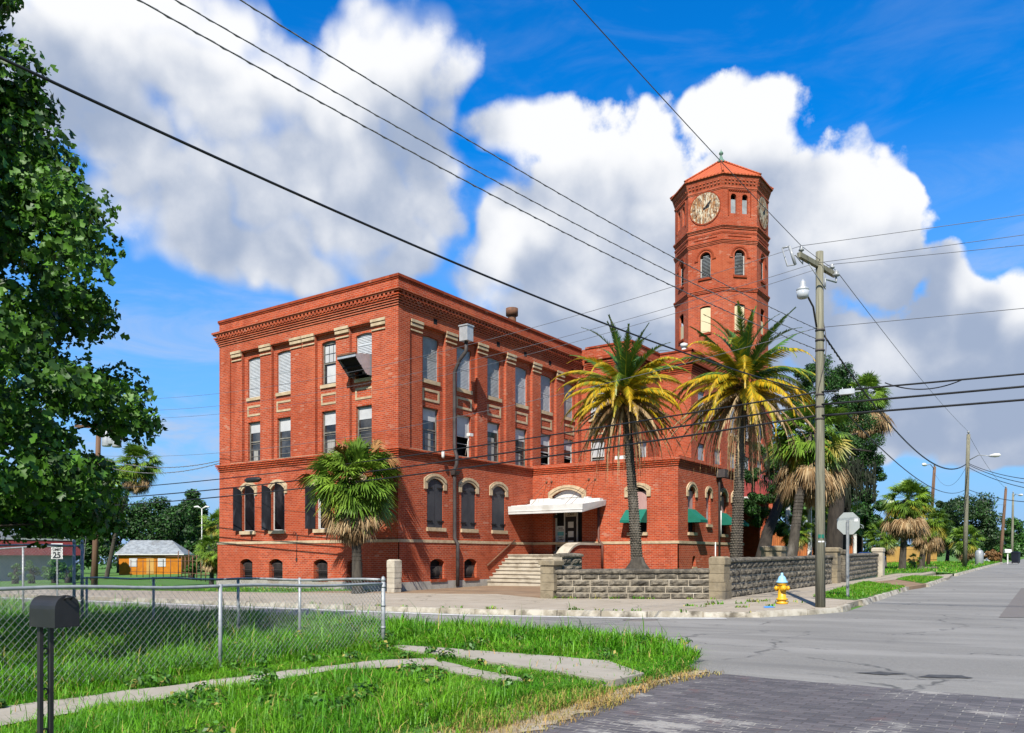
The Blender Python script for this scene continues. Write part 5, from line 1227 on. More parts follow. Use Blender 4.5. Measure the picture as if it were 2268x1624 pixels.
# ------------------------------------------------------------------ utility poles
def pole_mesh(mb, p, top, r0, r1): mb.tube([p, p+(top-p)*.35, p+(top-p)*.7, top], [r0, r0*.92+.0*r1, (r0+r1)/2*.95, r1], 14)
PM = at(1817, 1345, .12); PMT = Vector((PM.x-.02, PM.y, 9.05))
UP = thing('utility_pole', 'grey weathered wooden utility pole on the corner beside the hydrant', 'utility pole', PM)
mb = MB(); pole_mesh(mb, PM-Vector((0,0,.3)), PMT, .122, .090); mb.build('pole_shaft', M['pole'], UP)
D = lambda px, py, d: atd(px, py, d)
mb = MB(); zc = 8.72; mb.obox((PM.x-.06, PM.y-.02), (.18, .98), 1.0, .05, zc-.06, zc+.06); mb.build('crossarm', M['pole'], UP)
arm = lambda s, z=8.80: Vector((PM.x-.06+.18*s, PM.y-.02+.98*s, z))
for s in (-.88, .82):
    mb = MB(); mb.lathe([(.02,0),(.03,.06),(.065,.07),(.065,.10),(.04,.12),(.045,.15),(.025,.18)], arm(s, 8.78), 12); mb.build('insulator', M['porcelain'], UP)
mb = MB(); 
for s in (-.55, .45): mb.tube([arm(s, 8.67), Vector((PM.x+.12, PM.y, 8.1))], .014, 5)
mb.build('crossarm_brace', M['galv'], UP)
IB = D(1852, 606, 20.6); mb = MB(); mb.tube([Vector((PM.x+.1, PM.y+.05, IB.z-.50)), Vector((PM.x+.1, PM.y+.05, IB.z-.28)), IB-Vector((0,0,.22)), IB-Vector((0,0,.06))], .025, 6); mb.build('standoff_bracket', M['galv'], UP)
mb = MB(); mb.lathe([(.03,-.08),(.09,-.06),(.09,-.02),(.05,0),(.07,.03),(.03,.08)], IB, 12); mb.build('insulator', M['porcelain'], UP)
# fuse cut-out hanging off the arm
c = D(1755, 566, 18.95); mb = MB(); mb.tube([arm(-.8, 8.66), arm(-.8, 8.55), c+Vector((.06,.02,.0)), c], .014, 5); 
mb.tube([c+Vector((-.06,-.02,.22)), c+Vector((.06,.02,-.22))], .035, 8); mb.tube([c+Vector((-.22,-.06,.20)), c+Vector((-.06,-.02,.22))], .02, 6); mb.tube([c+Vector((-.22,-.06,.20)), c+Vector((-.10,-.05,-.24)), c+Vector((.06,.02,-.22))], .018, 6)
mb.build('fuse_cutout', M['porcelain'], UP)
# yard lamp
lc = D(1778, 645, 19.3); mb = MB(); b0 = Vector((PM.x-.06, PM.y-.12, lc.z-.62)); mb.tube([b0, b0+(lc-b0)*.25+Vector((0,0,.28)), b0+(lc-b0)*.65+Vector((0,0,.18)), lc+Vector((.05,.03,.03))], .024, 7); mb.build('lamp_arm', M['pipe'], UP)
mb = MB(); mb.lathe([(.14,0),(.15,.05),(.07,.10),(.07,.22),(.04,.24),(.02,.28)], lc, 14); lh = mb.build('lamp_head', M['sheet'], UP)
mb = MB(); mb.lathe([(.10,-.17),(.13,-.14),(.15,0)], lc, 14); mb.build('lamp_globe', M['clear_glass'], lh)
for z, mt in ((1.5+(HZ-1187)/F*19.7, 'awning'), (1.5+(HZ-1199)/F*19.7, 'sticker')):
    n = Vector((*W(-.1, -1), 0)).normalized(); u = Vector((-n.y, n.x, 0)); c = Vector((PM.x-.01, PM.y, z)) + n*.117; mb = MB(); hh = .045 if mt == 'awning' else .018
    mb.box8([c+u*a+n*o+Vector((0,0,b)) for b in (-hh, hh) for a, o in ((-.07,.0),(.07,.0),(.07,-.02),(-.07,-.02))]); mb.build('pole_tag', M[mt], UP)
mb = MB()
for z in (5.5, 5.2, 4.9, 7.1, 6.85, 6.6): mb.lathe([(.116, z-.02), (.116, z+.02)], (PM.x-.01, PM.y, 0), 14)
pth = [Vector((PM.x+.02, PM.y, z)) + Vector((cos(z*1.9), sin(z*1.9), 0))*.115 for z in np.linspace(5.4, 8.3, 30)]; mb.tube(pth, .012, 4); mb.build('pole_band', M['pipe'], UP)

def lamp_pole(label, base, top, r0, mat, lamp=None, armz=None):
    t = thing('utility_pole', label, 'utility pole', base); mb = MB(); pole_mesh(mb, base-Vector((0,0,.3)), top, r0, r0*.72); mb.build('pole_shaft', mat, t)
    mb = MB(); mb.lathe([(.03,0),(.06,.1),(.1,.14),(.04,.25)], top, 8); mb.build('insulator', M['porcelain'], t)
    if lamp is not None:
        a = base+(top-base)*((armz-base.z)/(top.z-base.z)); mb = MB(); mb.tube([a, a+(lamp-a)*.5+Vector((0,0,.25)), lamp], .035, 6); mb.build('lamp_arm', M['galv'], t)
        dv = (lamp-a); dv.z = 0; dv.normalize(); mb = MB()
        mb.lathe([(.02,-.1),(.09,.05),(.15,.35),(.13,.62),(.05,.75)], lamp, 10, axis=tuple(dv)); mb.build('lamp_head', M['white'], t)
    return t
P2 = at(2136, 1258, .1); d2 = 60.; P2T = D(2145, 962, d2)
lamp_pole('tall grey utility pole with a street lamp arm beyond the corner palms', P2, P2T, .17, M['pole'], D(2192, 1010, d2-1), D(2143, 1020, d2).z)
P3 = gd(2215, 84, .1); P3T = D(2228, 1082, 84); lamp_pole('reddish brown utility pole near the far trash bin', P3, P3T, .17, M['pole_brown'])
P4 = gd(2241, 104, .1); P4T = D(2244, 1093, 104); lamp_pole('farthest grey street pole with a small white lamp', P4, P4T, .16, M['pole'], D(2256, 1097, 103), D(2244, 1100, 104).z)
b_ = gd(2055, 72, .1); lamp_pole('leaning brown lamp pole rising behind the fan palms', b_, D(2070, 1034, 72), .17, M['pole_brown'], D(2052, 1030, 71), D(2069, 1040, 72).z)
PL = Vector((-44.5, 23.5, g(-44.5, 23.5))); PLT = D(219, 935, 44.8)
lp_ = lamp_pole('brown utility pole with grey transformer cans behind the leafy tree', PL, PLT, .17, M['pole_brown'])
for dx, dz in ((.45, 0), (.75, .1), (1.0, -.05)):
    c = D(222, 968, 44.8) + Vector((*W(dx, -.2), 0)); mb = MB(); mb.lathe([(.22,-.55+dz),(.24,-.5+dz),(.24,.25+dz),(.20,.32+dz),(.05,.36+dz)], c, 12); mb.lathe([(.03,.36+dz),(.05,.5+dz),(.02,.6+dz)], c, 6); mb.build('transformer', M['sheet'], lp_)
mb = MB(); mb.obox(PLT.xy, W(1, .3), 1.2, .06, PLT.z-.35, PLT.z-.2); mb.build('crossarm', M['pole_brown'], lp_)
mb = MB(); mb.tube([gd(180, 42, 0), D(205, 1010, 44.8)], .02, 5); tag(mb.build('guy_wire', M['wire_grey']), 'slanting steel guy wire bracing the left transformer pole', 'guy wire')

# ------------------------------------------------------------------ overhead lines
def wire(label, a, b, sag, r, mat='wire', name='overhead_wire', n=28, cat='overhead wire', twist=0., ext=0., group='overhead wires along the streets'):
    a = Vector(a); b = Vector(b)
    if ext: a = a + (a-b)*ext
    mb = MB(); pts = []
    for i in range(n+1):
        k = i/n; q = a+(b-a)*k; q.z -= sag*4*k*(1-k); pts.append(q)
    mb.tube(pts, r, 5)
    if twist:
        m_ = int((b-a).length/.22); m_ = min(m_, 260); p2 = []
        for i in range(m_*2):
            k = i/(m_*2-1); q = a+(b-a)*k; q.z -= sag*4*k*(1-k); q += Vector((cos(i*pi/1.5)*twist*.5, 0, sin(i*pi/1.5)*twist)); p2.append(q)
        mb.tube(p2, r*.8, 4)
    o = mb.build(name, M[mat], loc=a); return tag(o, label, cat, group)
pz = lambda py, d=19.8: 1.5+(HZ-py)/F*d
PP = lambda py, dx=0: Vector((PM.x-.10+dx, PM.y-.05, pz(py)))
def along(z, x): return Vector((x, PM.y, z))
# three communication cables along the cross street
for lab, yl, yp, yr, r in (('upper black communication cable crossing the palms', 1085, 862, 822, .022), ('middle black communication cable crossing the palms', 1106, 890, 850, .026), ('lowest black communication cable crossing the palms', 1122, 915, 881, .026)):
    wire(lab + ' left of the corner pole', D(212, yl, 44.8), PP(yp), .32, r); wire(lab.replace('crossing the palms', 'leaving the frame') + ' right of the corner pole', D(2420, yr-12, 16.6), PP(yp), .04, r, ext=1.6)
# primaries and neutral
wire('thin grey line from the front crossarm insulator leftwards past the tower', D(150, 880, 47), arm(-.88, 8.97), 1.3, .007, 'wire_grey')
wire('thin grey line from the crossarm middle leftwards past the tower', D(150, 905, 47), arm(-.1, 8.75), 1.3, .007, 'wire_grey')
wire('thin grey line from the rear crossarm insulator leftwards past the tower', D(150, 922, 47), arm(.82, 8.95), 1.4, .007, 'wire_grey')
wire('thin grey line starting low on the pole and crossing the brick front', D(150, 1005, 47), PP(717), 1.2, .008, 'wire_grey')
wire('thin line from the front insulator to the right edge, uppermost', D(2420, 449, 17), arm(-.88, 8.97), .05, .007, 'wire_grey', ext=1.6)
wire('thin line from the crossarm middle to the right edge', D(2420, 494, 17), arm(-.1, 8.75), .05, .007, 'wire_grey', ext=1.6)
wire('thin line from the rear insulator to the right edge', D(2420, 522, 17), arm(.82, 8.95), .05, .007, 'wire_grey', ext=1.6)
wire('thin line from below the yard lamp to the right edge', D(2420, 664, 17), PP(717, .2), .04, .008, 'wire_grey', ext=1.6)
wire('thin line dropping steeply from the top of the picture to the front insulator', D(1280, 0, 10.5), arm(-.88, 8.97), .08, .008, 'wire_grey', ext=.4)
wire('short line between the front and rear pole insulators', arm(-.88, 8.97), IB+Vector((0,0,.08)), .02, .007, 'wire_grey')
wire('thin line from the standoff insulator to the second pole top', IB+Vector((0,0,.08)), P2T+Vector((0,0,.2)), .25, .009, 'wire_grey')
# twisted service lines coming from the upper left
wire('topmost twisted service line from the upper left to the corner pole', D(590, 0, 9.5), PP(717), .30, .008, 'wire_silver', twist=.012, ext=.25)
wire('middle twisted service line from the upper left to the corner pole', D(455, 0, 9.5), PP(740), .32, .008, 'wire_silver', twist=.012, ext=.25)
wire('lower twisted service line from the upper left to the corner pole', D(380, 0, 9.5), PP(764), .34, .009, 'wire_silver', twist=.014, ext=.25)
wire('thick black cable sloping from the left edge down over the roof', D(0, 95, 7.2), D(1786, 866, 19.4), .34, .0155, ext=.12)
# service drops to the left edge of the building
wire('upper twisted service drop ending at the left corner of the brick front', D(212, 1012, 44.8), D(486, 1021, 40.2), .45, .018, 'wire_silver', twist=.02)
wire('lower twisted service drop ending at the left corner of the brick front', D(212, 1028, 44.8), D(486, 1026, 40.2), .50, .018, 'wire_silver', twist=.02)
# towards the second pole and beyond
wire('wavy black bundle from the corner pole down to the second pole', PP(728, .15), D(2140, 1028, 60), 1.5, .022, twist=.03)
wire('black cable from behind the splice box to the second pole', D(1874, 915, 20.6), D(2136, 1086, 60), .9, .018)
for i, (y0_, y1_, w_) in enumerate(((1027, 1056, 'upper'), (1030, 1068, 'middle'), (1036, 1080, 'lower'), (1085, 1104, 'lowest'))):
    wire(w_ + ' cable leaving the second pole towards the right edge', D(2146, y0_, 60), D(2320, y1_+9, 44), .25, .022)
wire('thin line from the second pole top to the reddish far pole', P2T, P3T, .4, .012, 'wire_grey')
wire('thin line from the second pole lamp level to the reddish far pole', D(2143, 1090, 60), D(2227, 1118, 84), .3, .014, 'wire_grey')
wire('slack loop of cable between the leaning lamp pole and second pole', D(2069, 1046, 72), D(2140, 1034, 60), 1.3, .012, 'wire_grey')
wire('small slack drip loop hanging from the upper cable right of the splice box', D(1960, 848, 19.2), D(2130, 842, 18.2), .18, .014)
# splice closures
c = D(1876, 869, 19.2); mb = MB(); ux = Vector((1, .12, 0)).normalized(); mb.obox(c.xy, ux, .17, .06, c.z-.05, c.z+.05); mb.obox(c.xy, ux, .155, .045, c.z+.05, c.z+.075); mb.tube([c-ux*.3, c+ux*.3], .018, 6)
mb.tube([c-ux*.1+Vector((0,0,.05)), c-ux*.1+Vector((0,0,.12))], .01, 4); mb.tube([c+ux*.1+Vector((0,0,.05)), c+ux*.1+Vector((0,0,.12))], .01, 4)
tag(mb.build('splice_box', M['sheet'], loc=c), 'pale grey cable splice box hanging right of the corner pole', 'splice box')
c = D(560, 1063, 35.5); ux = Vector((1, .0, 0)); mb = MB(); mb.lathe([(.04,-.55),(.11,-.38),(.12,-.3),(.12,.3),(.11,.38),(.04,.55)], c, 10, axis=(1,0,0)); tag(mb.build('splice_case', M['black'], loc=c), 'black cable splice case hung before the left brick windows', 'splice case')

# ------------------------------------------------------------------ houses and small things in the distance
def gable_box(mb, c, ux, hx, hy, z0, z1, mi=0): mb.obox(c, ux, hx, hy, z0, z1, mi)
# orange house
cx = gd(345, 100).xy; zb = g(*cx); ux = Vector(W(1, .18)).normalized(); uy = Vector((-ux.y, ux.x)); t = thing('small_house', 'small bright orange house with a weathered grey hip roof', 'house', (*cx, zb))
mb = MB(); mb.obox(cx, ux, 3.5, 2.6, zb-.3, zb+2.35); mb.build('wall', M['orange_wall'], t)
mb = MB(); P = lambda a, b, z: Vector((*(cx+ux*a+uy*b), zb+z)); e = [(-3.9,-3.0),(3.9,-3.0),(3.9,3.0),(-3.9,3.0)]
r0, r1 = P(-2.9,0,4.1), P(1.9,0,4.1); E_ = [P(a,b,2.3) for a,b in e]; E2_ = [P(a,b,2.4) for a,b in e]
mb.poly([E2_[0],E2_[1],r1,r0]); mb.poly([E2_[1],E2_[2],r1]); mb.poly([E2_[2],E2_[3],r0,r1]); mb.poly([E2_[3],E2_[0],r0])
for i in range(4): mb.poly([E_[i],E_[(i+1)%4],E2_[(i+1)%4],E2_[i]], 1)
mb.poly(E_[::-1], 1); mb.build('roof', [M['tin_roof'], M['white']], t)
for a, w_, z0, z1, mt in ((-1.9,.45,.9,1.9,'blind'),(.0,.42,.05,1.95,'yellow_wood'),(1.3,.45,.9,1.9,'blind')):
    mb = MB(); mb.box8([P(a-w_,-2.64,z0),P(a+w_,-2.64,z0),P(a+w_,-2.6,z0),P(a-w_,-2.6,z0),P(a-w_,-2.64,z1),P(a+w_,-2.64,z1),P(a+w_,-2.6,z1),P(a-w_,-2.6,z1)]); mb.build('door' if mt == 'yellow_wood' else 'window', M[mt], t)
# rusty pipe fence before it
a = gd(395, 72).xy; b = gd(466, 58).xy; t = thing('pipe_fence', 'rusty brown pipe and mesh fence before the orange house', 'fence', (*a, g(*a)))
mb = MB(); n = 8
for i in range(n+1): q = a+(b-a)*i/n; mb.tube([(*q, g(*q)-.2), (*q, g(*q)+(1.9 if i % 3 else 2.4))], .045, 6)
a2 = gd(290, 84).xy
for i in range(7): q = a2+(a-a2)*i/7; mb.tube([(*q, g(*q)-.2), (*q, g(*q)+1.7)], .035, 5)
mb.build('post', M['rust'], t); mb = MB()
for z in (.5, 1.5, 1.9): mb.tube([(*a, g(*a)+z), (*b, g(*b)+z)], .03, 5); mb.tube([(*a2, g(*a2)+z), (*a, g(*a)+z)], .022, 5)
mb.build('rail', M['rust'], t)
# low shop with red roof
c1 = gd(-160, 66).xy; c2 = gd(168, 78).xy; zb = g(*c2)-.3; ux = (c2-c1).normalized(); uy = Vector((-ux.y, ux.x)); L = (c2-c1).length; t = thing('low_building', 'long low pale blue building with a red mansard roof at far left', 'building', (*c1, zb))
P = lambda a, b, z: Vector((*(c1+ux*a+uy*b), zb+z)); mb = MB(); mb.box8([P(0,0,-.5),P(L,0,-.5),P(L,9,-.5),P(0,9,-.5),P(0,0,2.9),P(L,0,2.9),P(L,9,2.9),P(0,9,2.9)]); mb.build('wall', M['blue_wall'], t)
mb = MB(); mb.box8([P(-.5,-.6,2.5),P(L+.5,-.6,2.5),P(L+.5,9,2.5),P(-.5,9,2.5),P(-.3,.2,3.9),P(L-.2,.2,3.9),P(L-.2,8,3.9),P(-.3,8,3.9)]); mb.box8([P(-.35,.1,3.9),P(L-.1,.1,3.9),P(L-.1,8,3.9),P(-.35,8,3.9),P(-.35,.1,4.05),P(L-.1,.1,4.05),P(L-.1,8,4.05),P(-.35,8,4.05)], 1); mb.build('roof', [M['red_roof'], M['white']], t)
for i, (a, w_) in enumerate(((L*.62, 1.6), (L*.50, .8))):
    c = P(a, 3, 4.05); mb = MB(); mb.obox(c.xy, ux, w_/2, .5, c.z, c.z+.75); mb.obox(c.xy, ux, w_/2+.03, .53, c.z+.75, c.z+.8)
    for k in range(3): mb.obox((c-Vector((*uy,0))*.51).xy+ux*(k-1)*w_*.28, ux, w_*.12, .01, c.z+.12, c.z+.66, 1)
    tag(mb.build('air_conditioner', [M['sheet'], M['tin_roof']], loc=c), ('wide' if i == 0 else 'narrow') + ' grey air conditioner on the red mansard roof', 'air conditioner')
c = P(L-.6, .5, 4.45); mb = MB(); mb.lathe([(.02,0),(.22,.03),(.36,.10),(.42,.17)], c, 14, axis=(.45,-.7,.45)); mb.tube([P(L-.6,.5,4.0), c], .03, 5); mb.tube([c, c+Vector((.2,-.4,.3))], .015, 4); tag(mb.build('satellite_dish', M['white'], loc=c), 'white satellite dish on the end of the red roof', 'satellite dish')
# porch wing with the red roof behind the second date palm
t = thing('porch_house', 'dark open porch under a maroon roof behind the second date palm', 'house', (-15.2, 46, .4))
mb = MB(); zE, zT = 4.75, 6.6; e = [(-17.9,45.6),(-13.2,45.6),(-13.2,50.6),(-17.9,50.6)]; ed = [Vector((x,y,zE)) for x,y in e]; eu = [Vector((x,y,zE+.14)) for x,y in e]; r = [Vector((-17.9,48.4,zT)),Vector((-16.4,48.4,zT)),Vector((-16.4,50.6,zT)),Vector((-17.9,50.6,zT))]
mb.poly([eu[0],eu[1],r[1],r[0]]); mb.poly([eu[1],eu[2],r[2],r[1]]); mb.poly([r[0],r[1],r[2],r[3]])
for i in range(2): mb.poly([ed[i],ed[i+1],eu[i+1],eu[i]], 1 if i == 0 else 2)
mb.poly(ed[::-1], 2); mb.build('roof', [M['red_roof'], M['white'], M['black']], t)
mb = MB(); mb.box(-17.9, 50.4, -.3, -16.5, 50.6, 4.74); mb.box(-17.98, 45.0, -.3, -17.9, 50.6, 4.74); mb.build('wall', M['brick_dark'], t)
for y in (45.9, 50.3): mb = MB(); mb.box(-13.5, y-.1, .3, -13.3, y+.1, 4.74); mb.build('porch_post', M['white'], t)
# corrugated shed, plank fence, frame house with dark porch
t = thing('metal_shed', 'pale corrugated metal shed gable behind the leaning palm', 'shed', tuple(gd(1800, 64, .2))); c = gd(1800, 64).xy; zb = g(*c); ux = Vector((.3, 1)).normalized(); ux = Vector(W(1, .15)).normalized(); uy = Vector((-ux.y, ux.x)); P = lambda a, b, z: Vector((*(c+ux*a+uy*b), zb+z))
mb = MB(); q = [(-2.6, 0), (1.4, 0), (1.4, 4.2), (-2.6, 3.3)]; mb.poly([P(a, 0, z) for a, z in q]); mb.poly([P(a, 3, z) for a, z in q][::-1]); mb.poly([P(1.4,0,0), P(1.4,3,0), P(1.4,3,4.2), P(1.4,0,4.2)]); mb.poly([P(-2.6,0,3.3), P(1.4,0,4.2), P(1.4,3,4.2), P(-2.6,3,3.3)], 1)
for k in range(16): mb.box8([P(-2.6+.25*k, -.03, z) if False else P(-2.6+.25*k+dx, dy, z) for z in (0, 3.25+.056*k) for dx, dy in ((0,-.03),(.05,-.03),(.05,0),(0,0))])
mb.build('wall', [M['sheet'], M['tin_roof']], t)
def planks(name, label, a, b, h, mat, pw=.14, base=.1, seed=1):
    a = Vector(a); b = Vector(b); L = (b-a).length; u = (b-a)/L; n = int(L/pw); t = thing(name, label, 'fence', (a.x, a.y, g(*a)+base)); mb = MB(); rnd = random.Random(seed)
    for i in range(n): c = a+u*(i+.5)*L/n; z = g(*c)+base; mb.obox(c, u, L/n/2-.006, .012+rnd.uniform(0,.008), z-.1, z+h+rnd.uniform(-.03,.03))
    mb.build('plank_panel', mat, t); mb = MB()
    for z in (.3, h-.3): A, Bq = a, b; mb.tube([(*A, g(*A)+base+z), (*Bq, g(*Bq)+base+z)], .05, 4)
    mb.build('rail', mat, t); return t
planks('wooden_fence', 'tall orange stained plank fence behind the leaning palm trunk', gd(1672, 56).xy, gd(1818, 56).xy, 2.9, M['orange_wood'], seed=3)
planks('wooden_fence', 'yellow plank fence far behind the pair of fan palms', gd(1960, 88).xy, gd(2075, 92).xy, 1.8, M['yellow_wood'], .16, seed=4)
c = gd(1868, 66).xy; zb = g(*c); ux = Vector(W(1, .2)).normalized(); uy = Vector((-ux.y, ux.x)); t = thing('frame_house', 'grey frame house with a white roof edge and dark porch beyond the wall', 'house', (*c, zb)); P = lambda a, b, z: Vector((*(c+ux*a+uy*b), zb+z))
mb = MB(); mb.box8([P(-1.8,0,-.3),P(1.1,0,-.3),P(1.1,6,-.3),P(-1.8,6,-.3),P(-1.8,0,3.6),P(1.1,0,3.6),P(1.1,6,3.6),P(-1.8,6,3.6)]); mb.box8([P(1.1,2.5,-.3),P(3.4,2.5,-.3),P(3.4,6,-.3),P(1.1,6,-.3),P(1.1,2.5,2.9),P(3.4,2.5,2.9),P(3.4,6,2.9),P(1.1,6,2.9)], 1); mb.build('wall', [pm('grey_board', (.10,.10,.105), (.14,.14,.145), 3, .9), M['void']], t)
mb = MB(); mb.poly([P(-2.2,-.5,3.6),P(1.5,-.5,3.6),P(2.3,1.5,3.25),P(2.3,6,3.25),P(-.3,3.0,4.9)]); mb.poly([P(1.5,-.5,3.3),P(1.5,-.5,3.62),P(2.4,4,3.3),P(2.4,4,3.05)]); mb.poly([P(-2.2,-.5,3.35),P(1.5,-.5,3.35),P(1.5,-.5,3.62),P(-2.2,-.5,3.62)]); mb.poly([P(1.1,0,2.9),P(3.9,.6,2.8),P(3.9,6,2.8),P(1.1,6,2.9)], 1); mb.build('roof', [M['tin_roof'], M['rust']], t)
for a, b, mt in ((1.0,-.05,'white'),(1.35,.6,'white'),(-1.3,-.05,'white'),(.55,-.04,'orange_wood')): mb = MB(); mb.obox(P(a,b,0).xy, ux, .13 if mt == 'white' else .22, .05, zb-.1, zb+3.2); mb.build('corner_board', M[mt], t)
# bins, letterbox, rocks, tank, picket fence at the end of the street
def bin_(label, p, mat, s=1.0):
    t = thing('trash_bin', label, 'trash bin', p); mb = MB(); ux = Vector((.2, 1)).normalized()
    mb.obox(p.xy, ux, .25*s, .26*s, p.z+.06*s, p.z+.95*s, top=1.14); mb.build('bin_body', mat, t); mb = MB(); mb.obox(p.xy, ux, .31*s, .33*s, p.z+.951*s, p.z+1.02*s); mb.obox(p.xy, ux, .29*s, .30*s, p.z+1.02*s, p.z+1.07*s, top=.7); mb.build('lid', mat, t)
    mb = MB()
    for k in (-1, 1): q = Vector((*(p.xy+ux*-.2*s+Vector((-ux.y, ux.x))*.24*s*k), p.z+.1*s)); mb.lathe([(.1*s,-.03),(.1*s,.03)], q, 10, axis=(-ux.y, ux.x, 0))
    mb.build('wheel', M['black'], t)
bin_('navy wheeled trash bin standing at the far kerb near the right edge', gd(2250, 76, .1), M['bin_dark'], 1.05)
bin_('blue wheeled bin half hidden beside the round topped wall pillar', gd(1947, 53, .1), M['bin_blue'])
bin_('blue wheeled bin behind the farther stone wall', gd(1916, 53, .35), M['bin_blue'])
p = gd(1846, 36.2, .12); t = thing('bollard', 'short black bollard with a yellow top in the gateway', 'bollard', p); mb = MB(); mb.lathe([(.09,0),(.09,.72)], p, 10); mb.build('bollard_post', M['black'], t); mb = MB(); mb.lathe([(.095,.72),(.095,.86),(.05,.9)], p, 10); mb.build('bollard_cap', M['hyd_yellow'], t)
p = gd(2232, 80, .1); t = thing('mailbox', 'small white mailbox on a post by the far kerb', 'mailbox', p); mb = MB(); mb.obox(p.xy, (1,0), .05, .05, p.z-.1, p.z+1.0); mb.build('post', M['white'], t); mb = MB(); mb.obox(p.xy, W(1,0), .32, .14, p.z+1.0, p.z+1.22); mb.lathe([(.14,-.32),(.14,.32)], p+Vector((0,0,1.22)), 10, axis=(*W(1,0),0)); mb.build('box_body', M['white'], t)
p = gd(2169, 74, .1); t = thing('gas_tank', 'upright grey gas cylinder on the far lawn', 'tank', p); mb = MB(); mb.lathe([(.3,0),(.34,.05),(.34,1.1),(.25,1.28),(.08,1.34)], p, 12); mb.build('tank_body', M['galv'], t); mb = MB(); mb.lathe([(.1,1.34),(.1,1.45)], p, 8); mb.build('valve_collar', M['galv'], t)
a = gd(2180, 88).xy; b = gd(2214, 96).xy; t = thing('picket_fence', 'white picket fence at the end of the street lawns', 'fence', (*a, g(*a))); mb = MB(); u = (b-a).normalized(); L = (b-a).length; k = 0.
while k < L: q = a+u*k; z = g(*q)+.1; mb.obox(q, u, .05, .012, z, z+.85); mb.obox(q, u, .05, .012, z+.85, z+.95, top=.2); k += .16
mb.build('pickets', M['white'], t); mb = MB()
for z in (.3, .7): mb.tube([(*a, g(*a)+.1+z), (*b, g(*b)+.1+z)], .03, 4)
mb.build('rail', M['white'], t)
rnd = random.Random(9)
for i in range(16):
    px = rnd.uniform(2036, 2078); p = gd(px, rnd.uniform(57, 61), .12); bm = MB(); r = rnd.uniform(.12, .32); n = 8
    rr = [rnd.uniform(.75, 1.2) for _ in range(40)]
    b0 = len(bm.v); rows = 5
    for j in range(rows):
        th = pi*(j+.3)/(rows-.4)*.62
        for k in range(n): q = rr[(j*n+k) % 40]*r; bm.v.append((p.x+q*sin(th)*cos(2*pi*k/n)*1.2, p.y+q*sin(th)*sin(2*pi*k/n), p.z-.05+q*cos(th)*.8))
    for j in range(rows-1):
        for k in range(n): bm.f.append((b0+j*n+k, b0+(j+1)*n+k, b0+(j+1)*n+(k+1) % n, b0+j*n+(k+1) % n)); bm.m.append(0); bm.sm.append(False)
    bm.f.append(tuple(b0+k for k in range(n))); bm.m.append(0); bm.sm.append(False)
    tag(bm.build('rock', M['rock'], loc=p), 'dark boulder in the heap under the fan palms by the pavement', 'rock', 'rocks heaped under the fan palms')
# small double headed lamp far left
p = gd(447, 96); t = thing('street_lamp', 'small double headed white lamp before the dark oaks', 'street lamp', p); z1 = D(447, 1127, 96).z; mb = MB(); mb.tube([p, (p.x, p.y, z1)], .06, 6); mb.build('lamp_post', M['white'], t); mb = MB()
for s in (-1, 1): mb.tube([(p.x, p.y, z1), Vector((p.x, p.y, z1+.25))+Vector((*W(s*.5, 0), 0)), Vector((p.x, p.y, z1+.2))+Vector((*W(s*.9, 0), 0))], [.04, .12, .1], 6)
mb.build('lamp_head', M['white'], t)
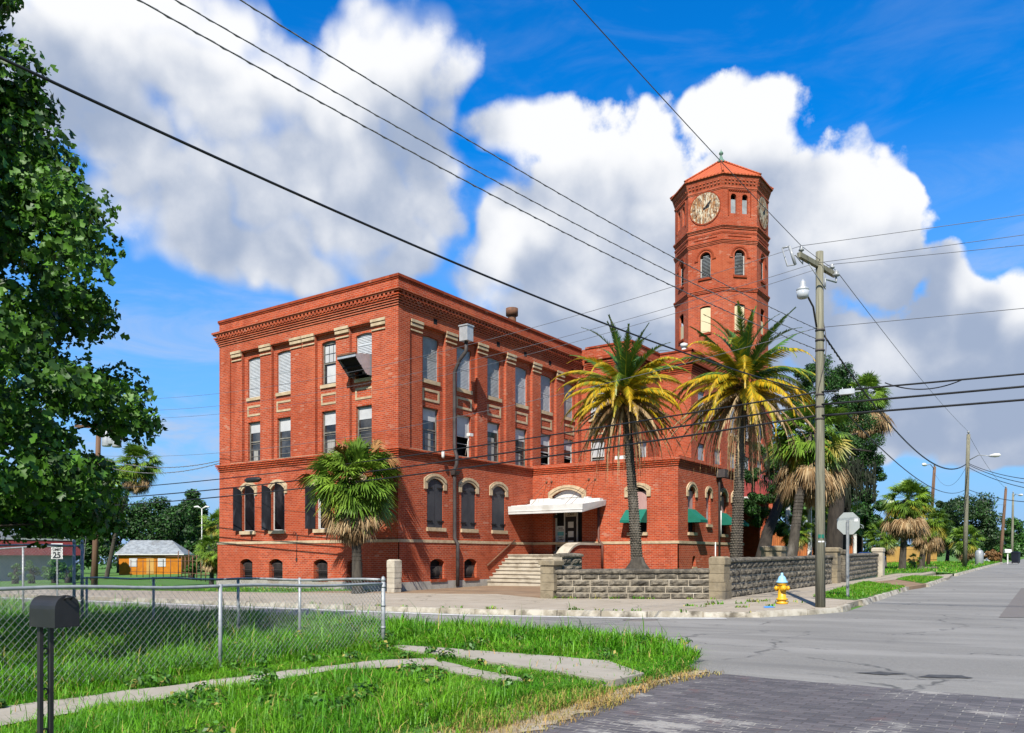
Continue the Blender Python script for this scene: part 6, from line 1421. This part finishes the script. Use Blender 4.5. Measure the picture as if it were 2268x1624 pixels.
# ------------------------------------------------------------------ vegetation
def rot_basis(N):
    ref = np.where(np.abs(N[:, 2:3]) < .9, np.array([[0, 0, 1.]]), np.array([[1., 0, 0]])); U = np.cross(N, ref); U /= np.linalg.norm(U, axis=1, keepdims=True); return U, np.cross(N, U)
def leaf_cloud(name, clumps, per, size, mats, parent, seed, weights=None, flat=.35, lobes=False, out=.6, droop=0.):
    """clumps: (centre, radius[, squash]); leaves crowd the shell of each clump"""
    r = np.random.default_rng(seed); VV, FF, MI = [], [], []; base = 0
    for cl in clumps:
        c, R_ = np.array(cl[0]), cl[1]; sq = cl[2] if len(cl) > 2 else .8; n = int(per*cl[3]) if len(cl) > 3 else per
        D_ = r.normal(size=(n, 3)); D_ /= np.linalg.norm(D_, axis=1, keepdims=True); k = R_*(1-out*r.random((n, 1))**2.2)*(1+.10*r.normal(size=(n, 1)))
        P = c + D_*k*np.array([1, 1, sq]); N = D_*1.0 + r.normal(size=(n, 3))*.75 + np.array([0, 0, flat]); N /= np.linalg.norm(N, axis=1, keepdims=True)
        U, V_ = rot_basis(N); an = r.uniform(0, 2*pi, (n, 1)); A = U*np.cos(an)+V_*np.sin(an); Bq = np.cross(N, A); s = size*r.uniform(.6, 1.35, (n, 1))
        if droop: A = A*(1-droop)+np.array([0, 0, -droop]); A /= np.linalg.norm(A, axis=1, keepdims=True); Bq = np.cross(N, A)
        fold = N*s*.18
        if lobes:   # maple-like: a stem tip, three points
            pts = [P-A*s*.45, P+Bq*s*.50-A*s*.10+fold, P+Bq*s*.20+A*s*.05, P+Bq*s*.42+A*s*.38+fold*.6, P+A*s*.15, P+A*s*.68, P-Bq*s*.42+A*s*.38+fold*.6, P-Bq*s*.20+A*s*.05, P-Bq*s*.50-A*s*.10+fold]
            V = np.stack(pts, 1).reshape(-1, 3); i = np.arange(n)*9+base
            f = np.concatenate([np.stack([i, i+1, i+2, i+4], 1), np.stack([i+2, i+3, i+5, i+4], 1), np.stack([i+4, i+5, i+6, i+7], 1), np.stack([i, i+4, i+7, i+8], 1)]); base += 9*n; rep = 4
        else:
            V = np.stack([P-A*s*.6, P+Bq*s*.34+fold, P+A*s*.6, P-Bq*s*.34+fold], 1).reshape(-1, 3); i = np.arange(n)*4+base; f = np.stack([i, i+1, i+2, i+3], 1); base += 4*n; rep = 1
        m = r.choice(len(mats), n, p=weights); VV.append(V); FF.append(f); MI.append(np.tile(m, rep))
    return np_mesh(name, np.concatenate(VV), np.concatenate(FF), np.concatenate(MI), mats, parent)
def sub_clumps(c, R3, n, r, seed, shell=.55):
    rnd = np.random.default_rng(seed); o = []
    for _ in range(n):
        d = rnd.normal(size=3); d /= np.linalg.norm(d); k = shell+(1-shell)*rnd.random()
        o.append((tuple(np.array(c)+d*k*np.array(R3)), r*rnd.uniform(.65, 1.3)))
    return o
def broad_tree(label, base, crowns, per, size, mats, seed, nsub=16, sub=.42, trunk_r=.3, name='tree', cat='tree', group=None, weights=None, bark='bark', trunk_top=None, flat=.35):
    """crowns: (centre, radii)"""
    base = Vector(base); t = thing(name, label, cat, base, group); cl = []
    for i, (c, R3) in enumerate(crowns): cl += sub_clumps(c, R3, nsub, sub*min(R3), seed*17+i)
    leaf_cloud('crown', cl, per, size, mats, t, seed, weights, flat)
    mb = MB(); c0 = Vector(crowns[0][0]); top = Vector(trunk_top) if trunk_top else base.lerp(c0, .8)
    mb.tube([base-Vector((0,0,.3)), base+Vector((0,0,.3)), base.lerp(top, .5)+Vector((.1,.05,0)), top], [trunk_r*1.4, trunk_r, trunk_r*.8, trunk_r*.55], 10)
    rnd = random.Random(seed)
    for c, _ in rnd.sample(cl, min(9, len(cl))): s = base.lerp(top, rnd.uniform(.55, 1)); e = Vector(c); mb.tube([s, s.lerp(e, .5)+Vector((0,0,.2)), e], [trunk_r*.4, trunk_r*.22, trunk_r*.08], 6)
    mb.build('trunk', M[bark], t); return t

# --- big leafy tree at the left edge, trunk just outside the picture
TB = Vector((*W(-9.6, 11.6), 0)); TB.z = g(TB.x, TB.y)+.05
t = thing('leafy_tree', 'tall dark leafy tree filling the left edge, nearest of all trees', 'tree', TB)
rnd = random.Random(21); cl = []
EDGE = [(1.9,330),(2.6,335),(3.1,345),(3.9,375),(4.6,338),(5.3,318),(6.1,295),(6.6,232),(7.2,182),(7.8,140),(8.4,95),(8.9,75),(9.3,30),(9.7,10),(10.1,40),(10.5,25),(11.4,20),(12.6,-20)]
def reach(z):
    for (z0, p0), (z1, p1) in zip(EDGE, EDGE[1:]):
        if z0 <= z <= z1: k = (z-z0)/(z1-z0); return ((p0*(1-k)+p1*k)-CX)/F*11.6+9.6
    return 4.4
ax0 = Vector((TB.x, TB.y, 0))
for k in range(500):
    z = rnd.uniform(1.9, 12.2) if k > 40 else rnd.uniform(2.2, 5.5); rr = reach(z)
    az_ = rnd.uniform(0, 2*pi); q = rr*(rnd.random()**.42)*.96; low = .55 if z < 2.6 else 0
    c = ax0 + Vector((cos(az_)*q, sin(az_)*q*.85, z - .10*q + low*.5))
    if c.z < 1.75: continue
    cl.append((tuple(c), rnd.uniform(.30, .56), .75))
for px_, py_ in ((150,480),(190,505),(120,525),(205,460),(60,500),(230,520),(90,450),(160,440),(40,560),(120,400),(30,450)): cl.append((tuple(D(px_-40, py_, 11.6+rnd.uniform(-.6,.6))), .5, .9))
lf = [c for c in cl]
leaf_cloud('crown', lf, 195, .108, [M['leaf_a'], M['leaf_b']], t, 5, [.6, .4], .2, True, .7, .35)
mb = MB(); top = ax0+Vector((.2,.1,11.5)); mb.tube([TB-Vector((0,0,.3)), TB+Vector((0,0,.4)), TB+Vector((.1,0,4)), TB+Vector((.05,.1,8)), top], [.42,.30,.24,.15,.04], 12)
for c, r_, _ in rnd.sample(cl, 90):
    e = Vector(c); s = TB+Vector((0,0,max(1.6, e.z-1.2*rnd.uniform(.4, 1.3)))); mb.tube([s, s.lerp(e, .45)+Vector((rnd.uniform(-.2,.2), rnd.uniform(-.2,.2), .15)), e], [.05,.028,.008], 5)
mb.build('trunk', M['bark'], t)

# --- fan palms
def fan_leaves(C, R_, specs, seed):
    r = np.random.default_rng(seed); VV, FF, MI = [], [], []; base = 0
    for (e0, e1, n, mi, spread, L0, sag) in specs:
        for _ in range(n):
            a = r.uniform(0, 2*pi); e = R(r.uniform(e0, e1)); d = np.array([math.cos(e)*math.cos(a), math.cos(e)*math.sin(a), math.sin(e)]); s = np.array([-math.sin(a), math.cos(a), 0.])
            tw = r.normal(0, .5); u = np.cross(d, s); s = s*math.cos(tw)+u*math.sin(tw); pet = R_*L0*r.uniform(.75, 1.1)
            hub = C + d*pet + np.array([0, 0, -.10*pet*sag]); K = 26; T = np.radians(np.linspace(-spread, spread, K)) + r.normal(0, .03, K)
            ld = d*np.cos(T)[:, None] + s*np.sin(T)[:, None]; pp = -d*np.sin(T)[:, None] + s*np.cos(T)[:, None]; nn = np.cross(ld, pp)
            L = R_*.50*(.70+.30*np.cos(T))*r.uniform(.75, 1.1, K); w = R_*.021*np.ones(K); dn = np.array([0, 0, -1.])
            o = nn*(w*(np.arange(K) % 2-.5)*1.2)[:, None]
            m1 = hub + ld*(L*.5)[:, None] + dn*(L*.05*sag)[:, None] + nn*(np.abs(np.sin(T))*.10*L)[:, None]; tp = hub + ld*(L*.93)[:, None] + dn*(L*(.30*sag+r.uniform(-.05, .12, K)))[:, None]
            pw = pp*w[:, None]; hb = np.repeat(hub[None], K, 0)
            V = np.stack([hb-pw*.25+o*.2, hb+pw*.25+o*.2, m1+pw+o, m1-pw+o, tp-pw*.1, tp+pw*.1], 1).reshape(-1, 3); i = np.arange(K)*6+base
            FF.append(np.stack([i, i+1, i+2, i+3], 1)); FF.append(np.stack([i+3, i+2, i+5, i+4], 1)); VV.append(V); MI.append(np.full(2*K, mi)); base += 6*K
            q = pp[K//2]*R_*.012; V = np.array([C-q, C+q, hub+q, hub-q]); VV.append(V); FF.append(np.array([[base, base+1, base+2, base+3]])); MI.append(np.array([mi])); base += 4
    return np.concatenate(VV), np.concatenate(FF), np.concatenate(MI)
def sabal(label, base, C, R_, seed, n=46, dead=26, yellow=.2, tr=.17, group='fan palms', skirt=1.0, tight=0, bark='bark', seedy=0):
    base = Vector(base); C = Vector(C); t = thing('fan_palm', label, 'palm tree', base, group); c = np.array(C)
    ny = int(n*yellow)
    V, Fq, mi = fan_leaves(c, R_, [(35, 88, int(n*.30), 0, 100, .54, .6), (-12, 45, int(n*.55), 0, 118, .66, .9), (-45, -5, int(n*.42), 0, 115, .66, .9), (-64, -25, int(n*.22), 0, 110, .62, .8), (-60, -20, ny, 1, 105, .60, .9)] + ([(5, 65, 12, 2, 34, .82, 1.6)] if seedy else []), seed)
    np_mesh('crown', V, Fq, mi, [M['fan'], M['fan_y'], M['seed']], t)
    if dead:
        V, Fq, mi = fan_leaves(c-np.array([0, 0, R_*.42]), R_*.74*skirt, [(-85, -42, dead, 0, 50, .62, 1.2), (-52, -22, dead//2, 0, 75, .66, 1.9)], seed+1); mi = np.random.default_rng(seed).integers(0, 2, len(mi))
        np_mesh('dead_fronds', V, Fq, mi, [M['dead'], M['dead_pale']], t, label=None) if False else np_mesh('dead_fronds', V, Fq, mi, [M['dead'], M['dead_pale']], t)
    mb = MB(); top = C-Vector((0,0,R_*.05)); m = base.lerp(top, .5); lean = (top-base); m += Vector((lean.x, lean.y, 0))*-.12
    pth = [base-Vector((0,0,.3)), base+Vector((0,0,.15)), base.lerp(m, .6), m, m.lerp(top, .5), top]; rad = [tr*1.45, tr*1.2, tr, tr*.95, tr*1.0, tr*1.1]
    mb.tube(pth, rad, 12); zz = 0.
    for k in range(int(lean.length/.16)): q = base+lean*(k*.16/lean.length); q = base.lerp(m, k*.16/lean.length*2) if k*.16 < lean.length/2 else m.lerp(top, k*.16/lean.length*2-1); mb.lathe([(tr*1.02,0),(tr*1.07,.03),(tr*1.0,.05)], q, 10)
    mb.build('trunk', M[bark], t); return t
p = Vector((-23.35, 22.75, 0)); p.z = g(p.x, p.y)+.15
sabal('green fan palm with brown seed stalks standing before the brick front', p, D(786, 1062, 32.3), 1.92, 3, 76, 30, .08, .19, seedy=1)
b = gd(236, 74); sabal('fan palm with a leaning trunk right of the leafy tree', b, D(303, 1024, 74), 2.25, 5, 46, 24)
b = gd(205, 70); sabal('dark fan palm trunk mostly hidden by the leafy tree', b, D(232, 1060, 70), 2.2, 6, 40, 26, bark='dark_bark')
sabal('low yellowish fan palm against the left end of the brick building', gd(468, 46), D(472, 1215, 46), 1.1, 7, 36, 14, .9, .12)
sabal('taller yellowish fan palm behind the left end of the brick building', gd(484, 52), D(482, 1160, 52), 1.2, 8, 36, 16, .8, .12)
b = gd(1752, 34.5, .9); sabal('fan palm with a leaning brown trunk just left of the corner pole', b, D(1798, 958, 36), 1.9, 9, 60, 80, .15, .20, skirt=1.35)
b = gd(1862, 48, .8); sabal('high fan palm with a long dead skirt right of the corner pole', b, D(1915, 872, 48), 1.5, 10, 54, 80, .2, .2, skirt=1.5, bark='dark_bark')
sabal('short bright fan palm in front of the corrugated shed', gd(1762, 44, .8), D(1762, 1172, 44), 1.0, 11, 34, 8, .5, .10)
sabal('short fan palm between the corner pole and the shed', gd(1806, 50, .8), D(1800, 1158, 50), 1.2, 12, 34, 10, .5, .10)
sabal('yellow green fan palm behind the back of the stop sign', gd(1852, 54, .8), D(1856, 1140, 54), 1.7, 13, 44, 30, .5, .14)
b = at(1998, 1252, .12); dd = 57.; b = gd(1998, dd, .12); sabal('thick fan palm with a brown skirt on the far street lawn', b, D(2010, 1104, dd), 1.75, 14, 60, 70, .2, .21, skirt=1.35)
b = gd(2040, 63, .12); sabal('lower yellowing fan palm right behind the thick fan palm', b, D(2058, 1152, 63), 1.6, 15, 50, 60, .5, .22, skirt=1.3)
b = gd(1958, 64, .12); sabal('low bluish fan palm right of the frame house porch', b, D(1954, 1182, 64), 1.45, 16, 44, 22, .1, .2)
b = gd(2136, 78, .12); sabal('round low fan palm in front of the dark bushy tree', b, D(2138, 1192, 78), 1.65, 17, 50, 26, .15, .25)
sabal('small seedling fan palm among the rocks', gd(2026, 60, .12), D(2024, 1238, 60), .55, 18, 18, 0, .2, .05)
# --- date palms
def frond(parent, C, az_, el0, L, bend, mats, w=.30, seed=0, dead=False, grad=None):
    droop = .10 if el0 > R(50) else .75
    r = np.random.default_rng(seed); n = 15; p = np.array(C); e = el0; pts = [p.copy()]; dirs = []
    for k in range(n):
        d = np.array([math.cos(e)*math.cos(az_), math.cos(e)*math.sin(az_), math.sin(e)]); dirs.append(d); p = p+d*L/n; pts.append(p.copy()); e -= bend*(.4+1.2*k/n)/n
        e = max(e, R(-88))
    pts = np.array(pts); dirs.append(dirs[-1]); dirs = np.array(dirs); s0 = np.array([-math.sin(az_), math.cos(az_), 0])
    VV, FF, MI = [], [], []; base = 0
    for i in range(n):    # rachis
        wd = .016*(1-.75*i/n); a, b_ = pts[i], pts[i+1]; VV.append(np.array([a-s0*wd, a+s0*wd, b_+s0*wd*.9, b_-s0*wd*.9])); FF.append([[base, base+1, base+2, base+3]]); MI.append([1 if not dead else 0]); base += 4
    K = 62; tt = np.linspace(.10, .995, K)
    for sg in (-1, 1):
        x = tt*n; i0 = np.minimum(x.astype(int), n-1); fr = (x-i0)[:, None]; B_ = pts[i0]*(1-fr)+pts[i0+1]*fr; d = dirs[i0]; up = np.cross(d, np.repeat(s0[None], K, 0))*-1; up = np.where(up[:, 2:3] < 0, -up, up) if not dead else up
        ll = w*np.sin(np.clip(tt*1.12, 0, 1)**.7*pi*.94+.12)**.6*r.uniform(.8, 1.12, K)*(1 if not dead else .55)
        fw = (.75 if not dead else 1.25)+.6*tt[:, None]; dr = d*fw + s0*sg*(1.0 if not dead else .35) + up*((.42 if el0 > R(50) else .15) if not dead else .1) + r.normal(0, .07 if not dead else .2, (K, 3)); dr[:, 2] -= droop if not dead else .45; dr /= np.linalg.norm(dr, axis=1, keepdims=True)
        tip = B_+dr*ll[:, None]; tip[:, 2] -= ll*(.10 if not dead else .2); wv = d*(.023 if not dead else .03)
        V = np.stack([B_-wv, B_+wv, (B_+tip)/2+wv*.9, tip, (B_+tip)/2-wv*.9], 1)[:, [0, 1, 2, 3, 4]].reshape(-1, 3); i = np.arange(K)*5+base
        FF.append(np.stack([i, i+1, i+2, i+4], 1).tolist()); FF.append(np.stack([i+4, i+2, i+3, i+3], 1)[:, :3].tolist() if False else np.stack([i+4, i+2, i+3, i+4], 1)[:, :4].tolist()); 
        VV.append(V); base += 5*K; m = np.zeros(K, int) if grad is None else (r.random(K) < np.interp(tt, [0, 1], grad)).astype(int); MI.append(m.tolist()); MI.append(m.tolist())
    quads = []; mis = []
    for fl, ml in zip(FF, MI): quads += fl; mis += ml
    # second pieces are triangles written as degenerate quads: split them off by hand
    V = np.concatenate(VV); q2 = []; 
    me_f = [tuple(dict.fromkeys(q)) for q in quads]
    me = bpy.data.meshes.new('frond'); off = np.array(wl(parent)); me.from_pydata((V-off).tolist(), [], me_f); me.polygons.foreach_set('material_index', mis)
    for m in mats: me.materials.append(m)
    o = bpy.data.objects.new('dead_frond' if dead else 'frond', me); COL.objects.link(o); o.parent = parent; return o
def date_palm(label, base, C, Lf, seed, gold=.75):
    base = Vector(base); C = Vector(C); t = thing('date_palm', label, 'palm tree', base, 'yellowing date palms in the walled yard'); r = random.Random(seed)
    G, Y, Ol = M['date_g'], M['date_y'], M['date_m']; k = 0
    fr = lambda n, off, dz, e0, e1, l0, l1, b0, b1, mats, w_, gr, dead=False, s0=0: [frond(t, C+Vector((0,0,dz)), 2*pi*(i*.382)+off+r.uniform(-.22,.22), R(r.uniform(e0, e1)), Lf*r.uniform(l0, l1), R(r.uniform(b0, b1)), mats(), w_, seed*100+s0+i, dead, gr() if gr else None) for i in range(n)]
    fr(14, 0, .25, 48, 86, .82, 1.08, 25, 75, lambda: [G, Ol], .36, lambda: [0, .06])
    fr(16, 1, .12, 24, 54, 1.0, 1.2, 90, 135, lambda: [Ol, Y] if r.random() < gold*.7 else [G, Ol], .42, lambda: [.0, .75])
    fr(20, 2, .0, 0, 28, .98, 1.15, 85, 118, lambda: [Ol, Y], .42, lambda: [.25, 1.0])
    fr(16, 3, -.1, -22, 4, .85, 1.0, 60, 85, lambda: [Y, Ol] if r.random() < .7 else [Y, M['dead_pale']], .38, lambda: [.15, .5])
    fr(60, 0, -.22, -68, -10, .9, 1.28, 50, 85, lambda: [M['dead_pale'] if r.random() < .6 else M['dead']], .42, None, True, 80)
    mb = MB(); top = C-Vector((0,0,.1)); m = base.lerp(top, .5)+Vector(((base-top).x*.12, (base-top).y*.12, 0)); n = 26; pth = []; rad = []
    for i in range(n+1): k = i/n; q = base*(1-k)**2+m*2*k*(1-k)+top*k*k; pth.append(q); rad.append(.205*(1-.28*min(1, k*1.6))*(1.25 if i == 0 else 1)+.10*max(0, k-.86)/.14)
    mb.tube([pth[0]-Vector((0,0,.3))]+pth, [.34]+rad, 14)
    H = (top-base).length; rows = int(H/.085)                          # diamond leaf scars
    for i in range(rows):
        k = (i+.5)/rows; q = base*(1-k)**2+m*2*k*(1-k)+top*k*k; rr = float(np.interp(k, [j/n for j in range(n+1)], rad))
        for j in range(12):
            a = 2*pi*(j+.5*(i % 2))/12; d = Vector((cos(a), sin(a), 0)); s = Vector((-d.y, d.x, 0)); c = q+d*rr*.97; w_ = rr*.26; h = .036; o = .030*r.uniform(.7, 1.4)
            mb.poly([c-s*w_, c-Vector((0,0,h)), c+d*o+Vector((0,0,.012))]); mb.poly([c-Vector((0,0,h)), c+s*w_, c+d*o+Vector((0,0,.012))]); mb.poly([c+s*w_, c+Vector((0,0,h)), c+d*o+Vector((0,0,.012))], 1); mb.poly([c+Vector((0,0,h)), c-s*w_, c+d*o+Vector((0,0,.012))], 1)
    mb.lathe([(.62,-.1),(.42,.10),(.27,.30),(.20,.5)], base, 14)
    mb.build('trunk', [M['bark'], pm('palm_scar', (.20,.165,.12), (.13,.105,.08), 9, .95)], t)
    leaf_cloud('crown_heart', [(tuple(C+Vector((.0,0,-.35))), .38, 1.3)], 260, .12, [M['seed'], M['dead']], t, seed); return t
b = gd(1412, 28.2); b.z = .97; date_palm('left date palm with gold and dead hanging fronds before the entrance wing', b, D(1384, 874, 28.4), 2.55, 31, .8)
b = gd(1629, 27.4); b.z = .97; date_palm('right date palm with greener top fronds beside the corner pillar', b, D(1648, 852, 27.4), 2.8, 32, .6)

# --- big cedar with hanging moss
t = thing('cedar_tree', 'large dark cedar hung with grey moss behind the side wall', 'tree', gd(1846, 43, .8)); base = gd(1846, 43, .8); sp_ = []
for px, py, d, r_ in ((1795,850,43,1.0),(1830,830,43.5,1.1),(1870,850,44,1.0),(1765,900,43,.9),(1840,890,44,1.2),(1890,920,45,1.1),(1915,985,45,1.15),(1935,1010,45,.8),(1880,1000,45,1.1),(1850,950,44,1.2),(1900,1060,45,.8),(1800,920,43,1.0),(1700,1010,41,.85),(1735,1050,41,.8),(1680,1090,41,.6),(1720,1105,41,.7),(1665,1050,40.5,.5),(1750,1000,42,.8),(1765,1080,42,.6),(1690,1150,44,.7),(1720,1170,44.5,.6),(1660,1120,43,.6),(1780,1050,45,.8),(1815,960,45,1.0),(1860,1040,46,1.0),(1925,1050,46,.7)):
    sp_ += sub_clumps(D(px, py, d), (r_, r_, r_*.9), 7, r_*.42, int(px+py), .4)
leaf_cloud('crown', sp_, 560, .085, [M['cedar'], M['oak']], t, 4, [.7, .3], .2)
mb = MB(); tp = D(1868, 1010, 44.5)
mb.tube([base-Vector((0,0,.3)), base+Vector((0,0,.3)), D(1852, 1130, 43), tp, D(1850, 900, 44)], [.62,.45,.40,.33,.1], 12)
b2 = gd(1688, 38, .8); mb.tube([b2-Vector((0,0,.3)), b2+Vector((0,0,.25)), D(1700, 1180, 38.5), D(1735, 1090, 40.5), D(1800, 1000, 43), tp], [.62,.36,.26,.2,.2,.18], 12)
for px, py in ((1700,1020),(1665,1060),(1760,960),(1900,960),(1930,1000),(1790,870)): mb.tube([D(1800,1000,43) if px < 1800 else tp, D((1800+px)/2, (985+py)/2, 43), D(px, py, 43)], [.14,.09,.04], 6)
mb.build('trunk', M['dark_bark'], t)
r = np.random.default_rng(8); VV = []; FF = []; base_ = 0
for _ in range(620):
    zone = r.random()
    if zone < .38: px, py = r.uniform(1650, 1775), r.uniform(995, 1070); L = r.uniform(.3, 1.5)*(.5+.5*abs(math.sin(px*.11))); d = r.uniform(39.5, 43)
    else: px, py = r.uniform(1835, 1940), r.uniform(1010, 1075); L = r.uniform(.5, 2.2)*(1 if px < 1900 else .6); d = r.uniform(42.5, 45.5)
    c = np.array(D(px, py, d)); a = r.uniform(0, pi); w_ = np.array([math.cos(a), math.sin(a), 0])*r.uniform(.02, .055); q = c; m_ = 4
    pts = [c + np.array([r.normal(0, .03), r.normal(0, .03), -L*k/m_]) for k in range(m_+1)]
    for k in range(m_):
        w0 = w_*(1-.2*k)*r.uniform(.7, 1.3); w1 = w_*(1-.23*(k+1)); VV += [pts[k]-w0, pts[k]+w0, pts[k+1]+w1, pts[k+1]-w1]; FF.append([base_, base_+1, base_+2, base_+3]); base_ += 4
np_mesh('hanging_moss', VV, FF, np.zeros(len(FF)), M['moss'], t)

# --- background trees
OM = [M['oak'], M['cedar']]
def far_tree(label, px, pyt, pyb, wpx, d, seed, mats=OM, per=420, size=.36, group='trees on the skyline', nsub=22, weights=None, name='tree'):
    base = gd(px, d); C_ = D(px, (pyt+pyb)/2, d); rx = wpx/2/F*d; rz = (pyb-pyt)/2/F*d
    return broad_tree(label, base, [(C_, (rx, rx*.8, rz))], per, size, mats, seed, nsub, .42, .22, name, 'tree', group, weights, 'dark_bark')
far_tree('dark oak directly behind the orange house roof', 345, 1105, 1245, 170, 118, 41, nsub=26)
far_tree('dark oak between the orange house and the brick building', 450, 1112, 1262, 120, 112, 42, nsub=26)
far_tree('wide dark oak filling the gap behind the other oaks', 395, 1118, 1262, 150, 130, 57, nsub=26)
far_tree('dark broad tree behind the maroon porch and date palm', 1740, 1040, 1165, 150, 78, 58, nsub=26, size=.26)
far_tree('tall thin oak top rising above the other oaks left of the building', 415, 1088, 1200, 70, 126, 43)
far_tree('oak to the left of the orange house', 262, 1110, 1255, 80, 116, 44)
far_tree('grey green tree behind the red roofed shop, left', 30, 1118, 1225, 170, 112, 45, weights=[.8, .2])
far_tree('grey green tree behind the red roofed shop, right', 140, 1125, 1240, 130, 108, 46, [M['oak'], M['bush']], weights=[.7, .3])
far_tree('bushy green tree between the shop and the palm trunks', 212, 1150, 1262, 70, 92, 47, [M['bush'], M['oak']])
far_tree('bright green tree behind the maroon porch roof', 1800, 1050, 1160, 110, 76, 48, [M['bush'], M['oak']], weights=[.6, .4])
far_tree('dark green tree behind the frame house', 1906, 1078, 1190, 100, 92, 49, OM, weights=[.6, .4])
far_tree('dense dark bushy tree behind the second utility pole', 2140, 1098, 1232, 128, 92, 50, [M['oak'], M['cedar']], weights=[.8, .2], nsub=34, size=.24)
far_tree('feathery tree left of the far pole', 2098, 1105, 1225, 60, 98, 51, [M['oak']], weights=[1.])
far_tree('green tree at the right edge beyond the street end', 2262, 1148, 1235, 80, 150, 52, [M['cedar'], M['bush']], per=200, size=.4)
far_tree('pale green tree between the far poles', 2222, 1165, 1236, 48, 135, 53, [M['bush'], M['oak']], size=.35)
far_tree('far tree just outside the right edge', 2330, 1140, 1236, 110, 150, 54, [M['cedar'], M['bush']], size=.4)
far_tree('low green shrub mass beside the navy bin', 2240, 1204, 1238, 50, 110, 55, [M['bush'], M['cedar']], size=.25)
far_tree('heap of brown cut brush on the far lawn', 2198, 1219, 1244, 36, 84, 56, [M['dead'], M['seed']], size=.18, group='shrubs', per=110, name='shrub')
for i, (px, w_) in enumerate(((34, 16), (70, 20), (122, 38), (152, 30))):
    far_tree(('smallest', 'small', 'large', 'right hand')[i] + ' clipped green bush in front of the pale blue wall', px, 1243, 1290, w_*1.5, 62, 60+i, [M['bush']], 160, .14, 'clipped bushes before the blue wall', 10, [1.], 'bush')
far_tree('small spiky green shrub by the orange house fence', 425, 1248, 1270, 34, 70, 66, [M['bush']], 120, .16, 'shrubs', 10, [1.], 'shrub')
# distant wood closing the horizon
cl = []
for i in range(150):
    px = -1500 + i*36; d = 200 + 25*sin(i*1.7); c = gd(px, d); hh = 4.5+2.5*abs(sin(i*.9))
    if 1700 < px < 2420: hh *= .55
    cl.append((tuple(c+Vector((0,0,hh*.5))), hh*.75, .9))
o = leaf_cloud('distant_wood', cl, 150, 1.0, OM, None, 77); tag(o, kind='stuff')

ow = leaf_cloud('weeds', [((x, y, g(x, y)+.10+r_*.6), r_, .55, .6+3*r_) for x, y, r_ in cw], 60, .055, [M['bush'], M['leaf_a'], M['grass_y']], None, 91, [.5, .4, .1], .9); tag(ow, kind='stuff')
